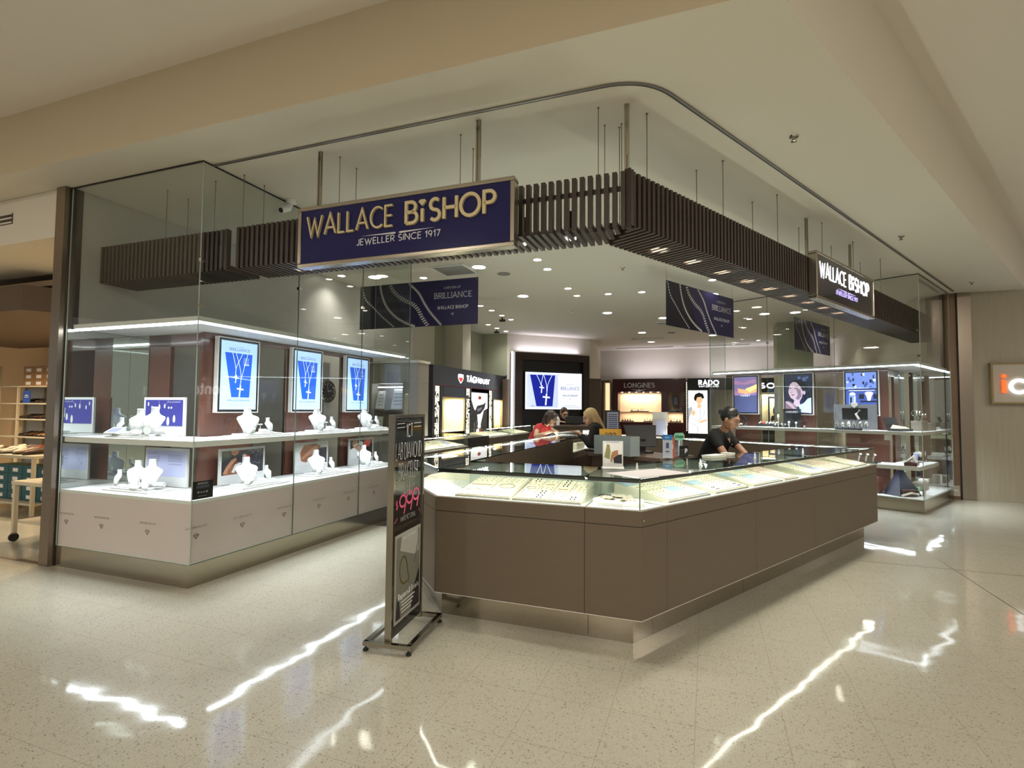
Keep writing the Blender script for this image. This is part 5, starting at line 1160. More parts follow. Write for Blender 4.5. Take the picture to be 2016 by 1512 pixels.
# ================================================================== PAVEMENT SIGN
sd = math.atan2(-.974, -.225) + math.pi      # direction of its width
SF = (Vector((-.753, 3.325, 0)), math.atan2(.974, .225))
t = thing('pavement_sign', 'tall black pavement sign with handwritten diamond bracelet offer, on a chrome base', 'sign', SF, 0, 0)
mb = MB()
for a, b in (((-.02, -.165, .045), (-.02, .150, .045)), ((.50, -.165, .045), (.50, .150, .045)), ((-.02, -.150, .045), (.50, -.150, .045)), ((-.02, .135, .045), (.50, .135, .045))): mb.bar(a, b, .03, .025, STANDM)
mb.build('base_frame', t)
for x in (-.02, .50):
    for y in (-.15, .135):
        mb = MB(); mb.lathe([(.017, 0), (.017, .012), (.006, .016), (.006, .032)], RUBBER, c=(x, y, 0), n=12); mb.build('foot', t)
mb = MB(); mb.box(0, .02, -.022, .022, .032, 1.455, STANDM); mb.box(.47, .49, -.022, .022, .032, 1.455, STANDM); mb.box(.02, .47, -.020, .020, 1.435, 1.455, STANDM); mb.box(.02, .47, -.021, -.014, .72, .742, STANDM); mb.build('chrome_frame', t, bevel=.002)
mb = MB(); mb.box(.02, .47, -.012, .012, .06, 1.434, mat('chalkboard', (0.008, .008, .009), rough=.10, coat=.6)); mb.build('board', t)
CHALK = mat('chalk', (.62, .62, .62), rough=.9, noise=.3, scale=80); PINKC = mat('pink_chalk', (.80, .12, .25), rough=.8, noise=.25, scale=80)
mb = MB(); yb = -.0135; random.seed(11)
text(mb, '1CT', .245, 1.305, .085, CHALK, yb, 0, .13, width=.10, align='c', jitter=.05)
for z in (1.395, 1.370): ribbon(mb, [(.05, z), (.17, z + .002)], .004, yb, 0, CHALK); ribbon(mb, [(.32, z), (.44, z + .002)], .004, yb, 0, CHALK)
text(mb, 'LAB DIAMOND', .245, 1.165, .105, CHALK, yb, 0, .08, width=.41, align='c', jitter=.04)
text(mb, 'BRACELET', .245, 1.030, .105, CHALK, yb, 0, .08, width=.31, align='c', jitter=.04)
text(mb, 'ONLY', .245, .935, .065, CHALK, yb, 0, .10, width=.14, align='c', jitter=.04)
text(mb, 'WHITE 9CT OVAL', .245, .762, .030, CHALK, yb, 0, .10, width=.24, align='c')
mb.build('chalk_lettering', t)
mb = MB(); text(mb, '$', .055, .85, .055, PINKC, yb, 0, .14); 
for k in range(3): text(mb, '9', .11 + k * .105, .805 + k * .008, .125, PINKC, yb, 0, .12, width=.095)
ribbon(mb, [(.04, .77), (.08, .795)], .006, yb, 0, PINKC); ribbon(mb, [(.42, .80), (.445, .775)], .006, yb, 0, PINKC); mb.build('pink_price', t)
P_MOSS = M_('print_grey_green', '77766A')
pf = thing
mb = MB(); mb.box(.05, .455, -.017, -.0125, .13, .685, M_('poster_frame_silver', 'A8A49C')); fr_ = mb.build('poster_frame', t)
mb = MB(); mb.rect(.068, .438, .15, .667, -.018, P_MOSS)
mb.flat([(.14, .667), (.40, .667), (.42, .52), (.36, .50), (.12, .58)], -.0185, M_('print_paper', 'A9A79C')); mb.flat([(.30, .15), (.438, .15), (.438, .40), (.34, .28)], -.0183, P_DARK); mb.flat([(.068, .15), (.14, .15), (.12, .25), (.09, .30)], -.0183, P_DARK)
lp = spline([(.24, .36), (.17, .36), (.12, .42), (.13, .50), (.18, .53), (.22, .49), (.24, .42), (.26, .38), (.25, .34)], 5); ribbon(mb, lp, .012, -.019, 0, M_('print_gold_chain', '5C4A22')); ribbon(mb, [(.41, .58), (.34, .45)], .006, -.019, 0, P_DARK)
text(mb, 'Repairs'.replace('R', 'R').replace('i', 'i') , .10, .27, .036, P_WHITE, -.0195, 0, .2, width=.15); text(mb, '&', .262, .272, .034, P_WHITE, -.0195, 0, .2); text(mb, 'Resets', .30, .272, .036, P_WHITE, -.0195, 0, .2, width=.12)
for k in range(4): ribbon(mb, [(.14 + .01 * (k % 2), .245 - k * .022), (.36 - .02 * k, .245 - k * .022)], .007, -.0195, 0, P_WHITE)
text(mb, 'WALLACE BISHOP', .26, .645, .012, P_WHITE, -.0195, 0, .2, width=.2, align='c'); mb.build('poster_print', fr_)

# ================================================================== BACK OF THE SHOP
WARMBOX = mat('lit_display_back', (0.78, 0.62, 0.46), rough=.6, noise=.06)
CREAMBOX = mat('lit_cream_back', (0.78, 0.70, 0.46), rough=.6, noise=.05)
SPARK = emi('crystal_column_glow', (1.0, 0.93, 0.72), 1.6); SPARKD = mat('crystal_column_body', (.06, .05, .03), rough=.3)  # glowing facets and the dark solid body behind them
# charcoal watch brand unit on the left wall, local x runs into the shop
TG = (wpt(FA, -1.30, 6.42), ANG_A + R(90))
t = thing('watch_display_unit', 'charcoal TAGHeuer wall unit with lit crystal columns', 'display unit', TG, 0, 0)
def ub(mb, x0, x1, y0, y1, z0, z1, m): mb.box(x0, x1, y0, y1, z0, z1, m)
LT = 4.35
mb = MB(); ub(mb, 0, LT, 0, .62, 1.98, 2.40, CHAR); ub(mb, 0, LT, 0, .62, 0, .90, CHAR)
for x0, x1 in ((0, .10), (.34, .44), (1.54, 1.62), (1.86, 1.90), (2.99, 3.0), (3.24, 3.32), (4.12, LT)): ub(mb, x0, x1, 0, .62, .90, 1.98, CHAR)
ub(mb, .10, LT - .1, .60, .62, .90, 1.98, CHAR); mb.build('carcass', t)
mb = MB(); ub(mb, .12, LT - .1, -.006, -.001, 1.975, 1.985, M_('thin_red_line', '8A2424')); mb.build('red_line', t)
mb = MB(); text(mb, 'TAG', 1.62, 2.12, .135, GLOWL, -.001, .012, .24, width=.50, gap=.06); text(mb, 'H', 2.17, 2.12, .135, GLOWL, -.001, .012, .24, width=.13); text(mb, 'euer', 2.37, 2.12, .19, GLOWL, -.001, .012, .13, width=.62, gap=.14); mb.build('lettering', t)
mb = MB()
sh = [(1.16, 2.27), (1.30, 2.28), (1.44, 2.27), (1.44, 2.19), (1.39, 2.12), (1.30, 2.06), (1.21, 2.12), (1.16, 2.19)]
mb.flat(sh, -.003, GLOWL); mb.flat([(1.19, 2.20), (1.41, 2.20), (1.41, 2.18), (1.37, 2.13), (1.30, 2.09), (1.23, 2.13), (1.19, 2.18)], -.004, emi('shield_red', hexc('E0301E'), .8)); mb.build('shield_logo', t)
for k, x in enumerate((.12, 1.64, 3.02, 3.90)):
    mb = MB(); ub(mb, x, x + .20, .02, .20, .90, 1.97, SPARKD); random.seed(k)
    for i in range(5):
        for j in range(26):
            if random.random() < .78: mb.flat([(x + .01 + i * .038 + random.uniform(-.006, .006), .905 + j * .041), (x + .044 + i * .038, .90 + j * .041 + random.uniform(0, .01)), (x + .04 + i * .038, .938 + j * .041), (x + .012 + i * .038, .935 + j * .041)], .018, SPARK)
    mb.build('crystal_column', t)
for k, (x0, x1) in enumerate(((.46, 1.52), (3.34, 3.86))):
    mb = MB(); ub(mb, x0, x1, .50, .56, .90, 1.74, CREAMBOX); ub(mb, x0, x1, .02, .50, .97, .985, CREAM); ub(mb, x0, x0 + .01, .02, .50, .985, 1.74, CREAMBOX); ub(mb, x1 - .01, x1, .02, .50, .985, 1.74, CREAMBOX); ub(mb, x0, x1, 0.0, .50, 1.74, 1.97, CHAR); o = mb.build('lit_niche', t)
    mb = MB(); fr = .02
    for a in ((x0, x1, 1.72, 1.74), (x0, x0 + fr, .98, 1.72), (x1 - fr, x1, .98, 1.72)): ub(mb, a[0], a[1], -.008, .0, a[2], a[3], GOLDJ)
    mb.build('niche_trim', t)
    add_light('niche_light', 'AREA', ((x0 + x1) / 2, .25, 1.72), 26, (1, .86, .58), parent=t, size=(x1 - x0) * .8, size_y=.3)
mb = MB(); ub(mb, 1.92, 2.97, .03, .06, .70, 1.90, BLK); pl = mb.build('poster_lightbox', t)
mb = MB(); mb.rect(1.94, 2.95, .72, 1.88, .028, emi('lightbox_white', hexc('F4F0EE'), .9))
mb.flat([(1.94, 1.72), (2.10, 1.50), (2.30, 1.36), (2.36, 1.10), (2.12, .72), (1.94, .72)], .026, P_DARK); mb.flat([(2.95, 1.50), (2.70, 1.44), (2.62, 1.28), (2.52, 1.10), (2.60, .72), (2.95, .72)], .026, P_DARK)
mb.flat([(2.16, 1.42), (2.30, 1.56), (2.66, 1.60), (2.84, 1.66), (2.76, 1.50), (2.50, 1.36), (2.26, 1.34)], .0255, P_DARK); mb.flat([(2.28, 1.48), (2.60, 1.53), (2.56, 1.47), (2.34, 1.41)], .025, P_GREYI)
mb.flat(blobp(2.45, 1.76, .10, .045), .0255, P_RED); ribbon(mb, [(2.12, .74), (2.14, 1.15)], .02, .025, 0, P_WHITE); ribbon(mb, [(2.24, .74), (2.25, 1.2)], .012, .025, 0, P_WHITE); mb.flat([(2.42, .98), (2.50, 1.04), (2.58, .98), (2.56, .86), (2.44, .86)], .0245, P_RED)
mb.build('racing_print', pl)
# grey cabinet just beyond the left showcase
t = thing('tall_cabinet', 'tall taupe cabinet beyond the left showcase, with an open lit shelf bay', 'cabinet', FA, -1.25, 3.56)
TAUPE = mat('taupe_cabinet', (0.27, 0.235, 0.20), rough=.45)
mb = MB(); mb.box(0, 1.28, .28, .31, 1.075, 2.16, TAUPE); mb.box(0, 1.28, 0, .28, 1.86, 2.16, TAUPE); mb.box(0, .48, 0, .28, 1.075, 1.858, TAUPE); mb.box(1.02, 1.28, 0.0, .28, 1.075, 1.858, TAUPE); mb.box(0, .855, 0, .31, 0, 1.07, TAUPE); mb.build('carcass', t)
mb = MB(); mb.box(-.02, 1.30, -.02, .32, 2.162, 2.20, WALLM); mb.build('cornice', t)
mb = MB(); mb.box(.485, 1.015, .02, .275, 1.46, 1.475, TAUPE); mb.build('shelf', t)
mb = MB(); mb.box(.52, .98, .1, .14, 1.80, 1.815, LED); mb.build('led_strip', t)
for lb, x, z, w, h, m in (('tall white price list card on the upper shelf of the taupe cabinet', .78, 1.48, .22, .30, P_WHITE), ('white listing card at the left of the taupe cabinet bay', .50, 1.48, .16, .27, P_WHITE), ('white folded card on the lower shelf of the taupe cabinet', .76, 1.055, .18, .30, P_WHITE), ('cream ring card low at the left of the taupe cabinet bay', .50, 1.055, .13, .28, CREAM)):
    tt = thing('display_card', lb, 'card', FA, -1.25 + x, 3.56 + .06, z + (.025 if z < 1.2 else 0))
    mb = MB(); mb.hexa([(0, 0, 0), (w, 0, 0), (w, .006, 0), (0, .006, 0)], [(.02, .06, h), (w - .02, .06, h), (w - .02, .066, h), (.02, .066, h)], m); mb.build('card', tt)
    mb = MB()
    for k in range(4):
        z_ = h * (.2 + .18 * k); mb.face([(.04, .2 * h * z_ / h - .0 + .06 * z_ / h - .2 * h * z_ / h - .002, z_), (w - .04, .06 * z_ / h - .002, z_), (w - .04, .06 * (z_ + .012) / h - .002, z_ + .012), (.04, .06 * (z_ + .012) / h - .002, z_ + .012)], P_GREYI)
    mb.build('print', tt)
t = thing('lit_plaque', 'small lit pinkish LONGINES plaque seen through the left showcase', 'plaque', FA, -1.20, 3.53, 1.86)
mb = MB(); mb.box(0, .26, 0, .02, 0, .075, emi('plaque_glow', hexc('F0D8DC'), .9)); mb.build('plate', t)
mb = MB(); text(mb, 'LONGINES', .13, .025, .026, P_INK, -.001, 0, .2, width=.14, align='c'); mb.build('lettering', t)

# wall counters along the left side (outer aisle)
def wall_counter(u0, u1, v0, v1, label, black=False):
    t = thing('wall_counter', label, 'counter', FA, u0, v0); w = u1 - u0; d = v1 - v0
    mb = MB(); mb.box(.01, w - .05, .02, d - .02, 0, .86, BLACK if black else BROWN_D); mb.build('carcass', t)
    mb = MB(); mb.box(w - .04, w, 0, d, .10, .86, BLACK if black else BROWN); mb.build('front_panel', t)
    if black:
        mb = MB(); mb.box(0, w, 0, d, .861, .93, BLACK); mb.build('top', t); return t
    mb = MB(); mb.box(.02, w - .02, .02, d - .02, .861, .867, WHITE); mb.build('deck', t)
    mb = MB(); mb.paney(.01, d - .01, .868, 1.054, w - .03, .006); mb.pane(.02, w - .03, .868, 1.054, .01, .006); mb.pane(.02, w - .03, .868, 1.054, d - .02, .006); mb.build('glass_sides', t)
    mb = MB(); mb.box(0, w - .01, 0, d, 1.055, 1.065, GLASS_TOP, GEDGE); mb.build('glass_top', t)
    mb = MB(); mb.box(w - .07, w - .05, .03, d - .03, 1.045, 1.054, LEDC); mb.build('led_profile', t)
    return t
wall_counter(-.38, .22, 3.50, 4.95, 'wall counter just beyond the left showcase, under the taupe cabinet end')
wall_counter(-.90, -.28, 5.30, 7.0, 'low black bench before the charcoal watch unit', True)
wall_counter(-1.02, -.42, 7.34, 9.0, 'wall counter in front of the charcoal watch unit, nearer one')
wall_counter(-1.02, -.42, 9.04, 10.3, 'wall counter in front of the charcoal watch unit, farther one')
def Wf(v_a): return lambda u, v: (wpt(FA, .22 - v, v_a + u).x, wpt(FA, .22 - v, v_a + u).y)
tray(Wf(3.55), ANG_A + R(90), 0.02, .70, 'near cream tray of rings in the wall counter under the taupe cabinet', (4, 3, 'rrder'))
tray(Wf(4.22), ANG_A + R(90), 0.0, .66, 'far cream tray of rings in the wall counter under the taupe cabinet', (4, 3, 'rgder'))
def Wg(v_a): return lambda u, v: (wpt(FA, -.42 - v, v_a + u).x, wpt(FA, -.42 - v, v_a + u).y)
tray(Wg(7.4), ANG_A + R(90), 0.05, 1.3, 'cream watch tray in the nearer counter before the charcoal unit', (6, 3, 'ed'))
tray(Wg(9.1), ANG_A + R(90), 0.05, 1.0, 'cream watch tray in the farther counter before the charcoal unit', (6, 3, 'er'))

# big screen wall: local x along the wall face, y into the wall
sa = math.atan2(math.cos(R(66.8)), math.sin(R(66.8)))
SW = (Vector((-.14, 14.65, 0)) + Vector((math.cos(R(66.8)), -math.sin(R(66.8)), 0)) * 0.42, sa)
t = thing('video_wall', 'big video screen in a dark walnut surround, showing crosses and BRILLIANCE', 'video wall', SW, .06, 0)
mb = MB(); WU = mat('dark_surround', (0.030, 0.014, 0.010), rough=.3)
for a in ((0, 2.34, 2.84, 3.04), (0, .22, 0, 2.84), (2.14, 2.34, 0, 2.84)): mb.box(a[0], a[1], 0, .35, a[2], a[3], WU)
mb.box(.22, 2.14, .10, .14, 0, 2.84, BLACK); mb.build('surround', t)
mb = MB(); mb.box(.30, 2.12, .03, .09, 1.47, 2.54, BLK); mb.build('screen_body', t)
mb = MB(); mb.rect(.32, 2.10, 1.49, 2.51, .026, SCRW); mb.rect(.36, 1.34, 1.53, 2.47, .025, emi('screen_pearl', hexc('C4D0F2'), .85))
mb.flat([(.46, 2.44), (1.24, 2.44), (1.16, 1.57), (.66, 1.57)], .024, SCRDB)
for pts in ([(.66, 2.44), (.76, 2.26), (.80, 2.14)], [(.86, 2.44), (.82, 2.26), (.80, 2.14)], [(.88, 2.44), (.96, 2.20), (.98, 1.94)], [(1.14, 2.44), (1.02, 2.20), (.98, 1.94)]): ribbon(mb, spline(pts, 5), .014, .023, 0, SCRX)
cross(mb, .82, 2.06, .12, .016, SCRX, .022, -.1); cross(mb, .96, 1.78, .18, .022, SCRX, .022, -.08)
text(mb, 'BRILLIANCE', 1.72, 2.04, .085, SCRT, .022, 0, .12, width=.60, align='c', serif=True); text(mb, 'A NEW ERA OF', 1.72, 2.18, .026, SCRT, .022, 0, .12, width=.24, align='c')
text(mb, 'WALLACE BISHOP', 1.72, 1.86, .042, P_INK, .022, 0, .2, width=.48, align='c'); gem(mb, 1.72, 1.78, .018, .022, SCRT, .2)
mb.rect(1.50, 1.94, 1.595, 1.602, .022, SCRT); mb.rect(1.40, 2.04, 1.555, 1.562, .022, SCRT); text(mb, '$999', .50, 1.56, .03, SCRT, .0225, 0, .2); mb.build('picture', t)
mb = MB(); mb.box(-.05, -.01, .12, .16, .3, 3.06, emi('cove_glow', (.95, .95, 1.0), 4.0)); mb.build('led_edge', t)
for (x, y, z, sx, sy, e) in ((1.2, .30, 3.10, 2.0, .06, 7),):
    add_light('cove_light', 'AREA', (x, y, z), e, (.90, .84, 1.0), parent=t, size=sx, size_y=sy, rot=(R(180), 0, 0))
# side panels of the screen wall
mb = MB(); mb.box(-.27, -.06, .22, .30, 0, 2.30, BROWN_D); single(mb, 'wainscot_panel', 'dark brown wall panel left of the big screen', 'panel', SW, .06, 0)
mb = MB(); mb.box(2.42, 2.86, .20, .28, 0, 2.40, BROWN_D); single(mb, 'wainscot_panel', 'dark brown wall panel right of the big screen', 'panel', SW, .06, 0)
# repair desk
RD = (Vector((.86, 10.35, 0)), R(3))
t = thing('repair_desk', 'brown repair desk with a glowing REPAIR sign, below the big screen', 'desk', RD, 0, 0)
mb = MB(); mb.box(0, 1.25, 0, .6, 0, 1.14, BROWN); mb.build('carcass', t)
mb = MB(); mb.box(-.03, 1.28, -.03, .62, 1.142, 1.18, BROWN_D); mb.build('top', t)
mb = MB(); text(mb, 'REPAIR', .55, .99, .085, GLOWL, -.002, .01, .24, width=.36, gap=.1); mb.build('lit_lettering', t)
t = thing('side_counter', 'grey panelled side counter left of the repair desk', 'counter', RD, -.40, .02)
mb = MB(); mb.box(0, .34, 0, .5, 0, 1.16, TAUPE); mb.build('body', t)
mb = MB(); mb.box(.20, .30, -.012, -.001, .98, 1.10, P_NAVY); mb.build('blue_label', t)
t = thing('computer_screen', 'black computer monitor back on the repair desk', 'monitor', RD, .45, .25, 1.18)
mb = MB(); mb.box(-.22, .22, 0, .03, .03, .17, BLK); mb.build('panel', t, bevel=.004)
mb = MB(); mb.box(-.03, .03, .03, .06, 0, .10, BLK); mb.box(-.08, .08, .0, .12, 0, .01, BLK); mb.build('stand', t)
mb = MB(); mb.lathe([(.035, 0), (.04, .10), (.038, .13), (.012, .16), (.012, .18)], P_WHITE, n=12); single(mb, 'bottle', 'white bottle on the left end of the repair desk', 'bottle', RD, .06, .12, 1.18)
mb = MB(); mb.tube([(0, 0, 0), (0, .01, .12), (.02, .02, .22), (.03, 0, .26)], [.02, .018, .03, .012], GOLDJ, n=8); single(mb, 'figurine', 'small golden ornament on the counter left of the repair desk', 'ornament', RD, -.18, .2, 1.162)

# maroon and black units on the back wall, local frame: u from A, fronts at v = 15.1
def back_unit(u0, u1, ztop, name, label, m): 
    t = thing(name, label, 'display unit', FA, u0, 15.10); return t, u1 - u0
t, w = back_unit(.93, 3.33, 2.55, 'watch_cabinet', 'maroon LONGINES watch cabinet with two warm lit windows', MAROON)
mb = MB(); mb.box(0, w, 0, .50, 2.10, 2.55, MAROON); mb.box(0, w, 0, .50, 0, 1.08, MAROON); mb.box(0, .18, 0, .50, 1.08, 2.10, MAROON); mb.box(1.62, 1.82, 0, .50, 1.08, 2.10, MAROON); mb.box(2.31, w, 0, .50, 1.08, 2.40, MAROON); mb.box(.18, 2.31, .46, .50, 1.08, 2.40, WARMBOX)
mb.build('carcass', t)
mb = MB(); mb.box(.18, 1.62, .05, .455, 1.405, 1.425, CREAM_D); mb.box(1.82, 2.31, .05, .455, 1.405, 1.425, CREAM_D); mb.box(.18, 1.62, .03, .455, 1.0805, 1.09, WARMBOX); mb.box(1.82, 2.31, .03, .455, 1.0805, 1.09, WARMBOX); mb.build('shelves', t)
mb = MB(); text(mb, 'LONGINES', .90, 2.26, .14, SILV, -.002, .008, .15, width=1.0, align='c', serif=True)
mb.flat([(.62, 2.20), (.86, 2.17), (.90, 2.20), (.94, 2.17), (1.18, 2.20), (1.0, 2.15), (.94, 2.12), (.90, 2.08), (.86, 2.12), (.80, 2.15)], -.004, SILV); mb.build('lettering', t)
LW = (1, .80, .60)
for k, x in enumerate((.30, .54, .78, 1.02, 1.26, 1.50)):
    mb = MB(); mb.lathe([(.035, 2.095), (.001, 2.095)], LENS, c=(x, .2, 0), n=12); mb.build('spot_lens', t)
add_light('cabinet_light', 'AREA', (.90, .22, 2.08), 16, LW, parent=t, size=1.3, size_y=.2); add_light('cabinet_light', 'AREA', (2.06, .22, 2.36), 9, LW, parent=t, size=.4, size_y=.2)
add_light('cabinet_light', 'AREA', (.90, .22, 1.39), 7, LW, parent=t, size=1.3, size_y=.2); add_light('cabinet_light', 'AREA', (2.06, .22, 1.39), 4, LW, parent=t, size=.4, size_y=.2)
def watch_row(F, u, v, z, n, w, label, rot=0.0, cols=(BLK, SILVD, CREAM)):
    t = thing('watch_tray', label, 'watch display', F, u, v, z, rot)
    mb = MB(); mb.box(0, w, 0, .16, 0, .03, BLK); mb.build('tray', t, bevel=.003)
    for k in range(n):
        x = (k + .5) * w / n; mb = MB(); mb.tube([(x, .05, .03), (x, .08, .075), (x, .11, .035)], .018, random.choice(cols), n=8); rr = [[(x + .02 * math.cos(2 * math.pi * j / 10), .055 + y_, .085 + .02 * math.sin(2 * math.pi * j / 10)) for j in range(10)] for y_ in (0, .01)]; mb.loft(rr, SILVD); mb.build('watch', t)
    return t
random.seed(4)
watch_row(FA, 1.50, 15.25, 1.426, 6, .62, 'row of watches on the shelf of the wide maroon window')
watch_row(FA, 1.20, 15.22, 1.091, 5, .42, 'row of watches at the bottom left of the wide maroon window')
watch_row(FA, 1.95, 15.22, 1.091, 5, .42, 'row of watches at the bottom right of the wide maroon window')
watch_row(FA, 2.80, 15.25, 1.426, 4, .30, 'row of watches on the shelf of the narrow maroon window')
watch_row(FA, 2.80, 15.22, 1.091, 4, .38, 'row of watches at the bottom of the narrow maroon window')
t = thing('display_card', 'small framed card in the narrow maroon window', 'card', FA, 2.90, 15.45, 1.62)
mb = MB(); mb.box(0, .18, 0, .02, 0, .36, BLK); mb.build('frame', t); mb = MB(); mb.rect(.025, .155, .06, .33, -.001, P_GREYI); text(mb, 'LONGINES', .09, .02, .02, SILV, -.001, 0, .2, width=.12, align='c'); mb.build('print', t)
t = thing('display_box', 'maroon presentation box in the narrow maroon window', 'box', FA, 3.06, 15.3, 1.426)
mb = MB(); mb.box(0, .16, 0, .05, 0, .22, MAROON); mb.build('body', t); mb = MB(); ribbon(mb, [(.03, .05), (.10, .16), (.13, .05), (.03, .10)], .012, -.001, 0, SILV); mb.build('emblem', t)
t, w = back_unit(3.38, 4.33, 2.55, 'lightbox_unit', 'black RADO unit with a tall lit poster of a man in white', BLACK)
mb = MB(); mb.box(0, 1.42, .05, .50, 2.18, 2.55, BLACK); mb.box(0, .66, .05, .50, 0, 2.179, BLACK); mb.build('carcass', t)
mb = MB(); mb.rect(.02, .62, .74, 2.15, .045, emi('lightbox_cool', hexc('DDE2E6'), .95))
GL1 = emi('lightbox_skin', hexc('E6C49C'), .8); GL2 = emi('lightbox_grey', hexc('B4BAC2'), .7); GL3 = emi('lightbox_white2', hexc('FAFBFF'), 1.0)
mb.flat([(.02, 1.55), (.12, 1.62), (.20, 1.40), (.02, 1.10)], .044, GL2)
mb.flat([(.06, .95), (.04, 1.20), (.14, 1.50), (.24, 1.60), (.32, 1.66), (.46, 1.64), (.58, 1.52), (.62, 1.20), (.60, .74), (.12, .74)], .043, GL3); mb.flat([(.28, 1.60), (.34, 1.72), (.44, 1.68), (.42, 1.60), (.34, 1.56)], .042, GL1)
mb.flat(blobp(.36, 1.86, .11, .15), .0415, GL1); mb.flat([(.20, 1.90), (.24, 2.02), (.36, 2.08), (.48, 2.03), (.52, 1.90), (.46, 1.88), (.42, 1.94), (.30, 1.92), (.26, 1.80), (.22, 1.82)], .041, P_DARK)
mb.flat([(.08, 1.40), (.18, 1.52), (.26, 1.44), (.20, 1.30)], .041, GL1); mb.flat([(.30, 1.10), (.44, 1.18), (.60, 1.22), (.60, 1.16), (.44, 1.08)], .041, GL1)
for P_ in ([(.12, 1.28), (.30, 1.16), (.48, 1.30)], [(.40, 1.60), (.38, 1.20)], [(.30, .74), (.32, 1.0)], [(.10, 1.05), (.28, 1.00)], [(.52, 1.5), (.50, 1.3)]): ribbon(mb, spline(P_, 4), .02, .0405, 0, GL2)
mb.build('lit_poster', t)
mb = MB(); text(mb, 'RADO', .36, 2.33, .14, GLOWL, .045, .01, .26, width=.60, gap=.08); text(mb, 'SWITZERLAND', .36, 2.26, .04, GLOWL, .045, .01, .2, width=.60); mb.build('lettering', t)
t = thing('light_column', 'thin column of sparkling lights between the maroon and black units', 'light column', FA, 3.335, 15.12)
mb = MB(); mb.box(0, .04, 0, .04, .8, 2.45, SPARKD)
for j in range(30): mb.flat([(.005, .82 + j * .054), (.035, .825 + j * .054), (.03, .85 + j * .054), (.01, .855 + j * .054)], -.001, SPARK)
mb.build('column', t)
# TISSOT style unit seen behind the screens
t = thing('watch_cabinet', 'dark unit with white Tissot lettering and cream lit bays, behind the right showcase screens', 'display unit', FA, 4.95, 13.6)
mb = MB(); mb.box(0, 1.75, 0, .5, 2.02, 2.45, BLACK); mb.box(0, 1.75, .45, .5, 0, 2.019, CREAMBOX); mb.box(0, 1.75, 0, .449, 0, 1.05, BLACK); mb.build('carcass', t)
mb = MB(); text(mb, 'TISSOT', .08, 2.16, .13, GLOWL, -.001, .01, .28, width=.95, gap=.08); mb.build('lettering', t)
for k, (x0, x1) in enumerate(((.02, .34), (.72, 1.18))):
    mb = MB(); mb.box(x0, x1, .36, .40, 1.10, 1.92, BLK); o = mb.build('framed_portrait', t)
    mb = MB(); mb.rect(x0 + .04, x1 - .04, 1.14, 1.86, .358, CREAMBOX); cx = (x0 + x1) / 2; mb.flat(blobp(cx, 1.50, .11 if k else .08, .16), .356, P_DARK); mb.flat(blobp(cx, 1.53, .065, .10), .355, P_SKIN); mb.flat([(x0 + .05, 1.14), (x0 + .08, 1.34), (cx, 1.42), (x1 - .08, 1.34), (x1 - .05, 1.14)], .3545, P_DARK); mb.flat([(x0 + .06, 1.20), (cx, 1.26), (x1 - .06, 1.22), (x1 - .06, 1.18), (cx, 1.20)], .354, P_SKIN); mb.build('print', o)
add_light('cabinet_light', 'AREA', (.87, .25, 2.0), 30, (1, .9, .66), parent=t, size=1.5, size_y=.25)
# left part of the back wall: brown panel, lit niche, small board
mb = MB(); mb.box(0, .30, 0, .06, 0, 2.50, BROWN_D); single(mb, 'wainscot_panel', 'dark brown wall panel in the corner left of the maroon cabinet', 'panel', FA, .58, 14.9)
t = thing('lit_niche', 'narrow warm lit niche in the corner left of the maroon cabinet', 'niche', FA, .68, 14.80)
mb = MB(); mb.box(0, .05, 0, .06, .9, 2.45, FRAME); mb.box(.20, .24, 0, .06, .9, 2.45, FRAME); mb.build('frame', t); mb = MB(); mb.box(.055, .195, .02, .06, .9, 2.40, emi('niche_glow', (1, .70, .40), .9)); mb.build('glow_panel', t)
t = thing('menu_board', 'small black framed board with white list, standing on the back arm of the ring', 'board', (Vector((1.60, 9.15, 0)), R(-10)), 0, 0, 1.0655)
mb = MB(); mb.box(0, .26, 0, .015, 0, .42, BLK); mb.build('frame', t, bevel=.003); mb = MB(); mb.rect(.05, .24, .04, .39, -.001, P_INK if False else P_GREYI)
for k in range(9): mb.rect(.07, .22, .07 + k * .034, .084 + k * .034, -.002, P_DARK)
mb.build('list', t)
t = thing('card_stand', 'small white easel with two cards before the maroon cabinet', 'card stand', (Vector((2.42, 8.62, 0)), R(-10)), 0, 0, 1.0655)
mb = MB(); mb.box(-.12, .12, 0, .01, .18, .40, P_WHITE); mb.box(-.11, -.09, 0, .02, 0, .18, P_WHITE); mb.box(.09, .11, 0, .02, 0, .18, P_WHITE); mb.build('easel', t); mb = MB(); mb.box(-.07, .08, -.03, -.02, 0.02, .26, P_LAV); mb.build('front_card', t)

# cool wash on the pale upper walls at the back
for (u, v, e) in ((2.2, 15.3, 9), (4.6, 15.3, 9), (6.6, 14.9, 7)):
    add_light('cove_light', 'AREA', wpt(FA, u, v - .12, 2.62), e, (.93, .86, 1.0), size=1.8, size_y=.08, rot=(R(165), 0, ANG_A))

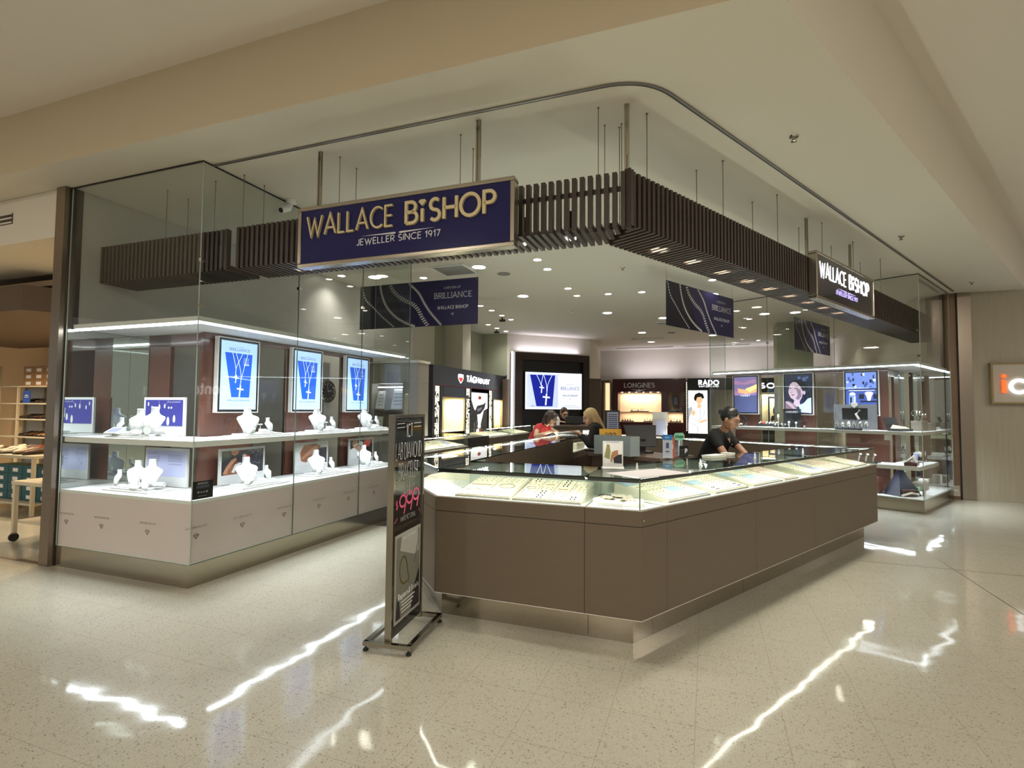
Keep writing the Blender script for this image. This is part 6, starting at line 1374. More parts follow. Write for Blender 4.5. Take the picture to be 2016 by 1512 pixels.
# ================================================================== THINGS IN THE RIGHT SHOWCASE
def rput(a, v, z, rot=0): return (FB, a, v, z, rot)
def watch_stand(a, v, z, label, big=1.0, face=P_WHITE, rot=-90):
    t = thing('watch_on_stand', label, 'watch', FB, a, v, z, R(rot), 'watches on stands in the right showcase'); s_ = big
    mb = MB(); mb.box(-.02 * s_, .02 * s_, -.02 * s_, .02 * s_, 0, .006, BLK); mb.tube([(0, 0, .005), (0, .008, .05 * s_)], .004, BLK, n=6); mb.build('stand', t)
    mb = MB(); cz = .075 * s_; mb.loft([[(.022 * s_ * math.cos(2 * math.pi * j / 14), y_, cz + .022 * s_ * math.sin(2 * math.pi * j / 14)) for j in range(14)] for y_ in (-.004, .006)], SILVD); mb.build('watch_case', t)
    mb = MB(); mb.disc((0, 0, cz), .017 * s_, face, 14, y=-.0045); mb.build('dial', t)
    mb = MB(); mb.loft([[(x, .020 * s_ + .026 * s_ * math.cos(a_), cz + .030 * s_ * math.sin(a_)) for a_ in [2 * math.pi * j / 16 for j in range(16)]] for x in (-.010 * s_, .010 * s_)], random.choice((SILVD, BLK)), cap=False); mb.build('strap', t)
t = thing('watch_frame_display', 'dark framed backdrop with a shield logo and pale watches, below the pit stop screen', 'display', FB, .44, 1.32, 1.2005, R(-90))
mb = MB(); GF = mat('gunmetal', (.12, .12, .13), rough=.4)
for a in ((0, .62, .36, .42), (0, .62, 0, .16), (0, .12, .16, .36), (.50, .62, .16, .36)): mb.box(a[0], a[1], 0, .06, a[2], a[3], GF)
mb.box(.12, .50, .045, .06, .16, .36, BLACK); mb.build('frame', t)
mb = MB(); mb.hexa([(x, .0 - .001, z) for x, z in [(.26, .45), (.36, .45), (.36, .40), (.31, .36), (.26, .40)]], [(x, -.014, z) for x, z in [(.26, .45), (.36, .45), (.36, .40), (.31, .36), (.26, .40)]], SILVD); mb.build('shield_logo', t)
mb = MB(); mb.tube([(.36, .035, .17), (.32, .03, .26), (.38, .035, .33)], .022, SILVD, n=8); mb.build('centre_watch', t)
random.seed(9)
for k in range(6):
    watch_stand(.33, 1.24 - .085 * k, 1.2005, 'pale dialled watch in the back row before the shield backdrop', 1.3)
    watch_stand(.25, 1.22 - .085 * k, 1.2005, 'pale dialled watch in the front row before the shield backdrop', 1.05)
mb = MB(); mb.box(-.20, .20, 0, .012, 0, .03, BLK); mb.box(-.42, -.21, 0, .14, 0, .012, WHITE)
single(mb, 'name_plate', 'small black name plate at the shelf edge below the pit stop screen', 'name plate', FB, .08, 1.0, 1.2005, R(-90))
t = thing('watch_backdrop', 'black backdrop with LONGINES lettering below the portrait screen', 'display', FB, .48, 2.18, 1.2005, R(-90))
mb = MB(); mb.box(0, .30, 0, .03, 0, .34, BLACK); mb.build('panel', t); mb = MB(); text(mb, 'LONGINES', .15, .27, .028, SILV, -.001, 0, .2, width=.20, align='c', serif=True); mb.build('lettering', t)
for k in range(5): watch_stand(.30, 2.26 - .06 * k, 1.2005, 'small white cushion watch before the black LONGINES backdrop', .75)
for k, (v, h_) in enumerate(((2.22, .24), (1.98, .12), (1.86, .11))):
    mb = MB(); mb.lathe([(.012, 0), (.010, .01), (.004, h_ * .4), (.008, h_ * .6), (.020, h_ * .8), (.016, h_ * .95), (.002, h_)], P_WHITE, n=12)
    single(mb, 'watch_finial', 'white teardrop stand, %s before the LONGINES backdrop' % ('tallest', 'middle one', 'shortest')[k], 'stand', FB, .22 if k else .40, v if k else 2.24, 1.2005)
t = thing('price_ticket', 'small black ticket frame on the shelf edge right of the LONGINES backdrop', 'ticket', FB, .15, 1.72, 1.2005, R(-90))
mb = MB(); mb.box(0, .05, 0, .01, 0, .06, BLK); mb.build('frame', t); mb = MB(); mb.rect(.008, .042, .008, .052, -.001, P_WHITE); mb.build('ticket', t)
t = thing('watch_tray', 'black tray of silver and red watches on the shelf between the two screens', 'watch display', FB, .42, 2.66, 1.2005, R(-90))
mb = MB(); mb.box(0, .40, 0, .20, 0, .05, BLK); mb.build('tray', t, bevel=.004)
for k in range(6): mb = MB(); mb.tube([(.04 + .06 * k, .03, .055), (.055 + .06 * k, .09, .085), (.05 + .06 * k, .16, .055)], .016, (SILVD, P_RED, SILVD, P_WHITE, SILVD, SILVD)[k], n=8); mb.build('watch', t)
for k, v in enumerate((3.18, 2.92)):
    t = thing('watch_ring_display', 'round black ring holding watches below the sunset screen, %s' % ('farther one', 'nearer one')[k], 'display', FB, .36, v, 1.2005, R(-90))
    mb = MB(); rr = [(.095, 0), (.095, .06), (.065, .06), (.065, 0), (.095, 0)]; mb.loft([[(r_ * math.cos(2 * math.pi * j / 24), y_, .095 + r_ * math.sin(2 * math.pi * j / 24)) for j in range(24)] for r_, y_ in rr], BLK, cap=False); mb.build('ring', t)
    mb = MB(); mb.tube([(-.03, -.02, .03), (0, -.04, .05), (.03, -.02, .035)], .014, SILVD, n=8); mb.build('watch', t)
def rbox(name, a, v, z, w, d, h, m, label, cat, rot=0.0, lid=None):
    t = thing(name, label, cat, FB, a, v, z, rot); mb = MB(); mb.box(0, w, 0, d, 0, h, m); mb.build('body', t, bevel=.003)
    if lid: mb = MB(); mb.hexa([(0, d + .002, h), (w, d + .002, h), (w, d + .012, h), (0, d + .012, h)], [(0, d + lid[0], h + lid[1]), (w, d + lid[0], h + lid[1]), (w, d + lid[0] + .01, h + lid[1]), (0, d + lid[0] + .01, h + lid[1])], m); mb.build('open_lid', t)
    return t
LEA = mat('brown_leather', (.085, .030, .020), rough=.35); BOXG = M_('box_stone', '6C6458'); MINT = M_('mint_card', '6FA878')
t = rbox('watch_box', .10, .30, 1.2005, .30, .20, .04, BLK, 'open brown lidded watch box at the near corner of the upper shelf', 'watch box', R(-20), (.06, .17))
mb = MB(); mb.hexa([(.03, .03, .041), (.27, .03, .041), (.27, .17, .041), (.03, .17, .041)], [(.06, .05, .085), (.20, .05, .070), (.20, .15, .075), (.06, .15, .10)], M_('cushion_beige', 'C9B9A2')); mb.build('cushion', t)
rbox('watch_box', .62, .12, 1.2005, .30, .16, .16, BOXG, 'tall stone coloured block with watches on the upper shelf of the right showcase front', 'display block')
rbox('watch_box', 1.05, .10, 1.2005, .34, .18, .12, BOXG, 'lower stone coloured block with watches on the upper shelf of the right showcase front', 'display block')
for k in range(4): watch_stand(.66 + .18 * k, .2, 1.362 if k < 2 else 1.322, 'silver bracelet watch on a stone coloured block behind the front glass', 1.6, rot=0)
# lower shelf
t = rbox('watch_crate', .10, .10, .6805, .30, .16, .05, LEA, 'brown leather crate packed with bracelets and watches on the lower shelf', 'crate', R(6))
for k in range(7):
    mb = MB(); mb.tube([(.03 + .038 * k, .02, .052), (.035 + .038 * k, .06, .125 + .02 * (k % 2)), (.03 + .038 * k, .13, .06)], .014, random.choice((SILVD, SILVD, BLK)), n=8); mb.build('watch', t)
t = rbox('watch_slab', .10, .95, .6805, .34, .20, .02, BLK, 'flat black slab with white watches toward the shop end of the lower shelf', 'display slab', R(-90))
for k in range(3): mb = MB(); mb.tube([(.06 + .1 * k, .08, .021), (.07 + .1 * k, .10, .10), (.09 + .1 * k, .08, .135)], [.008, .012, .022], P_WHITE if k < 2 else SILVD, n=8); mb.build('watch', t)
rbox('price_card', .06, .50, 1.06, .09, .003, .085, P_WHITE, 'small white card with a navy mark hanging under the upper shelf corner', 'card', R(-90))
rbox('marker_post', .40, .16, .6805, .05, .05, .18, P_GREYI, 'upright grey acrylic block on the lower shelf near the corner', 'display block')
for k in range(5): watch_stand(.62 + .15 * k, .22 + .05 * (k % 2), .6805, 'silver watch on the lower shelf behind the front glass', 1.7, rot=0)
# bottom deck
t = rbox('watch_box', .14, .28, .2025, .22, .14, .10, LEA, 'brown leather box on the white floor of the right showcase', 'box', R(-35)); mb = MB(); mb.box(.02, .20, -.004, -.001, .03, .07, P_RED if False else LEA); mb.build('panel', t)
rbox('watch_box', .20, .62, .2025, .10, .10, .26, LEA, 'tall narrow brown box standing behind the leather box', 'box', R(-20))
t = thing('fabric_pyramid', 'dark navy draped pyramid with watches on the bottom deck', 'display', FB, .34, .34, .2025, R(-30))
mb = MB(); mb.hexa([(-.20, -.14, 0), (.20, -.14, 0), (.20, .16, 0), (-.20, .16, 0)], [(-.02, .04, .38), (.06, .04, .38), (.06, .08, .38), (-.02, .08, .38)], M_('navy_felt', '14182E')); mb.build('pyramid', t); mb = MB(); mb.tube([(-.20, -.17, .02), (-.05, -.19, .06), (.10, -.17, .03)], .018, SILVD, n=8); mb.build('watch', t)
t = rbox('small_sign', .60, .20, .2025, .10, .03, .11, MINT, 'small mint green card on the bottom deck behind the front glass', 'card'); mb = MB(); text(mb, 'SHOP', .05, .045, .025, P_DARK, -.001, 0, .2, width=.07, align='c'); mb.build('print', t)
t = rbox('small_sign', .58, .24, .33 - .1275 + .0, .08, .02, .10, BLK, 'small black card with white 21 beside the mint card', 'card'); t.location = wpt(FB, .47, .10, .2025); mb = MB(); text(mb, '21', .04, .035, .04, P_WHITE, -.001, 0, .25, width=.05, align='c'); mb.build('print', t)
rbox('watch_box', 1.05, .22, .2025, .34, .18, .13, BOXG, 'wide stone coloured box on the bottom deck behind the front glass', 'box')
rbox('watch_box', 1.45, .26, .2025, .14, .12, .16, P_WHITE, 'white box beside the wide stone coloured box', 'box')

# travertine wall sign
t = thing('wall_sign', 'framed wall sign with glowing letters and an orange i on the travertine wall', 'sign', RW, 0.49, -.06, 1.68)
mb = MB(); mb.box(0, 2.55, .0, .055, 0, .64, M_('sign_plate', 'B5ADA0')); mb.build('plate', t)
mb = MB()
for a in ((-.03, 2.58, -.03, 0), (-.03, 2.58, .64, .67), (-.03, 0, 0, .64), (2.55, 2.58, 0, .64)): mb.box(a[0], a[1], -.012, .055, a[2], a[3], M_('sign_brass', '8E7A50'))
mb.build('frame', t)
ORG = emi('lit_orange', hexc('FF5A1E'), 1.3)
mb = MB(); mb.box(.115, .165, -.035, -.001, .16, .37, ORG); mb.loft([[(.14 + .030 * math.cos(2 * math.pi * j / 16), y_, .44 + .030 * math.sin(2 * math.pi * j / 16)) for j in range(16)] for y_ in (-.001, -.035)], ORG); mb.build('letter_i', t)
mb = MB(); ribbon(mb, arc(.34, .265, .11, .105, 48, 312, 14), .05, -.001, .03, GLOWL); ribbon(mb, arc(.62, .265, .11, .105, 90, 450, 20), .05, -.001, .03, GLOWL); text(mb, 'ntact', .84, .16, .36, GLOWL, -.001, .03, .13, gap=.12); mb.build('lit_letters', t)

# ================================================================== THE SHOE SHOP AT THE LEFT EDGE
RACKW = M_('rack_white', 'C9BEA6'); KRAFT = M_('kraft_box', '9A7040'); TEAL = M_('teal_box', '1E5560')
t = thing('shoe_rack', 'tall white metal shoe rack against the peach wall', 'rack', FA, -9.15, 3.05)
mb = MB()
for x in (0, .62, 1.60): mb.box(x, x + .035, 0, .035, 0, 2.25 if x == 0 else 1.85, RACKW); mb.box(x, x + .035, .42, .455, 0, 1.85, RACKW)
mb.build('posts', t)
for z in (.30, .58, .86, 1.20, 1.50, 1.83): mb = MB(); mb.box(.0, 1.64, .0, .45, z, z + .022, RACKW); mb.build('shelf', t)
mb = MB(); mb.box(0, 1.64, .46, .47, .1, 1.86, GREYP); mb.build('back_panel', t)
kb = thing('shoe_box', 'kraft shoe box with a pale label, on top of the white rack', 'box', FA, -8.45, 3.10, 1.8535, 0, 'kraft shoe boxes on the rack')
mb = MB(); mb.box(0, .31, 0, .22, 0, .105, KRAFT); mb.build('body', kb, bevel=.002); mb = MB(); mb.rect(.08, .23, .02, .08, -.001, P_WHITE); mb.build('label', kb); mb = MB(); mb.box(-.002, .312, -.0025, .222, .105, .125, KRAFT); mb.build('lid', kb)
for i in range(3):
    for j in range(3):
        if i or j: dup(kb, FA, -8.45 + .318 * i, 3.10, 1.8535 + .127 * j, 0, 'kraft shoe box with a pale label, on top of the white rack', 'kraft shoe boxes on the rack')
def mk_shoe(m):
    t = bpy.data.objects.new('shoe', None); COL.objects.link(t)
    mb = MB(); mb.loft([[(x, y * wy, z) for x, y, z in [(x_, w_ * math.cos(a_), max(.012, .02 + hh * (1 + math.sin(a_)) / 2)) for a_ in [2 * math.pi * j / 12 for j in range(12)]]] for x_, w_, hh, wy in ((-.13, .020, .05, 1), (-.11, .034, .075, 1), (-.05, .034, .07, 1), (.02, .040, .045, 1), (.09, .042, .035, 1), (.13, .022, .02, 1))], m); mb.build('upper', t, smooth=True)
    mb = MB(); mb.prism([(-.135, -.03), (.02, -.038), (.11, -.04), (.14, 0), (.11, .04), (.02, .038), (-.135, .03)], 0, .012, BLK); mb.build('sole', t)
    return t
SHM = [M_('shoe_black', '1D1B1D'), M_('shoe_brown', '4E3524'), M_('shoe_tan', '9A7A58'), M_('shoe_cream', 'C9BDA6'), M_('shoe_red', '6E231C')]
shp = [mk_shoe(m) for m in SHM]; used_s = set(); random.seed(21)
def shoe(k, u, v, z, rot, lab, grp):
    nm = ('black', 'brown', 'tan', 'cream', 'dark red')[k]
    if k not in used_s: used_s.add(k); tag(put(shp[k], FA, u, v, z, rot), nm + ' ' + lab, 'shoe', nm + ' ' + grp)
    else: o = dup(shp[k], FA, u, v, z, rot, nm + ' ' + lab, nm + ' ' + grp); o['category'] = 'shoe'
for z in (.882, 1.222, 1.522):
    for j in range(7): shoe(random.choice((0, 0, 1)) if z > 1 else random.choice((0, 1, 2)), -8.55 + .15 * j, 3.25, z, R(-90 + random.uniform(-14, 14)), 'shoe on the white rack', 'shoes on the rack')
t = thing('poster_card', 'small blue poster on the shoe rack', 'poster', FA, -8.40, 3.08, 1.523)
mb = MB(); mb.box(0, .22, 0, .01, 0, .24, M_('poster_blue', '2A4FA8')); mb.build('card', t); mb = MB(); mb.rect(.06, .16, .14, .155, -.001, P_WHITE); mb.rect(.04, .18, .11, .12, -.001, P_WHITE); mb.build('print', t)
def table(u, v, w, d, h, label, shelf=None, caster=False):
    t = thing('display_table', label, 'table', FA, u, v)
    mb = MB(); mb.box(0, w, 0, d, h - .04, h, RACKW); mb.build('tabletop', t, bevel=.003)
    for x in (0.01, w - .05):
        for y in (.01, d - .05): mb = MB(); mb.box(x, x + .04, y, y + .04, .10 if caster else 0, h - .041, RACKW); mb.build('leg', t)
    if shelf: mb = MB(); mb.box(.05, w - .05, .05, d - .05, shelf, shelf + .03, RACKW); mb.build('lower_shelf', t)
    if caster:
        for x in (0.03, w - .03):
            mb = MB(); rr = [[(x + .012 * s2, .03 + .045 * math.cos(2 * math.pi * j / 16), .046 + .045 * math.sin(2 * math.pi * j / 16)) for j in range(16)] for s2 in (-1, 1)]; mb.loft(rr, RUBBER); mb.box(x - .018, x + .018, .01, .05, .085, .10, STEEL); mb.build('caster', t)
    return t
table(-3.16, .36, 1.15, .70, .66, 'low white table on casters at the edge of the shoe shop', .20, True)
table(-6.1, 1.25, 1.6, .9, .80, 'higher white table of shoes behind the low caster table', .12)
for k in range(16): shoe(random.choice((2, 3, 4, 1, 3)), -5.9 + .155 * (k % 8), 1.42 + .30 * (k // 8), .8005, R(-90 + random.uniform(-40, 40)), 'shoe on the higher white table', 'shoes on the table')
mb = MB(); mb.box(0, .30, 0, .2, 0, .13, M_('tub_cream', 'B5A98C')); single(mb, 'carton', 'plain cream carton on the low caster table', 'carton', FA, -2.80, .5, .6605)
tb = thing('shoe_box', 'teal shoe box stacked under the higher white table', 'box', FA, -5.7, 1.42, .1505, 0, 'teal shoe boxes under the table')
mb = MB(); mb.box(0, .32, 0, .24, 0, .12, TEAL); mb.build('body', tb, bevel=.002); mb = MB(); mb.rect(.10, .22, .03, .08, -.001, P_WHITE); mb.build('label', tb)
for i in range(4):
    for j in range(4):
        if i or j: dup(tb, FA, -5.7 + .33 * i, 1.42, .1505 + .1215 * j, 0, 'teal shoe box stacked under the higher white table', 'teal shoe boxes under the table')
mb = MB(); mb.lathe([(.13, 0), (.16, .40), (.165, .42)], TEAL, n=20); single(mb, 'bin', 'teal tub on the floor behind the low caster table', 'tub', FA, -2.35, 1.35, 0)

# ================================================================== PEOPLE
def remesh(mb, name, parent, voxel, mats=None, smooth=4):
    me = bpy.data.meshes.new(name); me.from_pydata(mb.v, [], mb.f); me.update()
    o = bpy.data.objects.new(name, me); COL.objects.link(o)
    bm = bmesh.new(); bm.from_mesh(me); bmesh.ops.remove_doubles(bm, verts=bm.verts, dist=1e-6); bmesh.ops.recalc_face_normals(bm, faces=bm.faces); bm.to_mesh(me); bm.free()
    m = o.modifiers.new('r', 'REMESH'); m.mode = 'VOXEL'; m.voxel_size = voxel; m.use_smooth_shade = True
    if smooth: s2 = o.modifiers.new('s', 'SMOOTH'); s2.iterations = smooth; s2.factor = .5
    dg = bpy.context.evaluated_depsgraph_get(); dg.update()
    nm = bpy.data.meshes.new_from_object(o.evaluated_get(dg)); o.modifiers.clear(); o.data = nm
    nm.materials.clear(); nm.materials.append(mats or mb.mats[0]); nm.polygons.foreach_set('material_index', [0] * len(nm.polygons)); nm.polygons.foreach_set('use_smooth', [True] * len(nm.polygons))
    if parent: o.parent = parent
    return o
def caps(mb, p, q, r0, r1, m, n=12):
    """tapered limb with rounded ends"""
    p, q = Vector(p), Vector(q); d = q - p; l = d.length or 1e-4; d /= l
    pts = []; rs = []
    for k in range(5): a = math.pi / 2 * (k + .15) / 5.15; pts.append(p - d * r0 * math.cos(a)); rs.append(r0 * math.sin(a))
    pts += [p + d * l * .33, p + d * l * .66]; rs += [r0 + (r1 - r0) * .33, r0 + (r1 - r0) * .66]
    for k in range(5): a = math.pi / 2 * (5 - k) / 5.15; pts.append(q + d * r1 * math.cos(a)); rs.append(r1 * math.sin(a))
    u = Vector((0, 0, 1)) if abs(d.z) < .9 else Vector((1, 0, 0)); a_ = d.cross(u).normalized(); b_ = d.cross(a_).normalized()
    mb.loft([[c + (a_ * math.cos(2 * math.pi * j / n) + b_ * math.sin(2 * math.pi * j / n)) * r_ for j in range(n)] for c, r_ in zip(pts, rs)], m)
def lerp(p, q, t): return tuple(a + (b - a) * t for a, b in zip(p, q))
def hand(mb, wr, tip, m, side=1, curl=.3):
    """palm, four unequal bent fingers and a thumb from the side of the palm"""
    w = Vector(wr); d = (Vector(tip) - w).normalized(); u = Vector((0, 0, 1)); a = d.cross(u).normalized(); n = a.cross(d).normalized()
    for s_ in (-.020, 0, .020): caps(mb, w + a * s_ * .6, w + d * .075 + a * s_, .014, .013, m, 8)
    for k, (s_, L) in enumerate(((-.032, .052), (-.011, .066), (.011, .070), (.032, .062))):
        b0 = w + d * .080 + a * s_; b1 = b0 + d * L * .5 - n * L * .12 * curl * 2 + a * s_ * .15; b2 = b1 + d * L * .42 - n * L * .45 * curl * 2
        caps(mb, b0, b1, .0088, .0080, m, 7); caps(mb, b1, b2, .0080, .0068, m, 7)
    t0 = w + d * .025 + a * .030 * side; t1 = t0 + d * .030 + a * .028 * side - n * .008; t2 = t1 + d * .028 + a * .006 * side - n * .010
    caps(mb, t0, t1, .0115, .0095, m, 7); caps(mb, t1, t2, .0095, .0075, m, 7)
def person(label, x, y, J, skin, top, bottom, hairm, hair, sleeve=.55, legs='trousers', yaw=0, pitch=0, extra=None, roll=0):
    t = thing('person', label, 'person', FW, x, y)
    mb = MB(); g = J
    def V(k): return Vector(g[k])
    hipL, hipR = V('hipL'), V('hipR'); hc = (hipL + hipR) / 2; sc = (V('shL') + V('shR')) / 2
    for s_ in 'LR':
        caps(mb, V('hip' + s_), lerp(V('sh' + s_), sc, .35), .085, .070, skin); caps(mb, V('sh' + s_), V('el' + s_), .044, .036, skin); caps(mb, V('el' + s_), V('wr' + s_), .036, .024, skin)
        caps(mb, V('hip' + s_), V('kn' + s_), .080, .052, skin); caps(mb, V('kn' + s_), V('an' + s_), .050, .034, skin); caps(mb, V('an' + s_), V('an' + s_) + Vector(g.get('toe', (0, -.14, -.03))), .036, .028, skin)
        hand(mb, V('wr' + s_), g['ha' + s_], skin, 1 if s_ == 'L' else -1)
    caps(mb, hc, sc, .10, .085, skin); caps(mb, V('shL'), V('shR'), .050, .050, skin); hd = V('head')
    caps(mb, sc + Vector((0, 0, .01)), lerp(sc, hd, .75), .052, .046, skin)
    Mh = Matrix.Translation(hd) @ Euler((R(-pitch), R(roll), R(yaw))).to_matrix().to_4x4()     # face looks along -y
    def hp(p): return tuple(Mh @ Vector(p))
    def hball(c, r, sc_, m_=None, tgt=None):
        b = MB(); b.ball(c, r, skin, sc_, 14); (tgt or mb).loft([[hp(q) for q in b.v[k * 14:(k + 1) * 14]] for k in range(8)], m_ or skin)
    hball((0, .010, .025), .088, (.86, 1.08, 1.05)); hball((0, -.020, -.030), .062, (.92, 1.05, 1.25)); caps(mb, hp((0, -.040, -.085)), hp((0, -.062, -.088)), .022, .018, skin, 8)
    for s_ in (-1, 1):
        caps(mb, hp((.045 * s_, -.045, -.020)), hp((.030 * s_, -.050, -.065)), .024, .020, skin, 8)
        hball((.078 * s_, .008, -.005), .026, (.30, .7, 1.1))
    caps(mb, hp((0, -.084, .022)), hp((0, -.104, -.020)), .008, .012, skin, 8); caps(mb, hp((-.010, -.094, -.024)), hp((.010, -.094, -.024)), .010, .010, skin, 8)
    caps(mb, hp((-.026, -.078, .036)), hp((.026, -.078, .036)), .014, .014, skin, 8)
    caps(mb, hp((-.016, -.084, -.055)), hp((.016, -.084, -.055)), .0075, .0075, skin, 8)
    b = remesh(mb, 'body', t, .0065, skin, 3)
    e = MB()
    for s_ in (-1, 1): hball((.031 * s_, -.0815, .014), .0115, (1.25, .55, .42), P_WHITE, e); hball((.031 * s_, -.0878, .0115), .0052, (1, .5, .75), BLK, e)
    e.build('eyes', b, smooth=True)
    e = MB()
    for s_ in (-1, 1): e.tube([hp((.014 * s_, -.0935, .038)), hp((.034 * s_, -.0925, .043)), hp((.052 * s_, -.078, .036))], .0032, hairm if hair != 'long' else P_DARK, n=6)
    for s_ in (-1, 1): e.tube([hp((.016 * s_, -.0885, .016)), hp((.031 * s_, -.0915, .019)), hp((.047 * s_, -.082, .014))], .0030, BLK, n=5)
    e.build('eyebrows', b, smooth=True)
    e = MB(); LIP = M_('lips_' + skin.name, '9A4A46'); e.tube([hp((-.021, -.083, -.055)), hp((-.008, -.0925, -.052)), hp((.008, -.0925, -.052)), hp((.021, -.083, -.055))], [.002, .0048, .0048, .002], LIP, n=8); e.tube([hp((-.016, -.084, -.060)), hp((0, -.0915, -.061)), hp((.016, -.084, -.060))], [.002, .0050, .002], LIP, n=8); e.build('lips', b, smooth=True)
    # hair
    h = MB()
    if hair == 'bun':
        hball((0, .026, .040), .096, (.90, 1.06, 1.03), hairm, h); hball((0, .115, .030), .034, (1, 1.1, 1), hairm, h)
        hm = remesh(h, 'hair', t, .008, hairm, 4); e = MB(); b2 = MB(); b2.ball((0, .098, .032), .026, P_WHITE, (1.05, .45, 1.05), 14); e.loft([[hp(q) for q in b2.v[k * 14:(k + 1) * 14]] for k in range(8)], P_WHITE); e.build('hair_tie', hm, smooth=True)
    elif hair == 'bob':
        hball((0, .024, .042), .098, (.95, 1.06, 1.05), hairm, h)
        for s_ in (-1, 1): caps(h, hp((.070 * s_, .02, .04)), hp((.074 * s_, .01, -.09)), .036, .026, hairm); caps(h, hp((.05 * s_, .07, .03)), hp((.05 * s_, .075, -.11)), .045, .034, hairm)
        caps(h, hp((0, .07, .03)), hp((0, .08, -.11)), .05, .04, hairm); caps(h, hp((-.045, -.060, .085)), hp((.045, -.060, .085)), .026, .026, hairm); remesh(h, 'hair', t, .008, hairm, 4)
    elif hair == 'long':
        hball((0, .024, .042), .100, (.93, 1.05, 1.05), hairm, h); e_ = g['hair_end']
        for s_ in (-1, 1): caps(h, hp((.066 * s_, .03, .04)), lerp(hp((.080 * s_, .01, -.10)), e_, .5), .034, .028, hairm)
        for s_ in (-.05, 0, .05): caps(h, hp((s_, .075, .02)), (e_[0] + s_ * 1.3, e_[1] + abs(s_) * .3, e_[2] + abs(s_)), .046, .022, hairm)
        caps(h, hp((-.03, -.040, .092)), hp((.03, -.040, .092)), .022, .022, hairm); remesh(h, 'hair', t, .009, hairm, 3)
    # clothes
    c = MB(); cr = .011
    for s_ in 'LR':
        caps(c, V('hip' + s_), lerp(V('sh' + s_), sc, .35), .085 + cr, .072 + cr, top); caps(c, V('sh' + s_), lerp(V('sh' + s_), V('el' + s_), min(1, sleeve)), .044 + cr, (.038 if sleeve < 1 else .036) + cr + .004, top)
        if sleeve > 1: caps(c, V('el' + s_), lerp(V('el' + s_), V('wr' + s_), sleeve - 1), .036 + cr, .028 + cr, top)
    caps(c, hc, sc, .10 + cr, .085 + cr, top); caps(c, V('shL'), V('shR'), .050 + cr * .8, .050 + cr * .8, top)
    if legs == 'coat':
        for s_ in 'LR': caps(c, V('hip' + s_), lerp(V('hip' + s_), V('kn' + s_), .9), .10 + cr, .11, top)
    remesh(c, 'coat' if legs == 'coat' else 'shirt', t, .010, top, 3)
    c = MB()
    for s_ in 'LR':
        caps(c, V('hip' + s_), V('kn' + s_), .080 + .013, .060 + .012, bottom); caps(c, V('kn' + s_), lerp(V('kn' + s_), V('an' + s_), .92), .058 + .012, .046, bottom)
    remesh(c, 'trousers', t, .012, bottom, 2)
    for s_ in 'LR':
        c = MB(); an = V('an' + s_); to = an + Vector(g.get('toe', (0, -.14, -.03))); caps(c, an + Vector((0, 0, -.028)), to, .046, .036, BLK); remesh(c, 'shoe', t, .010, BLK, 2)
    if extra: extra(t, hp)
    return t
SKA = mat('skin_tan', (.36, .19, .115), rough=.5, noise=.05); SKB = mat('skin_light', (.52, .31, .21), rough=.5, noise=.05)
HBLK = mat('hair_black', (.010, .008, .008), rough=.35, noise=.3, scale=60); HDB = mat('hair_dark_brown', (.028, .014, .010), rough=.4, noise=.3, scale=60); HBLO = mat('hair_blonde', (.52, .36, .17), rough=.45, noise=.25, scale=50, stretch=(8, 8, 1))
CBLK = mat('black_cotton', (.008, .008, .009), rough=.85); CRED = mat('red_knit', (.45, .022, .025), rough=.8); CPUR = mat('violet_trousers', (.10, .055, .14), rough=.8)
# staff member leaning over the long counter run
def polo(t, hp):
    sc_ = Vector((.1925, -.295, 1.22)); n_ = Vector((.70, -.71, 0)); sd_ = Vector((.71, .70, 0))
    q = lambda a, b, f: tuple(sc_ + sd_ * a + n_ * f + Vector((0, 0, b)))
    mb = MB(); mb.hexa([q(-.045, .035, .066), q(.045, .035, .066), q(0, -.085, .090)], [q(-.045, .035, .078), q(.045, .035, .078), q(0, -.085, .103)], SKA); mb.build('open_neckline', t)
    for s_ in (-1, 1):
        mb = MB(); mb.hexa([q(.050 * s_, .060, .045), q(.085 * s_, .030, .055), q(.012 * s_, -.085, .098)], [q(.050 * s_, .062, .060), q(.088 * s_, .030, .070), q(.010 * s_, -.085, .112)], CBLK); mb.build('collar', t)
    mb = MB(); mb.ball(q(.07, -.09, .092), .008, SILV, (1, 1, .6), 8); mb.build('name_badge', t)
ox, oy = 2.10, 6.10
def rel(x, y, z): return (x - ox, y - oy, z)
person('person in a black polo shirt with a dark bun, leaning over the long counter run', ox, oy, dict(
    hipL=rel(2.36, 6.16, .93), hipR=rel(2.18, 6.00, .93), shL=rel(2.42, 5.92, 1.215), shR=rel(2.165, 5.69, 1.225), elL=rel(2.53, 5.70, 1.01), elR=rel(2.26, 5.56, 1.00),
    wrL=rel(2.475, 5.40, .975), wrR=rel(2.37, 5.40, .985), haL=rel(2.44, 5.22, .925), haR=rel(2.36, 5.25, .93), knL=rel(2.37, 6.12, .50), knR=rel(2.21, 6.00, .50), anL=rel(2.38, 6.20, .075), anR=rel(2.22, 6.06, .075), toe=(.08, -.11, -.03),
    head=rel(2.335, 5.66, 1.405)), SKA, CBLK, CBLK, HBLK, 'bun', sleeve=.40, yaw=46, pitch=-26, extra=polo)
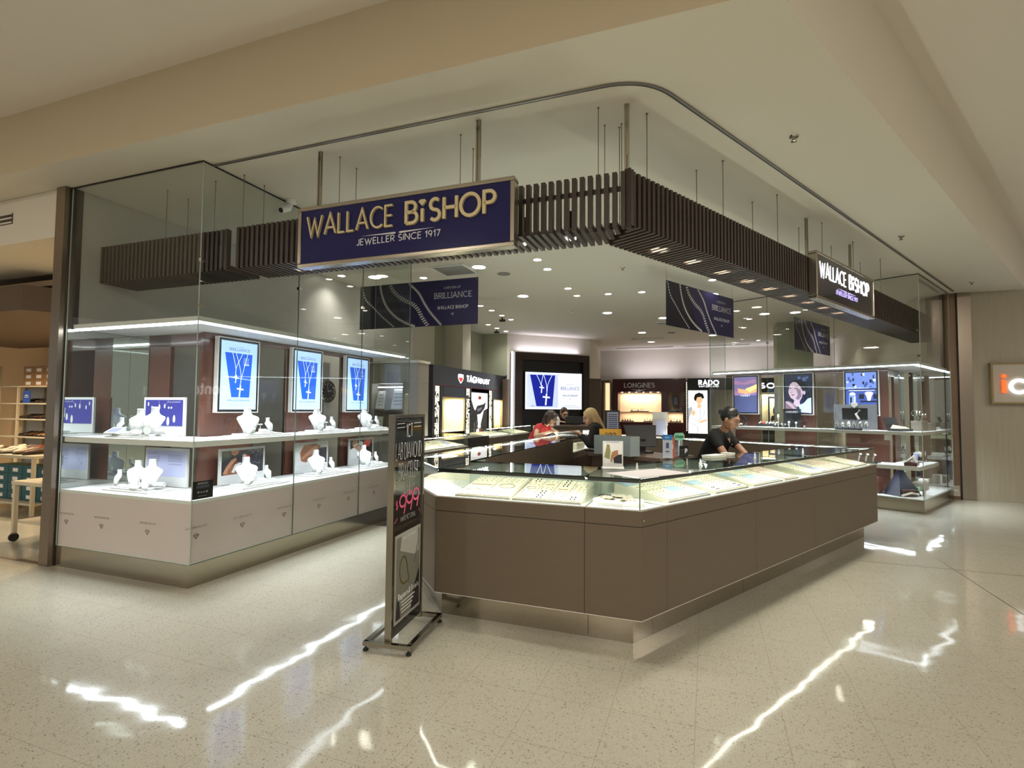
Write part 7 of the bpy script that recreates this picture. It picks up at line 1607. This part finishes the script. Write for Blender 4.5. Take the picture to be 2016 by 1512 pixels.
# customer in red
ox, oy = wpt(PA, -2.42, 5.05).x, wpt(PA, -2.42, 5.05).y
def rp(u, v, z):
    q = wpt(PA, u, v); return (q.x - ox, q.y - oy, z)
def glasses(t, hp):
    mb = MB()
    for s_ in (-1, 1): mb.tube([hp((.031 * s_ + .022 * math.cos(a), -.102, .014 + .018 * math.sin(a))) for a in [2 * math.pi * j / 12 for j in range(13)]], .002, BLK, n=5, cap=False); mb.tube([hp((.053 * s_, -.10, .016)), hp((.080 * s_, .0, .016))], .002, BLK, n=5)
    mb.tube([hp((-.009, -.104, .016)), hp((.009, -.104, .016))], .002, BLK, n=5); mb.build('glasses', t)
person('person in a red sleeveless top with dark bobbed hair and glasses, leaning on the counter', ox, oy, dict(
    hipL=rp(-2.36, 5.20, .92), hipR=rp(-2.36, 4.98, .92), shL=rp(-2.18, 5.30, 1.17), shR=rp(-2.24, 4.92, 1.18), elL=rp(-1.98, 5.22, 1.10), elR=rp(-2.20, 4.70, 1.08 - .02),
    wrL=rp(-1.92, 5.02, 1.115), wrR=rp(-2.02, 4.90, 1.125), haL=rp(-1.92, 4.90, 1.15), haR=rp(-1.98, 5.05, 1.14), knL=rp(-2.40, 5.18, .50), knR=rp(-2.40, 5.0, .50), anL=rp(-2.45, 5.18, .075), anR=rp(-2.45, 5.0, .075), toe=(.13, -.05, -.03),
    head=rp(-2.06, 5.10, 1.335)), SKB, CRED, CPUR, HDB, 'bob', sleeve=.22, yaw=62, pitch=-22, extra=glasses)
# blonde staff member in black inside the ring
ox, oy = 1.22, 7.45
person('person with long blonde hair in a black coat, standing inside the counter ring', ox, oy, dict(
    hipL=rel(1.22, 7.36, .92), hipR=rel(1.26, 7.56, .92), shL=rel(1.14, 7.30, 1.24), shR=rel(1.26, 7.62, 1.24), elL=rel(1.06, 7.22, 1.02), elR=rel(1.10, 7.66, 1.04),
    wrL=rel(.955, 7.34, 1.16), wrR=rel(.95, 7.55, 1.15), haL=rel(.86, 7.40, 1.20), haR=rel(.86, 7.50, 1.19), knL=rel(1.24, 7.38, .50), knR=rel(1.28, 7.54, .50), anL=rel(1.26, 7.38, .075), anR=rel(1.28, 7.54, .075), toe=(-.14, 0, -.03),
    head=rel(1.10, 7.44, 1.375), hair_end=rel(1.26, 7.42, 1.12)), SKB, CBLK, CBLK, HBLO, 'long', sleeve=1.75, legs='coat', yaw=-78, pitch=-16)
t = thing('display_tray', 'tilted white jewellery tray held by the person with blonde hair', 'tray', (Vector((.66, 7.40, 0)), 0), 0, 0, 1.145)
mb = MB(); mb.hexa([(0, 0, 0), (.30, 0, .03), (.30, .22, .03), (0, .22, 0)], [(0, 0, .02), (.30, 0, .05), (.30, .22, .05), (0, .22, .02)], WHITEM); mb.build('tray', t)
# repair counter assistant behind the monitor
ox, oy = 1.12, 11.15
person('person with dark hair and glasses seated behind the repair desk', ox, oy, dict(
    hipL=rel(1.20, 11.2, .80), hipR=rel(1.02, 11.2, .80), shL=rel(1.29, 11.12, 1.27), shR=rel(.97, 11.12, 1.27), elL=rel(1.36, 11.02, 1.22), elR=rel(.92, 11.02, 1.22),
    wrL=rel(1.26, 10.88, 1.24), wrR=rel(1.0, 10.88, 1.24), haL=rel(1.2, 10.80, 1.24), haR=rel(1.06, 10.80, 1.24), knL=rel(1.20, 11.05, .48), knR=rel(1.02, 11.05, .48), anL=rel(1.20, 11.1, .075), anR=rel(1.02, 11.1, .075), toe=(0, -.12, -.03),
    head=rel(1.09, 10.98, 1.395)), SKB, CBLK, CBLK, HDB, 'bun', sleeve=1.8, yaw=18, pitch=-18, extra=glasses)
